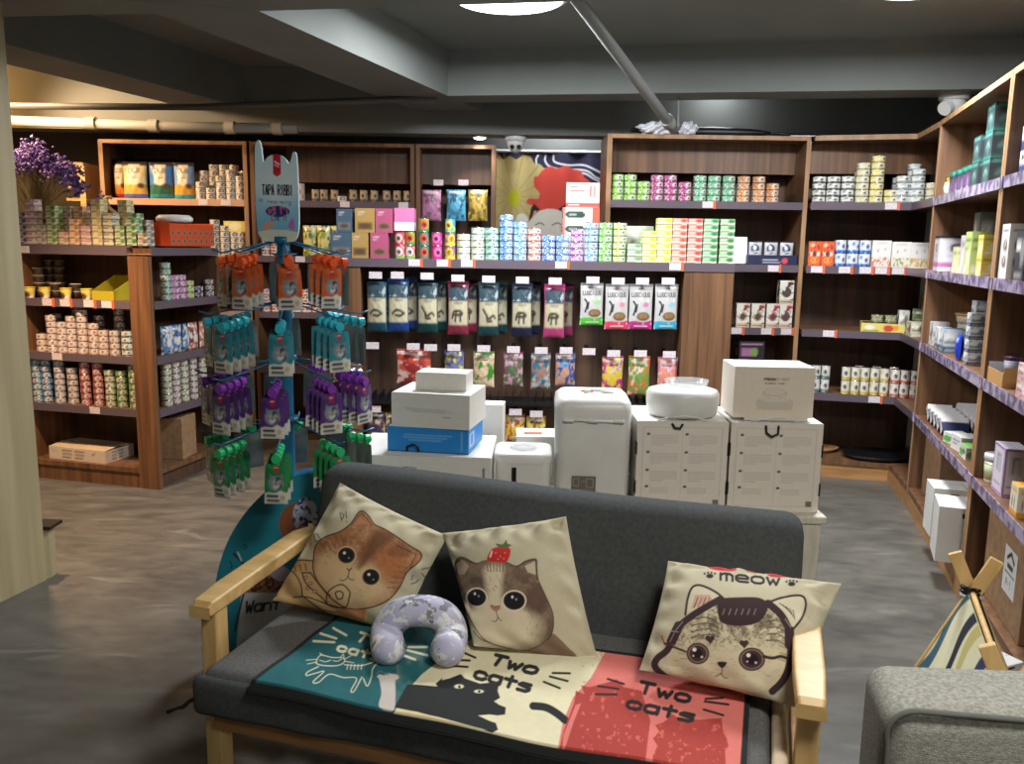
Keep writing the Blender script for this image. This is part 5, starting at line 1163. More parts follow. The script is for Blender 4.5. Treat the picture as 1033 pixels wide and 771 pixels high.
# little wooden ornaments standing behind the cartons
def A_wood(): pass
t=thing('wooden_deer_ornament','small orange-lit wooden animal ornament beside the purple flowers','ornament',tuple(A.P(A.sx(90,CZ,.40),.60,CZ+.0006)),0)
b=MB(); b.box(-.07,.07,-.02,.02,0,.18,'pinez'); b.build('plinth',t)
b=MB(); b.path([(-.05,0,.18),(-.055,0,.25),(-.02,0,.30),(.02,0,.30)],.012,'pinez',8); b.path([(-.02,0,.30),(-.005,0,.24),(.04,0,.20),(.07,0,.19)],.012,'pinez',8); b.path([(-.02,0,.3),(-.06,0,.305),(-.075,0,.29)],.01,'pinez',8); b.build('body',t)
t=thing('wooden_rack','small orange-lit wooden step rack beside the left back unit','rack',(-3.06,6.2,0),0)
b=MB(); b.box(-.02,.02,-.1,.1,0,1.98,'pinez'); b.build('post',t)
for z,w in ((1.72,.13),(1.80,.11),(1.9,.12)):
    b=MB(); b.box(-w,-.021,-.08,.08,z,z+.02,'pine'); b.build('rung',t)
b=MB(); b.prism([(-.08,-.05),(-.02,-.05),(-.02,.05),(-.08,.05)],1.921,1.99,'pinez'); b.build('knob',t)
# ================================================================== place the tins (300 individuals, remainder as stuff)
def place_tins():
    short=[t for t in TINS if not t[8]]; tall=[t for t in TINS if t[8]]
    short.sort(key=lambda t:-t[0]); keep=short[:300]; rest=short[300:]
    for t in keep+tall:
        o=t[2].put(t[3],t[4],t[5],t[6],t[7])
        if t[8]: o.name='tall_tin'
    if rest:
        V=[];F=[];C=[];MI=[];SM=[];mats=[];off=0
        for t in rest:
            me=(t[2].o or t[2].pre).data; n=len(me.vertices); v=np.empty(n*3); me.vertices.foreach_get('co',v); v=v.reshape(-1,3)
            c,s_=math.cos(t[4]),math.sin(t[4]); R=np.array([[c,-s_,0],[s_,c,0],[0,0,1]]); v=v@R.T+np.array(t[3]); V.append(v)
            col=np.empty(n*4,np.float32); me.color_attributes['Col'].data.foreach_get('color',col); C.append(col)
            mm=[]
            for m in me.materials:
                if m not in mats: mats.append(m)
                mm.append(mats.index(m))
            for p in me.polygons: F.append([i+off for i in p.vertices]); MI.append(mm[p.material_index]); SM.append(p.use_smooth)
            off+=n
        me=bpy.data.meshes.new('food_tins'); me.from_pydata([tuple(x) for x in np.concatenate(V)],[],F)
        for m in mats: me.materials.append(m)
        me.polygons.foreach_set('material_index',MI); me.polygons.foreach_set('use_smooth',SM)
        a=me.color_attributes.new('Col','FLOAT_COLOR','POINT'); a.data.foreach_set('color',np.concatenate(C)); me.update()
        o=bpy.data.objects.new('food_tins',me); COL.objects.link(o); tag(o,'the many remaining small tins stacked deeper on the shelves','tins'); o['kind']='stuff'
    for pr in {id(t[2]):t[2] for t in TINS}.values():
        if pr.pre is not None and pr.o is None: bpy.data.objects.remove(pr.pre); pr.pre=None
place_tins()
# ================================================================== POUCH STAND
def A_headboard(U,V,P):
    P=P/np.array([.86,1,.79])
    x=P[:,0]/.075*100; z=P[:,2]*1000
    a=Art(P[:,0]*1000,-z,(206,234,244),aa=1.2)
    t=np.clip((z-60)/190,0,1); a.mix(1-t,(92,176,216),.85); a.mix(a.emask(0,-215,75,60,0,40),(222,238,242),.8)
    a.rect(-14,-345,14,-262,(200,40,60)); a.poly([(-14,-262),(14,-262),(0,-252)],(200,40,60)); a.line([(-7,-310),(8,-300)],6,(240,220,220)); a.line([(-7,-298),(6,-290)],4,(240,220,220))
    a.text('TAPA RIBBI',(-54,-182),(8,0),(0,-38),4.6,(26,28,60),1.4)
    a.text('FRESH MEAT',(-36,-150),(5.2,0),(0,-8),1.4,(40,60,120),1.45)
    n=a.vnoise(.06,3); m=a.emask(0,-118,44,22); a.mix(m*(n>.45),(50,60,130)); a.mix(m*(n<.42),(205,80,110))
    for i in range(7): a.line([(-34+i*11,-130),(-30+i*11,-108)],4,(40,40,110) if i%2 else (220,90,110))
    a.text('LIVE IT',(-22,-82),(6,0),(0,-16),2.2,(60,50,80),1.35)
    a.poly([(-62,-45),(-40,-75),(-20,-80),(-12,-70),(-28,-50),(-50,-38)],(214,160,140),sm=True); a.poly([(38,-60),(52,-92),(62,-70),(58,-48)],(190,110,180),sm=True)
    a.poly([(-75,-36),(-30,-46),(30,-46),(75,-38),(70,10),(-70,10)],(214,220,205)); a.ell(45,-150,6,10,(60,120,170),a=.5); a.ell(-60,-160,9,7,(60,120,170),a=.5)
    return a.c
SX,SY=-.735,2.715
t=thing('pouch_display_stand','teal display stand with cat-eared header hung with coloured pouches','display stand',(SX,SY,0),.0)
STAND=t
# header outline (x right, z up), metres
HB0=[(-.045,.0),(.045,.0),(.066,.015),(.075,.05),(.077,.12),(.075,.25),(.071,.33),(.066,.348),(.058,.345),(.050,.315),(.042,.303),(.034,.318),(.018,.333),(0,.338),(-.018,.335),(-.034,.325),(-.046,.308),(-.051,.315),(-.056,.365),(-.062,.388),(-.070,.386),(-.078,.36),(-.080,.26),(-.079,.12),(-.074,.04),(-.062,.012)]
HB=[(x*.86,z*.79) for x,z in HB0]
def plate(name,outline,th,artfn,n,mat,parent,loc,rot,side=(180,205,215),step=None):
    P=Art(0,0,(0,0,0)).smooth(np.array(outline,float)); 
    x0,z0=P.min(0); x1,z1=P.max(0); b=MB()
    # painted front built from scanline strips so that the outline stays crisp
    nx=n; nz=int(n*(z1-z0)/(x1-x0))
    zs=np.linspace(z0+1e-4,z1-1e-4,nz); 
    cols={}
    X,Z=np.meshgrid(np.linspace(x0,x1,nx),zs); 
    A0=Art(X.ravel(),Z.ravel(),(0,0,0)); ins=A0.inside(P); 
    # snap outside neighbours onto outline
    pts=np.stack([X.ravel(),Z.ravel()],1); q=pts.copy()
    n_=len(P); best=np.full(len(pts),1e9)
    for i in range(n_):
        a=P[i]; c=P[(i+1)%n_]; ab=c-a; L=(ab**2).sum(); t_=np.clip(((pts-a)@ab)/max(L,1e-12),0,1); pr=a+t_[:,None]*ab; d=np.hypot(*(pts-pr).T); m=(d<best); best[m]=d[m]; q[m]=pr[m]
    pts2=np.where(ins[:,None],pts,q)
    f=[]; I=ins.reshape(nz,nx)
    for j in range(nz-1):
        for i in range(nx-1):
            if I[j:j+2,i:i+2].any(): f.append((j*nx+i,j*nx+i+1,(j+1)*nx+i+1,(j+1)*nx+i))
    V=np.stack([pts2[:,0],np.full(len(pts2),-th/2),pts2[:,1]],1); c=artfn(None,None,V)
    b.add(V,f,mat,c); Vb=V.copy(); Vb[:,1]=th/2; b.add(Vb,[k[::-1] for k in f],mat,rgb(side))
    v=[(p[0],-th/2,p[1]) for p in P]+[(p[0],th/2,p[1]) for p in P]
    b.add(v,[(i,n_+i,n_+(i+1)%n_,(i+1)%n_) for i in range(n_)],mat,rgb(side),True)
    o=b.build(name,parent); o.location=loc; o.rotation_euler=rot
    # drop unused vertices
    bm=bmesh.new(); bm.from_mesh(o.data); bmesh.ops.delete(bm,geom=[w for w in bm.verts if not w.link_faces],context='VERTS'); bm.to_mesh(o.data); bm.free()
    return o
plate('header_board',HB,.014,A_headboard,120,'gloss',t,(-.008,-.02,1.452),(0,.012,0))
b=MB(); b.tube((0,0,.0),(0,0,1.46),.02,'tealp',n=18); b.build('pole',t)
b=MB(); b.lathe([(.045,1.415),(.02,1.405),(.02,1.40)],'tealp',18); b.build('collar',t)
# base: a thick round-headed printed board
def A_base(U,V,P):
    a=Art(P[:,0]*1000,P[:,2]*1000,(34,140,158),aa=3); n=a.vnoise(.004,2); a.mix(n,(20,110,135),.6)
    return a.c
def A_base2(U,V,P):
    # photo-traced art, expressed in the board's own plane
    W=np.stack([P[:,0],P[:,1],P[:,2]],1); c,s_=math.cos(BR),math.sin(BR)
    X=SX+BX+W[:,0]*c-W[:,1]*s_; Y=SY+BY+W[:,0]*s_+W[:,1]*c; x,y=projn(np.stack([X,Y,W[:,2]],1))
    a=Art(x,y,(38,142,162),aa=1.0).at(200,480,4.82)
    a.mix(a.vnoise(.02,2),(32,126,150),.7)
    a.ell(470,230,75,95,(150,90,60),rot=.3); a.ell(520,200,62,90,(60,66,110)); a.mix(a.emask(520,200,60,88)*(a.vnoise(.22,6)>.5),(190,200,225)); a.ell(500,215,9,12,(20,20,60)); a.ell(545,235,9,12,(20,20,60)); a.ell(560,170,14,30,(200,205,225)); a.ell(505,260,20,14,(200,110,120))
    a.poly([(215,590),(225,540),(270,500),(340,470),(400,460),(470,500),(480,600)],(84,52,36),sm=True); k=a.emask(340,545,130,75)*(a.vnoise(.45,4,1)>.52); a.mix(k,(160,110,80))
    a.poly([(320,470),(345,440),(400,440),(450,470),(460,510),(400,520),(360,500)],(190,175,200),sm=True)
    a.poly([(210,575),(480,575),(520,900),(180,900)],(206,208,214)); a.line([(222,575),(178,760)],9,(30,28,34))
    a.text('Want',(228,672),(34,-4),(8,-52),11,(24,24,28),1.3)
    a.line([(175,385),(215,430)],11,(40,44,48)); a.line([(192,378),(210,420)],7,(220,225,225)); a.line([(215,345),(232,340),(236,355),(218,362)],4,(20,60,70)); a.line([(152,420),(165,440),(160,455)],5,(20,60,70))
    a.ell(290,165,60,40,(24,96,112),soft=40,a=.0)
    return a.c
BR=.0; BX,BY=.055,-.0
R_=.33
BO=[(x*.80,z*.94) for x,z in [(-.36,.0),(-.385,.15),(-.385,.30),(-.35,.43),(-.29,.54),(-.2,.64),(-.09,.715),(.04,.745),(.17,.72),(.28,.65),(.36,.53),(.385,.38),(.38,.15),(.36,.0)]]
plate('base_board',BO,.075,A_base2,230,'gloss',t,(BX,BY,0.004),(0,0,BR),side=(26,104,150))
b=MB(); b.box(-.25,.45,-.12,.06,0,.006,'tealp'); b.build('foot_plate',t)
def A_pouch(c,dark):
    def g_(U,V):
        a=Art(U,V*1.75,c,aa=.05); a.rect(.38,1.38,.62,1.85,(185,40,45)); a.line([(.42,1.6),(.58,1.6)],.04,(230,190,190))
        a.mix((a.vnoise(3,3)-.55)/.1,dark,.5)
        a.ell(.5,.92,.33,.32,(132,140,150)); a.poly([(.22,1.05),(.22,1.32),(.4,1.2)],(120,128,138)); a.poly([(.78,1.05),(.78,1.32),(.6,1.2)],(120,128,138)); a.mix(a.emask(.5,.92,.3,.3)*(a.vnoise(7,5)>.56),(60,66,78)); a.ell(.39,.97,.05,.05,(230,225,190)); a.ell(.61,.97,.05,.05,(230,225,190)); a.ell(.39,.97,.025,.03,(20,20,20)); a.ell(.61,.97,.025,.03,(20,20,20)); a.ell(.5,.78,.13,.1,(200,205,210)); a.ell(.5,.84,.04,.03,(60,40,40))
        a.poly([(-.1,-.1),(1.1,-.1),(1.1,.6),(.9,.5),(.7,.62),(.5,.5),(.2,.52),(-.1,.45)],(214,214,208)); a.line([(.15,.36),(.55,.36)],.12,(50,45,45)); a.line([(.15,.16),(.6,.16)],.1,(40,36,36)); a.ell(.78,.3,.1,.12,(190,180,140))
        return a.c
    return g_
TIERS=[(1.415,(205,98,48),(150,66,34),(236,96,44),'orange',8,.185,(3,3,3,2,3,2,3,3),.35,1.405),
       (1.222,(52,138,152),(30,98,112),(50,185,205),'turquoise',8,.235,(3,4,3,3,3,3,3,4),.2,0),
       (1.035,(86,50,122),(56,32,86),(128,56,172),'purple',9,.25,(4,4,4,3,4,3,4,3,4),.1,0),
       (.833,(40,138,80),(26,98,56),(46,190,120),'green',8,.25,(4,4,3,3,4,3,3,4),.12,0)]
SLP=.045
for ti,(z,c,dk,cap,cn,n,R0,cnt,ph,_) in enumerate(TIERS):
    tn=['top','second','third','lowest'][ti]
    b=MB(); b.lathe([(.021,-.012),(.034,-.01),(.034,.01),(.021,.012)],'tealp',16,o=(0,0,z+.042)); ring=b.build('hook_ring',t)
    def pch():
        b=MB()
        def fn(s_):
            def g_(U,V):
                bul=np.sin(PI*U)**.6*np.sin(PI*np.clip(V/.96,0,1))**.5*(1-.35*V)
                return np.stack([(U-.5)*.070*(1-.12*V**6),s_*.0072*bul,-.016-(1-V)*.125],1)
            return g_
        b.grid(fn(-1),22,34,'gloss',lambda U,V,P:A_pouch(c,dk)(U,V)); b.grid(fn(1),10,12,'gloss',flip=True,base=(128,138,136)); o=b.build('cat_treat_pouch')
        q=MB(); pr=[]
        for k in range(18):
            a0=2*PI*k/18; pr.append((.0135*(1+.06*(k%2))*math.cos(a0),.0135*(1+.06*(k%2))*math.sin(a0)))
        v=[(x,-.0105,zz) for x,zz in pr]+[(x,.0105,zz) for x,zz in pr]; q.add(v,[tuple(range(18)),tuple(range(35,17,-1))]+[(i,18+i,18+(i+1)%18,(i+1)%18) for i in range(18)],'gloss',rgb(cap)); q.box(-.008,.008,-.005,.005,-.02,-.008,'gloss',cap); q.build('screw_cap',o); return o
    pr_=Proto(pch)
    for k in range(n):
        a_=-PI/2+ph+2*PI*k/n; d=Vector((math.cos(a_),math.sin(a_),0)); 
        b=MB(); c0=Vector((0,0,z)); b.path([c0+d*.02+Vector((0,0,SLP*(1-.02/R0))),c0+d*(R0*.5)+Vector((0,0,SLP*.5)),c0+d*R0,c0+d*(R0+.03)+Vector((0,0,.010))],.0028,'tealp',6); b.build('hook',ring)
        side='front' if math.sin(a_)<-.5 else ('rear' if math.sin(a_)>.5 else ('left' if math.cos(a_)<0 else 'right'))
        if side=='front' and abs(math.cos(a_))>.25: side='front '+('left' if math.cos(a_)<0 else 'right')
        if side=='rear' and abs(math.cos(a_))>.25: side='rear '+('left' if math.cos(a_)<0 else 'right')
        m=cnt[k%len(cnt)]
        for j in range(m):
            rr=R0+.005-.0255*j; base_=((a_+PI/2+PI)%(2*PI))-PI; sg=1 if base_>=0 else -1; yaw=(base_*.66 if abs(base_)<=PI/2+.01 else sg*(PI-(PI-abs(base_))*.66))+random.uniform(-.03,.03)
            p=Vector((SX,SY,z))+d*rr+Vector((0,0,-.0245+SLP*(1-rr/R0)))
            pr_.put(p,(random.uniform(-.015,.015),random.uniform(-.04,.04),yaw),f'{cn}-capped pouch, {["outermost","second","third","fourth","fifth"][j]} on the {side} hook, {tn} tier of stand','pouch',f'{cn} pouches on the display stand')
# ================================================================== SOFA
SO=Vector((-.57,2.42,0)); SU=Vector((.957,-.290,0)); SN=Vector((-.290,-.957,0)); SANG=math.atan2(SU.y,SU.x)
# local frame: +x along the sofa, local -y towards the viewer
def sp(x,n,z=0): return SO+SU*x+SN*n+Vector((0,0,z))
sofa=thing('sofa','charcoal two-seat sofa with pale wooden arms in the foreground','sofa',SO,SANG)
def rbox(name,x0,x1,n0,n1,z0,z1,m,r,parent,shape=None,seg=3,nsub=12):
    """soft box: bevelled and subdivided"""
    bm=bmesh.new(); bmesh.ops.create_cube(bm,size=1)
    for v in bm.verts: v.co=Vector(((x0+x1)/2+v.co.x*(x1-x0),-( (n0+n1)/2+v.co.y*(n1-n0)),(z0+z1)/2+v.co.z*(z1-z0)))
    bmesh.ops.recalc_face_normals(bm,faces=bm.faces)
    bmesh.ops.bevel(bm,geom=bm.edges[:],offset=r,segments=4,profile=.5,affect='EDGES')
    bmesh.ops.subdivide_edges(bm,edges=[e for e in bm.edges if e.calc_length()>.12],cuts=nsub,use_grid_fill=True)
    if shape: 
        for v in bm.verts: v.co=shape(v.co.copy())
    me=bpy.data.meshes.new(name); bm.to_mesh(me); bm.free(); me.materials.append(M[m])
    for p in me.polygons: p.use_smooth=True
    o=bpy.data.objects.new(name,me); COL.objects.link(o); o.parent=parent; return o
SW=1.36
def shp_back(v):
    t=(.80-v.z)/.40; v.y-=.13*t+.0; v.y+= .012*math.sin(v.x*2.4+1)*0; v.z+=.004*math.sin(v.x*5+.6)-.008-.02*(v.x/1.36)*(1 if v.z>.6 else 0); v.x+=.008; return v
rbox('back_cushion',-.005,SW,-.13,.0,.34,.80,'fab',.045,sofa,shp_back)
def shp_seat(v):
    v.z+=.008*math.sin(v.x*4.5+.8)*(1 if v.z>.4 else 0)-.0; return v
SEATZ=.462
rbox('seat_cushion',.032,SW-.055,.07,.618,.35,SEATZ,'fabt',.03,sofa,shp_seat)
# dark skirt of the seat cover over the front edge and its tie cord
def shp_sk(v):
    v.y+= -.006*math.sin(v.x*9)-.004*math.sin(v.x*23); v.z+=.006*math.sin(v.x*7)*(1 if v.z<.36 else 0); return v
rbox('seat_side_pad',SW-.054,SW-.022,.08,.60,.355,.462,'kraft',.014,sofa)
rbox('seat_cover_skirt',.02,SW-.057,.590,.632,.362,.456,'fab',.02,sofa,shp_sk)
b=MB(); b.path([(.03,-.62,.40),(.01,-.625,.39),(-.005,-.627,.375),(-.02,-.63,.37),(-.045,-.633,.358)],[.006,.005,.006,.004,.006],'black',8); b.build('tie_cord',sofa)
for sx_,x0 in ((-1,-.030),(1,SW-.018)):
    x1=x0+.058; xc=(x0+x1)/2
    b=MB(); # arm board: slight slope and rounded nose
    P=[(.0,.612),(.10,.628),(.45,.612),(.545,.603),(.56,.588)]
    v=[];f=[]
    for (n,z),th in zip(P,(.036,.038,.038,.036,.018)):
        wv=.0 if n<.5 else (.004 if n<.55 else .008)
        v+=[(x0-.002+wv,-n,z),(x1+.002-wv,-n,z),(x1+.002-wv,-n,z-th),(x0-.002+wv,-n,z-th)]
    for i in range(len(P)-1):
        for k in range(4): f.append((i*4+k,(i+1)*4+k,(i+1)*4+(k+1)%4,i*4+(k+1)%4))
    f=[q[::-1] for q in f]; f.append((3,2,1,0)[::-1]); L_=(len(P)-1)*4; f.append((L_+3,L_+2,L_+1,L_))
    b.add(v,f,'pine'); b.build('armrest',sofa,bevel=.006)
    b=MB(); b.box(xc-.022,xc+.022,-.53,-.482,0,.572,'pinez'); b.build('leg',sofa,bevel=.004)
    b=MB(); b.add([(xc-.02,.10,.0),(xc+.02,.10,.0),(xc+.02,.145,.0),(xc-.02,.145,.0),(xc-.02,.0-.05,.60),(xc+.02,-.05,.60),(xc+.02,-.005,.60),(xc-.02,-.005,.60)],[(0,3,2,1),(4,5,6,7),(0,1,5,4),(1,2,6,5),(2,3,7,6),(3,0,4,7)],'pinez'); b.build('leg',sofa,bevel=.004)
    b=MB(); b.box(xc-.014,xc+.014,-.481,.06,.27,.335,'rail'); b.build('side_rail',sofa,bevel=.003)
b=MB(); b.box(.024,SW-.018,-.56,-.531,.285,.350,'rail'); b.build('front_rail',sofa,bevel=.003)
b=MB(); b.box(.024,SW-.018,.03,.06,.268,.335,'rail'); b.build('rear_rail',sofa,bevel=.003)
for i in range(9):
    b=MB(); x=.07+i*.15; b.box(x,x+.05,-.494,.029,.325,.339,'rail'); b.build('slat',sofa)
# ------------------------------------------------------------------ blanket with cat pictures
def A_blanket(U,V,P):
    x,y=projn(P); TE=(26,92,98)
    a=Art(x,y,TE,aa=.8); a.mix((a.vnoise(.06,3)-.35)*1.5,(36,112,116),.6)
    # cream and red panels
    a.at(0,0,1).poly([(458,655),(425,681),(408,700),(396,722),(386,760),(640,860),(800,900),(800,600),(560,600)],(222,214,180))
    a.mix(((a.vnoise(.08,9)-.5)*2)*(a.x>400),(205,196,160),.25)
    a.poly([(600,640),(612,655),(596,684),(578,704),(568,728),(556,790),(700,900),(900,900),(900,600)],(216,118,110))
    a.at(190,560,3.656)
    W=(224,222,190)
    for p,q in (((535,270),(582,296)),((488,290),(545,308)),((462,318),(538,322)),((812,340),(880,340)),((808,352),(880,370)),((788,368),(836,386))): a.line([p,q],9,W)
    a.text('Tw',(612,312),(42,14),(24,-26),10,W,1.4); a.text('cats',(548,352),(28,7),(14,-26),9.5,W,1.5)
    a.line([(475,385),(490,370),(530,378),(570,380),(575,395),(550,408),(500,408),(472,400),(475,385)],3.2,W,sm=True); a.line([(490,370),(485,362),(500,372)],3,W); a.line([(560,378),(572,366),(575,385)],3,W)
    a.line([(485,388),(505,394),(525,388)],2.6,W,sm=True); a.line([(535,390),(550,392),(565,384)],2.6,W,sm=True)
    for p,q in (((435,388),(475,385)),((440,402),(475,395)),((575,385),(600,372)),((578,392),(610,398))): a.line([p,q],2.6,W)
    a.line([(575,405),(640,408),(700,390),(680,420),(675,450),(660,484),(645,455)],3.2,W,sm=True); a.line([(480,412),(440,432),(436,445),(470,436),(500,430),(460,468),(480,470),(520,440),(570,452),(620,455),(600,500),(612,502),(640,450)],3.2,W,sm=True)
    for i in range(5): a.line([(588+i*13,404),(585+i*13,422)],2.8,W)
    a.poly([(704,460),(696,450),(704,440),(722,444),(730,436),(750,438),(770,442),(776,455),(764,466),(764,520),(756,575),(704,560),(712,510)],(196,188,180),sm=True); a.line([(695,436),(705,428),(735,440)],6,(80,120,124))
    # black cat on the cream panel
    a.at(400,620,2.792); BK=(30,34,34)
    a.poly([(30,197),(60,198),(115,203),(110,195),(130,178),(128,185),(150,180),(170,172),(182,168),(192,180),(235,195),(290,190),(285,215),(292,235),(275,245),(290,255),(308,262),(306,282),(285,285),(262,282),(230,285),(262,300),(280,306),(286,325),(268,334),(240,322),(120,290),(-6,262)],BK)
    a.ell(176,203,13,6,(222,214,180)); a.ell(232,217,13,5,(222,214,180)); a.ell(177,204,4,5,BK); a.ell(233,217,4,4,BK)
    a.line([(385,258),(420,262),(450,278),(475,298)],22,BK,sm=True)
    for p,q in (((190,108),(222,122)),((158,128),(206,130)),((144,144),(200,148)),((440,165),(488,166)),((432,175),(482,188)),((415,190),(460,208))): a.line([p,q],6.5,(34,34,34))
    for txt,o,ex,ey in (('Two',(262,138),(34,8),(18,-24)),('cats',(218,178),(30,8),(12,-28))): a.text(txt,o,ex,ey,11,(34,34,34),1.36)
    # bottom border of the cream panel
    a.poly([(0,265),(60,275),(260,335),(258,340),(60,285),(0,272)],(220,200,150))
    # red panel cats
    DR=(168,62,54)
    a.poly([(505,215),(530,225),(520,200),(545,205),(600,190),(620,182),(640,205),(690,215),(715,300),(700,420),(720,560),(430,560),(450,420),(470,330),(500,250)],DR)
    a.poly([(505,255),(520,250),(500,300),(480,360),(465,400),(470,340)],(216,118,110))
    a.poly([(770,290),(760,270),(790,290),(850,297),(915,292),(920,330),(930,350),(935,370),(925,385),(930,460),(720,460),(722,400),(735,370),(722,350),(740,330),(728,312),(750,305)],DR)
    n=a.vnoise(.25,12); a.mix((n-.68)/.05*((a.x>585)),(222,110,96),.6)
    for p,q in (((595,182),(640,196)),((568,202),(625,210)),((560,225),(620,226)),((870,238),(920,235)),((868,245),(935,254)),((865,268),(920,284))): a.line([p,q],6.5,(34,30,32))
    for txt,o,ex,ey in (('Two',(680,218),(38,8),(10,-28)),('cats',(648,262),(36,8),(10,-28))): a.text(txt,o,ex,ey,11,(34,30,32),1.36)
    # dark hem
    hem=np.minimum(np.minimum(U*1.13,(1-U)*1.13),np.minimum(V,1-V)*.44); a.mix((.0125-hem)/.002+.5,(22,26,26))
    return a.c
BF=Vector((-.565,1.79,0)); 
bfo=BF-SO; fx=bfo.dot(SU); fn_=bfo.dot(SN)
def fb(U,V):
    # U along the sofa, V from front to back; the left side leans back outward a little
    x=fx+U*1.072+(.02)*(V)*(1-U); n=.650-V*.44
    z=np.full(U.size,SEATZ+.010)+.008*np.sin(x*4.5+.8)+.003*np.sin(U*17+V*5)*np.sin(V*9+1)
    # drape over the front edge
    over=np.clip(n-.634,0,1); z=z-over*1.2; 
    return np.stack([x,-n,z],1)
b=MB()
def colb(U,V,P):
    W=np.stack([SO.x+SU.x*P[:,0]+SN.x*-P[:,1],SO.y+SU.y*P[:,0]+SN.y*-P[:,1],P[:,2]],1); return A_blanket(U,V,W)
b.grid(fb,620,270,'cloth',colb); b.grid(lambda U,V:fb(U,V)-np.array([0,0,.004]),40,20,'cloth',flip=True,base=(40,44,44))
o=b.build('throw_blanket'); o.location=SO; o.rotation_euler=(0,0,SANG); tag(o,'throw blanket with teal, cream and red cat pictures lying on the sofa seat','blanket')
# ------------------------------------------------------------------ cushions
def fourpt(corners_px,planes):
    return [p for p in planes]
def cushion(name,C,T,artfn,label,n=230,pinch=.035,seed=0,backc=(205,198,172)):
    """C: four 3-D corners TL,TR,BR,BL"""
    C=[np.array(c,float) for c in C]; nrm=np.cross(C[1]-C[0],C[3]-C[0]); nrm/=np.linalg.norm(nrm)
    if nrm[1]>0: nrm=-nrm
    ctr=sum(C)/4
    def fn(s_):
        def g_(U,V):
            pu=4*U*(1-U); pv=4*V*(1-V)
            u2=.5+(U-.5)*(1-pinch*pv*(np.abs(U-.5)*2)**2*1.0); v2=.5+(V-.5)*(1-pinch*pu*(np.abs(V-.5)*2)**2)
            P=(1-u2)[:,None]*(v2[:,None]*C[0]+(1-v2)[:,None]*C[3])+u2[:,None]*(v2[:,None]*C[1]+(1-v2)[:,None]*C[2])
            t=T*(np.clip(np.sin(PI*U)*np.sin(PI*V),0,1)**.58)
            e=np.minimum(np.minimum(U,1-U),np.minimum(V,1-V))
            wr=.006*np.sin(U*38+seed+6*np.sin(V*9))*np.exp(-(V-.98)**2/.012)*1.2+.0055*np.sin(V*34+seed*2+5*U)*(np.exp(-(U-.03)**2/.01)+np.exp(-(U-.97)**2/.01))+.005*np.sin((U+V)*21+seed)*np.exp(-e**2/.012)+.0035*np.sin((U-V)*15+seed*3)*np.exp(-e**2/.03)
            wr=wr*np.clip(e*18,0,1)
            return P+nrm*(s_*t+wr*(1 if s_>0 else -1))[:,None]-ctr
        return g_
    b=MB(); b.grid(fn(1),n,n,'cloth',lambda U,V,P:artfn(P+ctr),flip=False); b.grid(fn(-1),40,40,'cloth',flip=True,base=backc)
    o=b.build(name); o.location=ctr; tag(o,label,'cushion')
    bm=bmesh.new(); bm.from_mesh(o.data); bmesh.ops.recalc_face_normals(bm,faces=bm.faces); bm.to_mesh(o.data); bm.free()
    return o
def onback(u,v,off): # ray against the plane parallel to the sofa back, off metres in front
    d=Vector(ray(u,v)); O=Vector((0,0,CH)); nn=Vector((SN.x,SN.y,0)); t=((SO+SN*off)-O).dot(nn)/d.dot(nn); return O+d*t
FUR=(186,132,88)
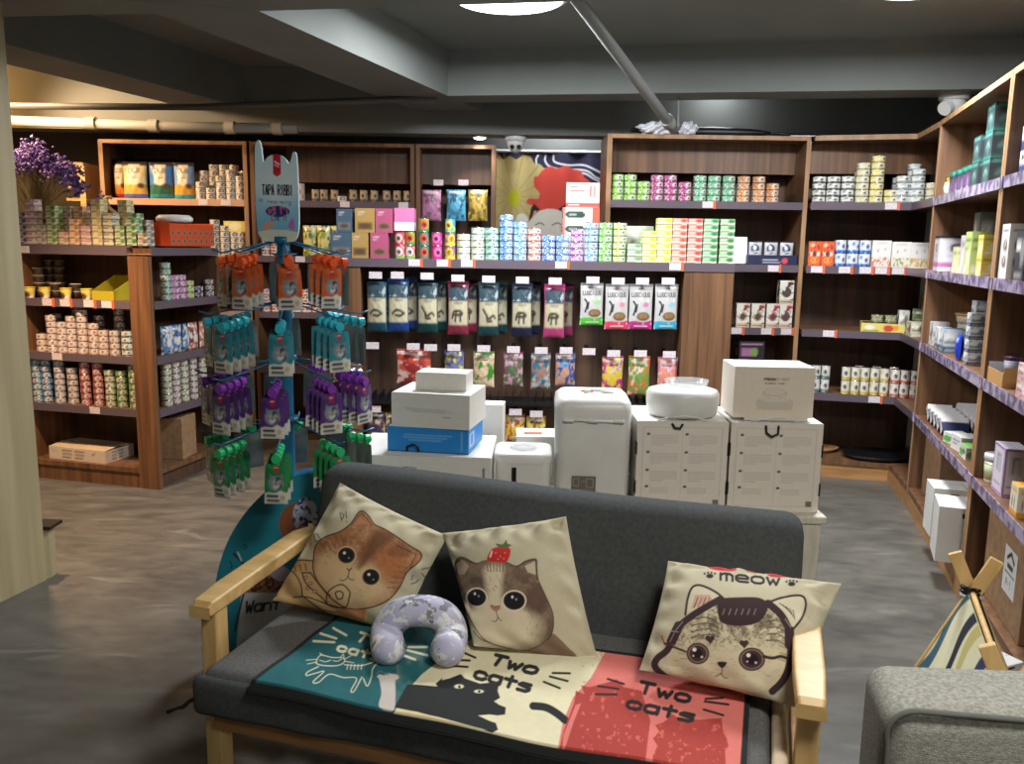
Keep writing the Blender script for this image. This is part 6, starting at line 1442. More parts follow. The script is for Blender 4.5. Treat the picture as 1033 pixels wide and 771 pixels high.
def A_p1(P):
    x,y=projn(P); a=Art(x,y,(188,180,153),aa=.8).at(260,470,3.352)
    a.mix((a.vnoise(.05,2)-.4)*1.5,(200,190,158),.35); LN=(74,46,32)
    a.poly([(55,440),(62,380),(85,340),(130,318),(180,318),(200,360),(250,430),(300,470),(370,486),(365,530),(240,505),(120,475)],(196,162,112),sm=True)
    head=[(188,320),(196,270),(230,240),(280,222),(315,195),(335,165),(352,153),(375,170),(395,198),(430,215),(470,240),(510,268),(552,296),(545,325),(505,360),(480,410),(440,455),(380,480),(310,484),(250,450),(205,395),(188,355)]
    m=a.poly(head,(176,130,90),sm=True)
    n=a.vnoise(.12,5); a.mix(m*np.clip((n-.4)*3,0,1),(146,96,60),.8); a.mix(m*(a.vnoise(.35,8)>.6),(132,86,54),.6)
    a.mix(m*a.emask(330,400,110,75,.25,50),(214,184,140),.95); a.mix(m*a.emask(240,345,50,60,.3,30),(210,176,132),.8)
    a.mix(m*a.emask(370,280,18,60,.6,20),(120,78,50),.7); a.mix(m*a.emask(425,275,14,60,.9,18),(120,78,50),.6); a.mix(m*a.emask(300,230,14,30,.2,12),(140,84,50),.6); a.mix(m*a.emask(450,330,50,60,0,40),(168,98,56),.7)
    a.mix(m*a.pmask([(395,225),(430,222),(455,240),(400,290),(352,345),(338,340),(370,280)],sm=True,soft=14),(104,66,44),.8); a.mix(m*a.pmask([(330,190),(350,165),(368,190),(345,230)],sm=True,soft=8),(150,92,60),.7); a.mix(m*a.pmask([(470,260),(520,285),(500,310),(440,300)],sm=True,soft=12),(120,74,48),.7)
    for q in range(5): a.line([(215+q*16,262-q*7),(232+q*16,292-q*6)],6,(124,80,52),a=.6); a.line([(505-q*8,345+q*17),(470-q*8,340+q*18)],6,(128,84,54),a=.55)
    a.fur(m,(200,190,540,330),90,16,.5,2.2,(112,70,42),.55,3); a.fur(m,(320,330,520,470),50,14,.7,2,(140,96,62),.4,4)
    a.line(head,4.6,LN,sm=True,closed=True)
    a.line([(318,200),(340,170),(352,160),(370,180),(385,200)],3,LN); a.line([(470,270),(535,300),(515,345)],3,LN); a.poly([(325,200),(345,172),(372,196)],(176,118,80)); 
    for (cx,cy) in ((300,303),(383,376)):
        a.ell(cx,cy,33,31,(206,176,132)); a.ell(cx,cy,29,27,(70,46,32)); a.ell(cx,cy,24,23,(24,22,24)); a.ell(cx-7,cy-8,5,5,(220,215,200)); a.ell(cx+8,cy+9,3,3,(150,140,120))
    a.line([(302,348),(310,354),(317,346)],4,LN); a.line([(309,354),(305,374),(292,388),(278,386)],3,LN,sm=True); a.line([(305,374),(312,384),(325,386)],3,LN,sm=True)
    for pts in ([(62,440),(80,370),(92,342),(135,320),(185,322)],[(85,345),(120,360),(145,400),(150,440)],[(150,362),(165,400),(215,445),(235,470)],[(178,362),(215,410),(245,440)],[(150,362),(178,362)],[(120,445),(170,445),(240,470),(300,485)],[(150,440),(190,470),(235,500)],[(268,405),(285,402),(300,412),(312,430),(308,450),(300,475),(270,480),(238,470),(232,445),(240,425),(255,412),(268,405)],[(262,430),(275,424),(288,432),(285,448),(270,450),(262,430)]): a.line(pts,4.6,LN,sm=True)
    for (cx,cy) in ((163,378),(178,398),(168,415),(192,425)): a.ell(cx,cy,7,7,(120,80,56)); a.ell(cx,cy,4,4,(200,170,130))
    for i in range(5): a.line([(88+i*18,345-i*3),(92+i*18,360-i*2)],6,(160,104,64))
    a.line([(160,478),(300,500),(365,492)],3,LN,sm=True); a.poly([(260,485),(365,488),(360,525),(280,510)],(180,120,76))
    for pts in ([(278,158),(284,186)],[(285,160),(292,168),(286,180)],[(298,155),(300,178)],[(300,188),(301,190)],[(188,232),(195,258),(205,252)],[(200,230),(212,248)],[(518,400),(535,395),(545,385)],[(525,370),(520,385)],[(555,350),(580,345),(595,335)],[(555,365),(575,390)],[(580,350),(560,395)]): a.line(pts,3.2,(50,46,42))
    return a.c
def A_p2(P):
    x,y=projn(P); a=Art(x,y,(188,180,153),aa=.8).at(430,510,4.284); LN=(66,50,44)
    a.mix((a.vnoise(.05,7)-.4)*1.5,(196,186,156),.35)
    a.poly([(545,555),(575,575),(620,620),(650,650),(640,668),(560,655),(430,628),(470,612),(520,590)],(128,104,86),sm=True)
    head=[(132,350),(128,300),(122,255),(140,226),(165,226),(215,250),(250,240),(300,235),(345,245),(390,262),(430,240),(474,232),(478,270),(484,320),(515,390),(545,460),(550,520),(535,570),(490,605),(420,628),(330,612),(255,582),(205,520),(165,440),(140,400)]
    m=a.poly(head,(128,108,90),sm=True); n=a.vnoise(.13,3); a.mix(m*np.clip((n-.4)*3,0,1),(88,70,58),.8); a.mix(m*(a.vnoise(.4,9)>.6),(96,78,64),.4)
    a.mix(m*a.emask(300,520,190,105,.12,45),(216,202,172),1.0); a.mix(m*a.pmask([(250,275),(330,262),(325,360),(340,440),(440,470),(300,520),(190,470),(262,400)],sm=True,soft=25),(214,200,170),1.0)
    a.mix(m*a.emask(480,400,55,65,.5,30),(92,70,58),.85); a.mix(m*a.emask(540,530,14,60,.1,12),(110,84,66),.8)
    a.fur(m,(135,250,500,370),90,16,.9,2.4,(78,62,52),.5,5); a.fur(m,(430,380,550,560),40,18,1.3,2.4,(84,66,54),.5,6)
    a.line(head,3.6,LN,sm=True,closed=True); a.poly([(135,300),(130,250),(155,232),(185,262),(165,300)],(168,148,124)); a.poly([(425,262),(470,240),(474,300),(440,290)],(190,178,150)); a.line([(135,300),(128,250),(155,230),(210,252)],4,LN); a.line([(390,265),(445,238),(474,236),(480,320)],4,LN)
    for i in range(6): a.line([(262+i*14,250),(266+i*13,285)],4,(110,92,76))
    for (cx,cy,rx,ry) in ((218,398,44,40),(380,412,50,43)):
        a.ell(cx,cy,rx+3,ry+3,(226,216,190)); a.ell(cx,cy,rx-3,ry-3,(60,44,38)); a.ell(cx,cy,rx-9,ry-8,(20,19,22)); a.ell(cx-8,cy-16,5,6,(225,225,220)); a.ell(cx+9,cy-6,4,5,(150,150,150))
    a.poly([(278,432),(300,436),(318,434),(318,448),(300,458),(282,446)],(176,120,100),sm=True); a.line([(278,432),(300,438),(318,434)],3,LN); a.line([(302,458),(310,484),(325,500)],3.2,LN,sm=True); a.line([(310,484),(300,502),(285,498)],3.2,LN,sm=True)
    a.line([(205,545),(240,580),(330,612),(420,630),(500,640),(600,664),(640,665)],4,(80,64,54),sm=True)
    a.poly([(262,232),(272,205),(290,185),(318,178),(345,175),(364,192),(360,220),(345,245),(310,246),(275,242)],(196,44,44),sm=True); a.line([(284,200),(276,222)],7,(235,205,190),sm=True); a.poly([(300,165),(330,168),(345,150),(352,165),(368,172),(350,182),(325,186),(310,178)],(86,104,60),sm=True)
    for (px,py) in ((300,205),(320,220),(340,205),(310,232),(335,230)): a.ell(px,py,2.5,3,(230,170,90))
    for pts in ([(500,290),(560,255),(600,225)],[(480,330),(560,300),(600,290)]): a.line(pts,3,(178,168,140),a=.7)
    return a.c
def A_p3(P):
    x,y=projn(P); a=Art(x,y,(190,182,156),aa=.8).at(630,550,3.487); LN=(54,38,40); HB_=(58,40,44)
    a.mix((a.vnoise(.05,4)-.4)*1.5,(198,190,158),.35)
    face=[(150,400),(165,330),(200,280),(250,230),(330,200),(420,190),(500,205),(560,255),(590,330),(590,420),(560,480),(480,515),(380,520),(270,500),(180,470)]
    m=a.poly(face,(206,194,162),sm=True); n=a.vnoise(.16,5); up=np.clip((330-(a.y-550)*3.487)/60+.5,0,1)
    a.mix(m*up*np.clip((n-.35)*3,0,1),(112,101,80),.9); a.mix(m*np.clip((380-(a.y-550)*3.487)/50,0,1)*(a.vnoise(.5,6)>.58),(78,68,56),.6)
    for s_ in range(4): a.line([(235,262+s_*22),(290,255+s_*20),(330,275+s_*16)],6,(74,62,52),sm=True,a=.7); a.line([(500,270+s_*22),(540,265+s_*24),(570,290+s_*22)],6,(74,62,52),sm=True,a=.7)
    a.fur(m,(170,270,580,470),110,14,.4,2.2,(110,98,78),.45,7)
    for s_ in range(4): a.line([(180+s_*6,345+s_*18),(205+s_*4,352+s_*16)],4,(110,96,76),a=.6); a.line([(555-s_*4,335+s_*22),(585-s_*4,345+s_*22)],5,(110,96,76),a=.6)
    # ears
    a.poly([(214,240),(225,180),(240,150),(265,143),(310,160),(350,190),(280,215)],(206,196,170)); a.poly([(235,225),(248,175),(300,175),(310,195)],(196,160,140)); a.line([(214,245),(222,190),(238,150),(268,142),(320,165),(352,192)],8,LN,sm=True)
    a.poly([(505,200),(560,182),(625,178),(636,215),(620,260),(590,298),(560,245)],(208,200,172)); a.line([(500,205),(555,185),(620,178),(638,205),(625,255),(590,300)],8,LN,sm=True)
    for i in range(5): a.line([(545+i*12,205+i*6),(575+i*6,225+i*9)],3,LN)
    for i in range(4): a.line([(245+i*14,220),(258+i*14,185)],3,(160,70,60) if i%2 else LN)
    a.poly([(330,250),(328,205),(345,188),(400,184),(470,185),(503,205),(500,235),(480,265),(440,282),(390,284),(345,275)],HB_,sm=True)
    for i in range(6): a.line([(345+i*22,245),(352+i*22,225)],2.5,(150,140,140))
    for pts,w in (([(338,190),(280,222),(225,258),(190,290),(172,325),(150,370),(115,400),(108,430),(150,470)],24),([(505,205),(550,245),(578,300),(585,360),(578,430),(555,480),(520,515)],26),([(190,285),(165,340)],34),([(580,300),(580,350)],34)): a.line(pts,w,HB_,sm=True)
    for pts in ([(205,270),(180,300)],[(175,310),(160,340)],[(565,260),(585,290)]): a.line(pts,3,(150,130,130))
    a.line([(130,320),(142,352),(170,352)],5,(180,50,50)); 
    for (cx,cy,rx,ry) in ((258,382,40,38),(448,402,47,41)):
        a.ell(cx,cy,rx,ry,(62,44,44)); a.ell(cx,cy,rx-6,ry-6,(134,112,96)); a.ell(cx,cy,rx-11,ry-10,(66,40,44)); a.ell(cx,cy,rx-24,ry-22,(24,18,22)); a.ell(cx-12,cy-14,7,7,(235,232,225)); a.ell(cx+14,cy+12,4,4,(220,210,200)); a.ell(cx-16,cy+8,3,3,(220,210,200))
    a.line([(490,392),(520,398),(550,392),(578,402)],11,LN,sm=True); a.line([(140,345),(175,360),(216,376)],7,LN,sm=True)
    a.poly([(326,413),(342,410),(360,414),(352,428),(343,433),(332,426)],(46,34,36),sm=True); a.line([(343,432),(340,452),(320,462)],3.2,LN,sm=True); a.line([(340,452),(350,466),(362,468)],3.2,LN,sm=True)
    for cx,cy in ((300,332),(420,348)): a.ell(cx-7,cy-4,9,9,(64,44,44)); a.ell(cx+8,cy-4,9,9,(64,44,44)); a.poly([(cx-14,cy),(cx+15,cy),(cx+2,cy+17)],(64,44,44))
    a.text('meow',(338,122),(42,4),(0,-34),9,(40,34,34),1.30)
    for cx,cy in ((300,106),(588,134)): a.ell(cx,cy+3,13,8,(40,34,34)); [a.ell(cx-18+12*i,cy-10+abs(i-1.5)*3,4,4,(40,34,34)) for i in range(4)]
    a.poly([(288,58),(320,52),(350,62),(388,74),(390,90),(350,92),(310,86),(290,76)],(196,52,60),sm=True); a.poly([(500,98),(540,96),(600,106),(595,113),(520,112)],(196,70,76),sm=True); a.line([(430,92),(460,98),(480,96)],6,(180,110,90))
    for y_ in (180,220,260,300): a.line([(140,y_),(190,y_+6)],3,(180,172,144),a=.7)
    for i,pts in enumerate(([(640,150),(700,170)],[(610,300),(660,240)],[(560,180),(690,140)])): a.line(pts,3,(178,170,142),a=.8)
    return a.c
zs=SEATZ+.03
cushion('cat_cushion',[onback(343,487,.12),onback(452,541,.13),onback(404,640,.30),onback(275,606,.33)],.082,A_p1,'cream cushion with orange cat holding paw, leaning at left sofa end',seed=1)
cushion('cat_cushion',[onback(446,538,.13),onback(571,521,.10),onback(605,673,.25),onback(478,652,.33)],.076,A_p2,'cream cushion with grey cat and strawberry on its head, sofa middle',seed=3)
cushion('cat_cushion',[onback(674,566,.12),onback(849,589,.14),onback(803,714,.40),onback(645,676,.36)],.082,A_p3,'cream cushion with headphone cat and word meow, right sofa end',seed=5)
# neck pillow
b=MB(); P=[]; 
c3=lambda u,v,z:gz(u,v,z)
pts=[(392,655),(390,645),(391,635),(397,625),(409,618),(424,616),(439,618),(450,625),(455,635),(455,645),(451,656)]
ctrl=[c3(u,v,SEATZ+zz) for (u,v),zz in zip(pts,(.045,.05,.06,.085,.105,.11,.105,.085,.06,.05,.045))]; sm=Art(0,0,(0,0,0)).smooth(np.array([tuple(p) for p in ctrl]),False,4)
n=len(sm); R=[.041*(1-.08*math.sin(PI*i/(n-1))) for i in range(n)]
ctr=Vector(sm.mean(0)); P=[Vector(p)-ctr for p in sm]
d0=(P[0]-P[1]).normalized(); P=[P[0]+d0*.036,P[0]+d0*.030,P[0]+d0*.020,P[0]+d0*.010]+P; R=[.008,.021,.032,.039]+R; d1=(P[-1]-P[-2]).normalized(); q_=P[-1]; P+=[q_+d1*.010,q_+d1*.020,q_+d1*.030,q_+d1*.036]; R+=[.039,.032,.021,.008]
b.path(P,R,'camo',20); o=b.build('neck_pillow'); o.location=ctr; tag(o,'small lavender and grey U-shaped neck pillow on the throw blanket','pillow')
# ================================================================== WHITE TABLE AND BOXES BEHIND THE SOFA
TZ=.535
t=thing('side_table','low white table behind the sofa carrying boxes and appliances','table',(.27,3.02,0))
b=MB(); b.box(-.80,.835,-.20,.36,TZ-.03,TZ,'wpaint'); b.build('tabletop',t,bevel=.008)
for x in (-.75,.775):
    for y in (-.165,.32):
        b=MB(); v=[]; 
        for z,w in ((TZ-.031,.044),(TZ-.12,.042),(0,.028)):
            v+=[(x-w+.0,y-w*.6,z),(x+w,y-w*.6,z),(x+w,y+w*.6,z),(x-w,y+w*.6,z)]
        f=[(0,1,2,3)[::-1]]+[(i*4+k,i*4+(k+1)%4,(i+1)*4+(k+1)%4,(i+1)*4+k) for i in range(2) for k in range(4)]+[(8,9,10,11)]
        b.add(v,[q[::-1] for q in f],'wpaint'); b.build('leg',t,bevel=.004)
def A_plain(lines,ink=(150,148,142),base=(222,218,208)):
    def g_(U,V):
        a=Art(U,V,base,aa=.012)
        for p in lines: a.line(p[:2],p[2],ink)
        return a.c
    return g_
def abox(name,w,d,h,front,label,loc,rz,base=(226,222,214),top=(236,234,228),side=None,cat='box',n=(60,50),sidefn=None):
    b=MB()
    b.grid(lambda U,V:np.stack([(U-.5)*w,np.full(U.size,-d/2),V*h],1),n[0],n[1],'print',lambda U,V,P:front(U,V),smooth=False)
    sf=sidefn or (lambda U,V:Art(U,V,side or base).c)
    b.grid(lambda U,V:np.stack([np.full(U.size,w/2),(U-.5)*d,V*h],1),24,24,'print',lambda U,V,P:sf(U,V),smooth=False)
    b.grid(lambda U,V:np.stack([np.full(U.size,-w/2),(.5-U)*d,V*h],1),24,24,'print',lambda U,V,P:sf(U,V),smooth=False)
    b.add([(-w/2,-d/2,h),(w/2,-d/2,h),(w/2,d/2,h),(-w/2,d/2,h)],[(0,1,2,3)],'print',rgb(top)); b.add([(-w/2,d/2,0),(w/2,d/2,0),(w/2,d/2,h),(-w/2,d/2,h)],[(3,2,1,0)[::-1]],'print',rgb(base)); b.add([(-w/2,-d/2,0),(w/2,-d/2,0),(w/2,d/2,0),(-w/2,d/2,0)],[(3,2,1,0)],'print',rgb(base))
    o=b.build(name); o.location=loc; o.rotation_euler=(0,0,rz)
    b=MB(); b.box(-w/2+.002,w/2-.002,-d/2-.0006,-d/2+.012,h+.0004,h+.0014,'print',tuple(int(k*.97) for k in top)); b.build('lid_flap',o)
    return tag(o,label,cat)
def A_big(U,V):
    a=Art(U*.46,V*.19,(228,226,218),aa=.004); a.line([(.02,.155),(.03,.15)],.006,(60,60,60)); a.line([(.17,.15),(.21,.147)],.005,(120,120,120))
    for i in range(4): a.line([(.275+i*.016,.125),(.283+i*.016,.125)],.008,(50,50,52))
    a.line([(.435,.06),(.435,.15)],.006,(40,40,42)); return a.c
abox('appliance_box',.485,.36,.185,A_big,'wide white cardboard box, lowest under the blue box on table',(-.305,3.03,TZ+.0008),-.03,n=(110,44))
def A_bluebox(U,V):
    a=Art(U*.30,V*.085,(36,136,214),aa=.0035); 
    for i,(x0,x1) in enumerate(((.06,.24),(.06,.22),(.08,.2))): a.line([(x0,.06-i*.009),(x1,.06-i*.009)],.003,(130,190,235))
    a.line([(.0,.0),(.3,.0)],.006,(30,60,90)); a.line([(.275,.012),(.275,.075)],.003,(150,200,240)); return a.c
def A_bs(U,V):
    a=Art(U,V,(36,130,206),aa=.05); P=[(.12,.25),(.35,.25),(.35,.75),(.12,.75)]; a.line(P,.06,(200,220,240),closed=True); return a.c
Z1=TZ+.0008+.186
bb=abox('blue_box',.295,.25,.088,A_bluebox,'bright blue flat box between two white boxes on the table',(-.275,3.03,Z1),-.16,base=(36,130,206),top=(60,150,215),n=(80,30),sidefn=A_bs)
b=MB(); b.path([(-.075,-.128,.0+.003),(-.073,-.132,.02),(-.05,-.133,.028),(-.035,-.132,.02),(-.033,-.128,.003)],.004,'black',8); b.build('carry_handle',bb)
def A_wb(U,V):
    a=Art(U*.285,V*.135,(222,219,212),aa=.003); 
    for i,(x0,x1) in enumerate(((.05,.2),(.06,.22),(.08,.2))): a.line([(x0,.075-i*.006),(x1,.073-i*.006)],.0022,(170,168,164))
    a.line([(.19,.045),(.215,.045)],.003,(120,120,118)); return a.c
Z2=Z1+.0895
abox('white_appliance_box',.285,.24,.122,A_wb,'white cardboard box stacked on top of the blue box',(-.262,3.02,Z2),-.20,n=(80,44))
abox('small_white_box',.185,.12,.062,A_plain([((.93,.5),(.96,.5),.03)]),'small white box, topmost of the pile left of the appliances',(-.245,3.03,Z2+.1235),-.16,n=(20,12))
# curved white box behind the pile
abox('tall_white_box',.11,.10,.295,A_plain([((.2,.5),(.5,.6),.01),((.5,.6),(.7,.4),.01)],(150,148,146)),'tall white box standing behind the pile on the table',(-.085,3.30,TZ+.0008),-.1)
# small fountain
t=thing('pet_water_fountain','small square white pet fountain with clear lid beside tall bin','pet fountain',(.045,2.99,TZ+.0008),-.03)
def rsq(w,d,r,k=6):
    out=[]
    for cx,cy,a0 in ((w/2-r,d/2-r,0),(-w/2+r,d/2-r,PI/2),(-w/2+r,-d/2+r,PI),(w/2-r,-d/2+r,1.5*PI)):
        for i in range(k+1): t_=a0+PI/2*i/k; out.append((cx+r*math.cos(t_),cy+r*math.sin(t_)))
    return out
def rprism(rings,m,c=None,closed=True):
    b=MB(); v=[]; n=len(rings[0][0])
    for pts,z in rings: v+=[(p[0],p[1],z) for p in pts]
    f=[(j*n+i,j*n+(i+1)%n,(j+1)*n+(i+1)%n,(j+1)*n+i) for j in range(len(rings)-1) for i in range(n)]
    b.add(v,f,m,None if c is None else rgb(c),True); b.add(v,[tuple(range(n-1,-1,-1)),tuple(range((len(rings)-1)*n,len(rings)*n))],m,None if c is None else rgb(c)); return b
rprism([(rsq(.185,.18,.03),0),(rsq(.195,.19,.035),.01),(rsq(.20,.195,.035),.152)],'wht').build('tank',t)
rprism([(rsq(.204,.199,.036),.1525),(rsq(.206,.201,.036),.18),(rsq(.195,.19,.036),.187),(rsq(.18,.175,.03),.189)],'wht').build('lid',t)
b=MB(); b.lathe([(.05,.1895),(.05,.194),(.045,.195),(.035,.1915),(.0001,.1905)],'clear',24); b.build('drinking_dish',t)
b=MB(); b.prism([(-.03+x,-.0978+y) for x,y in ((-.008,0),(.008,0),(.008,-.003),(-.008,-.003))],.05,.14,'black'); b.build('level_window',t)
abox('flat_white_box',.16,.16,.19,A_plain([((.1,.5),(.9,.5),.0)]),'white box with an orange mark behind the small fountain',(.10,3.24,TZ+.0008),.0,top=(232,228,220))
b=MB(); b.box(-.05,.02,-.03,.0,.0,.002,'tago'); b.build('orange_mark',COL.objects['flat_white_box']).location=(0,0,.191)
# tall food bin
t=thing('pet_food_bin','tall white rounded pet food storage bin in the middle of table','food bin',(.292,3.02,TZ+.0008),-.04)
WBn=.268
rprism([(rsq(WBn-.02,.26,.03),0),(rsq(WBn-.008,.272,.035),.012),(rsq(WBn,.285,.038),.33)],'wht').build('body',t)
rprism([(rsq(WBn+.003,.288,.038),.3305),(rsq(WBn+.003,.288,.038),.35),(rsq(WBn-.005,.28,.038),.375),(rsq(WBn-.04,.245,.035),.39),(rsq(WBn-.08,.2,.03),.394)],'wht').build('lid',t)
b=MB(); b.path([(-.105,-.145,.318),(.105,-.145,.314)],.005,'wht',8); [b.tube((x,-.148,.317),(x+.035,-.148,.3155),.007,'wht',n=8) for x in (-.105,-.02,.07)]; b.build('hinge_ridge',t)
def A_gl(U,V):
    a=Art(U*1.4,V,(112,106,98),aa=.04); P=[(.1,.4),(.4,.4),(.4,.85),(.1,.85)]; a.line(P,.04,(170,165,155),closed=True); P=[(.85,.35),(1.25,.35),(1.25,.85),(.85,.85)]; a.line(P,.05,(165,160,150),closed=True); a.line([(.1,.2),(1.2,.2)],.05,(150,145,135)); a.line([(.55,.7),(.75,.7)],.05,(160,155,145)); return a.c
b=MB(); b.grid(lambda U,V:np.stack([-.028+(U-.5)*.084,np.full(U.size,-.1425),.085+(V-.5)*.062],1),40,28,'print',lambda U,V,P:A_gl(U,V),smooth=False); b.build('rating_label',t)
b=MB(); b.path([(-.03,-.03,.395),(.0,-.01,.402),(.03,-.012,.402),(.075,-.03,.395)],.006,'wht',8); b.path([(-.04,.0,.396),(-.02,-.005,.399),(.0,-.02,.399)],.003,'tago',6); b.build('lid_handle',t)
# manual-printed boxes
def A_manual(U,V):
    a=Art(U*.32,V*.32,(232,225,214),aa=.0026); P=[(.022,.02),(.298,.02),(.298,.30),(.022,.30)]; a.line(P,.0016,(190,182,170),closed=True); a.line([(.16,.03),(.16,.29)],.0014,(200,192,180))
    for cx in (.05,.185):
        for k,y in enumerate((.27,.205,.14,.08)):
            a.line([(cx-.012,y+.006),(cx-.008,y+.006)],.008,(40,40,40))
            for r_ in range(5 if k<3 else 3): a.line([(cx,y-r_*.008),(cx+.095-(r_==4)*.05-(k==3)*.03,y-r_*.008)],.0022,(192,186,178))
    return a.c
for i,(x,rz,lb) in enumerate(((.598,-.0,'white box printed with instructions under the oval fountain'),(.93,-.03,'white box printed with instructions at the right table end'))):
    o=abox('instruction_box',.318,.30,.318,A_manual,lb,(x,3.02,TZ+.0008),rz,base=(226,220,210),top=(240,238,234),n=(120,120))
    b=MB(); 
    for sx_ in (-1,1):
        for z in (.06,.2):
            b=MB(); b.box(sx_*.1592-.002,sx_*.1592+.004 if sx_>0 else sx_*.1592+.002,-.1515,-.12,z,z+.045,'black'); b.build('side_slot',o)
    b=MB(); q=-.02; b.path([(q-.02,-.1508,.31),(q-.018,-.156,.285),(q,-.158,.272),(q+.022,-.156,.282),(q+.024,-.1508,.31)],.0045,'black',8) if i else b.path([(q-.02,-.1508,.312),(q-.01,-.156,.298),(q+.008,-.156,.296),(q+.018,-.1508,.31)],.0045,'black',8); b.build('carry_handle',o)
    b=MB(); b.grid(lambda U,V:np.stack([.125+(U-.5)*.02,np.full(U.size,-.1507),.03+(V-.5)*.02],1),8,8,'print',lambda U,V,P:Art(U,V,(120,114,106)).c,smooth=False); b.build('grey_patch',o)
    b=MB(); b.path([(-.09,-.14,.3185),(-.05,-.147,.333),(0.0,-.149,.339),(.05,-.147,.333),(.09,-.14,.3185)],.003,'wht',8); b.build('lid_loop',o)
# oval fountain with clear bowl
TB_=TZ+.0008+.320
t=thing('pet_water_fountain','oval white pet fountain with clear bowl on the instruction box','pet fountain',(.615,2.99,TB_),-.1)
b=MB(); b.lathe([(.105,0),(.122,.01),(.13,.05),(.13,.08),(.122,.094),(.10,.1),(.0001,.1)],'wht',40,sx=1.0,sy=.86); b.build('base',t)
b=MB(); b.lathe([(.06,.1005),(.075,.106),(.08,.125),(.077,.125),(.07,.109),(.0001,.104)],'clear',32,o=(.015,.03,0),sx=1.0,sy=.8); b.build('bowl',t)
def A_fresh(U,V):
    a=Art(U*.29,V*.19,(232,220,202),aa=.0022); a.text('FRESH',(.108,.142),(.0062,0),(0,.0075),.0028,(60,56,52),1.4); a.text('FIRST',(.156,.142),(.0062,0),(0,.0075),.0012,(120,114,106),1.4); a.text('ELEMENT CARE',(.112,.128),(.0042,0),(0,.005),.0013,(110,104,98),1.4)
    a.ell(.148,.098,.041,.016,(190,182,170)); a.ell(.148,.099,.039,.0145,(226,216,200)); a.line([(.107,.098),(.11,.083),(.148,.074),(.186,.083),(.189,.098)],.0015,(170,162,152),sm=True)
    a.poly([(.085,.065),(.1,.072),(.2,.072),(.215,.065),(.215,.038),(.2,.03),(.1,.03),(.085,.038)],(212,202,188),sm=True); a.ell(.15,.068,.05,.008,(224,215,202)); return a.c
abox('fountain_box',.278,.20,.178,A_fresh,'white carton printed FRESH with a fountain picture, topmost at right',(.918,3.0,TB_+.0115),-.03,base=(228,218,204),top=(240,238,234),n=(170,110))
abox('white_tray_box',.22,.26,.010,A_plain([]),'thin white board between the fountain carton and the instruction box',(.93,3.03,TB_+.001),-.02,n=(4,4))
# ================================================================== ARMCHAIR (back of its top seen at lower right)
t=thing('armchair','grey linen armchair with dark piping cut off at lower right','armchair',(0,0,0))
AX0,AX1=.537,1.30; AY0,AY1=1.105,1.268; AZ=.815; asl=-.14
def ash(v):
    v=v.copy(); y=-v.y
    return v
def lin_box(name,x0,x1,y0,y1,z0,z1,r,m='linen'):
    bm=bmesh.new(); bmesh.ops.create_cube(bm,size=1)
    for v in bm.verts: v.co=Vector(((x0+x1)/2+v.co.x*(x1-x0),(y0+y1)/2+v.co.y*(y1-y0),(z0+z1)/2+v.co.z*(z1-z0)))
    bmesh.ops.bevel(bm,geom=bm.edges[:],offset=r,segments=5,profile=.5,affect='EDGES')
    bmesh.ops.subdivide_edges(bm,edges=[e for e in bm.edges if e.calc_length()>.1],cuts=8,use_grid_fill=True)
    for v in bm.verts:
        v.co.z+=.006*math.sin(v.co.x*9)*(1 if v.co.z>.6 else 0); v.co.x+=(v.co.y-AY0)*.20*(1 if v.co.y>AY0-.01 and v.co.x<(x0+x1)/2 else 0); v.co.y+=(v.co.x-x0)*asl
    me=bpy.data.meshes.new(name); bm.to_mesh(me); bm.free(); me.materials.append(M[m]); [setattr(p,'use_smooth',True) for p in me.polygons]
    o=bpy.data.objects.new(name,me); COL.objects.link(o); o.parent=t; return o
lin_box('backrest',AX0,AX1,AY0,AY1,.22,AZ,.035)
lin_box('seat',AX0+.02,AX1-.02,.50,AY0-.01,.22,.42,.04)
def prail(pts,nm='piping'):
    b=MB(); b.path([(x,y+(x-AX0)*asl,z) for x,y,z in pts],.0045,'pip',8); b.build(nm,t)
fy=AY0-.001
def arc(cx,cz,r,a0,a1,k=6): return [(cx+r*math.cos(a0+(a1-a0)*i/k),cz+r*math.sin(a0+(a1-a0)*i/k)) for i in range(k+1)]
pp=[(AX0+.006,fy+.004,.25),(AX0+.006,fy+.004,AZ-.06)]+[(x,fy+.004,z) for x,z in arc(AX0+.044,AZ-.046,.040,PI,PI/2)]+[(AX0+.2,fy+.004,AZ-.006),(AX1-.05,fy+.004,AZ-.004)]
prail(pp)
for x in (AX0+.04,AX1-.04):
    for y in (.56,AY1-.04):
        b=MB(); b.tube((x,y+(x-AX0)*asl,0),(x,y+(x-AX0)*asl,.225),.016,'rail',.024,n=14); b.build('leg',t)
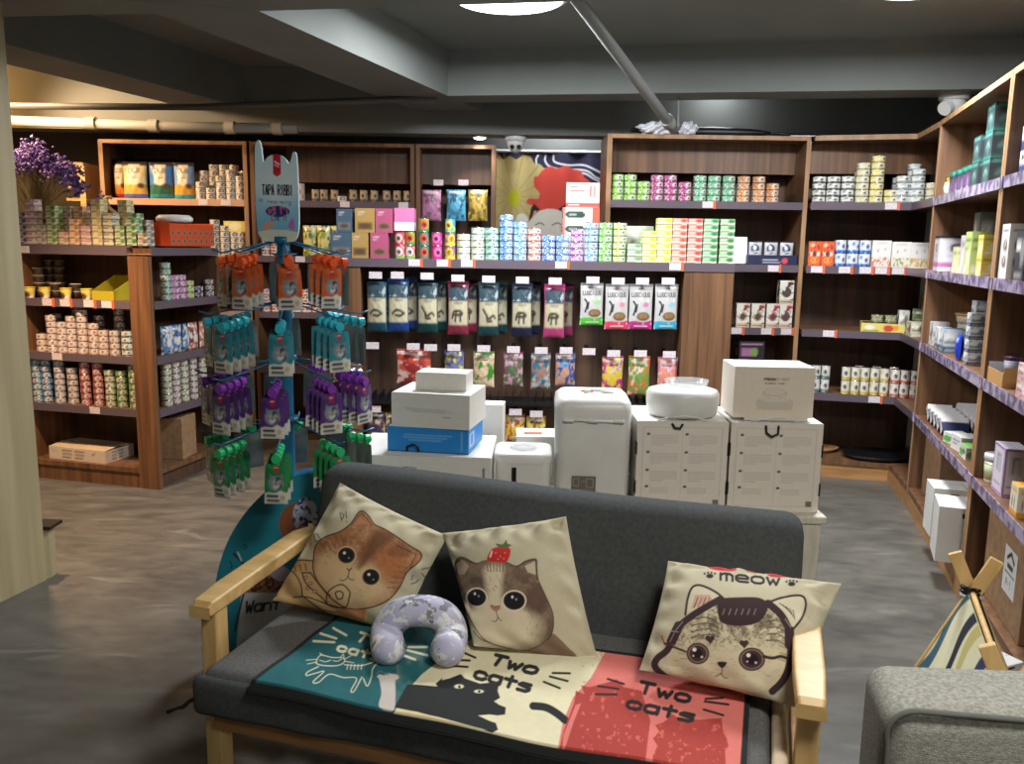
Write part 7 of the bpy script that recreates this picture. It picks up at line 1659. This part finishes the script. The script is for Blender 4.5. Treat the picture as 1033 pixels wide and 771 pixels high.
# ================================================================== TEPEE (ridge tent of crossed slats)
t=thing('pet_tent','striped pet tent on crossed pine slats behind the armchair','pet tent',(0,0,0))
ZR=.50
Rf=Vector((1.315,2.27,ZR)); Rn=Vector((1.09,1.70,ZR))
axis=(Rn-Rf).normalized(); side=Vector((axis.y,-axis.x,0)).normalized()   # points to -x side?
if side.x>0: side=-side
def slat(p,q,w=.036,th=.018):
    p=Vector(p); q=Vector(q); d=(q-p).normalized(); a=axis; c=d.cross(a).normalized(); b=MB(); v=[]
    for e in (p,q):
        for s1,s2 in ((-1,-1),(1,-1),(1,1),(-1,1)): v.append(e+a*(s1*th/2)+c*(s2*w/2))
    b.add(v,[(3,2,1,0),(4,5,6,7),(0,1,5,4),(1,2,6,5),(2,3,7,6),(3,0,4,7)],'pinez'); bm=b.build('leg',t,bevel=.002); return bm
for E_,o_ in ((Rf,0),(Rn,0)):
    for s_ in (-1,1):
        foot=Vector((E_.x,E_.y,0))+side*(s_*.22); top=Vector((E_.x,E_.y,0))-side*(s_*.052); top.z=ZR+.105
        off=axis*(.0095*s_); slat(foot+off,top+off)
b=MB(); b.tube(Rf-axis*.02,Rn+axis*.02,.008,'pine',n=10); b.build('ridge_bar',t)
def A_tent(U,V,P):
    a=Art(U*10+.9*np.sin(V*5.5)+.5*np.sin(V*11+1),V*10,(222,216,180),aa=.12)
    cols=[(52,92,108),(222,216,180),(26,30,44),(196,182,110),(222,216,180),(34,42,92),(222,216,180),(52,92,108)]
    for i,c in enumerate(cols):
        x=.75+i*1.3
        if c==(222,216,180): continue
        a.poly([(x-.4,-.5),(x+.6,-.5),(x+.85,3),(x+1.15,6),(x+.7,10.5),(x-.5,10.5),(x-.1,6),(x+.15,3)],c,sm=True)
    return a.c
for s_,nm in ((1,'fabric_panel'),(-1,'fabric_panel')):
    def ft(U,V,off=0):
        e=Rf[:]; base=np.array(Rf)[None]*(1-U[:,None])+np.array(Rn)[None]*U[:,None]
        d=np.array(side)*s_*.21; z=ZR*(1-V)+.02*V; sag=.014*np.sin(PI*V)*(1-np.abs(2*U-1)**2)
        return base+d[None]*V[:,None]*1.0+np.stack([0*U,0*U,z-ZR],1)-np.array(side)[None]*s_*(sag[:,None]+off)+np.array(side)[None]*s_*.014
    b=MB(); b.grid(ft,150,60,'cloth',A_tent,flip=(s_<0)); b.grid(lambda U,V:ft(U,V,.003),30,20,'cloth',flip=(s_>0),base=(215,208,172)); b.build(nm,t)
for E_ in (Rf,Rn):
    b=MB()
    for k in range(3): 
        c=Vector((E_.x,E_.y,ZR+.012-.012*k)); b.path([c+axis*.02*math.cos(a_)+side*.026*math.sin(a_) for a_ in np.linspace(0,2*PI,13)],.006,'black' if k!=2 else 'tag',6)
    b.build('tie_cord',t)
# small white boxes between the tent and shelves
for i,(u,v,z,w,d,h,rz,lb) in enumerate(((1012,640,.10,.20,.14,.09,.4,'small white box lying on the floor boxes right of the tent, upper'),(1024,655,.0,.3,.22,.09,.3,'small white box on the floor right of the tent, lower'),(1000,600,.0,.16,.12,.12,.2,'small pale box on the floor behind the tent'))):
    if i==2: continue
    o=white_box([.12,.14,.13][i],[.10,.14,.13][i],[.07,.12,.12][i])() ; o.location=([1.535,1.535,1.64][i],[2.48,2.48,2.88][i],[.1225,.0005,.0005][i]); o.rotation_euler=(0,0,rz); tag(o,lb,'box')
# ================================================================== CAMERA / RENDER LOOK
cam=bpy.data.cameras.new('camera'); cam.lens=FP/1033*36; cam.sensor_width=36; cam.sensor_fit='HORIZONTAL'; cam.clip_start=.05
co=bpy.data.objects.new('camera',cam); COL.objects.link(co)
R_=Vector((1,0,0)); U_=Vector((0,math.sin(TH),math.cos(TH))); F_=Vector((0,math.cos(TH),-math.sin(TH)))
c_,s_=math.cos(RO),math.sin(RO)
rx=R_*c_+U_*s_; ux=-R_*s_+U_*c_
co.matrix_world=Matrix(((rx.x,ux.x,-F_.x,0),(rx.y,ux.y,-F_.y,0),(rx.z,ux.z,-F_.z,CH),(0,0,0,1)))
S.camera=co
w=bpy.data.worlds.new('world'); S.world=w; w.use_nodes=True
w.node_tree.nodes['Background'].inputs['Color'].default_value=(.6,.65,.7,1); w.node_tree.nodes['Background'].inputs['Strength'].default_value=.05
S.view_settings.view_transform='Standard'; S.view_settings.look='None'; S.view_settings.gamma=1; S.view_settings.use_curve_mapping=False
S.view_settings.exposure=0.22
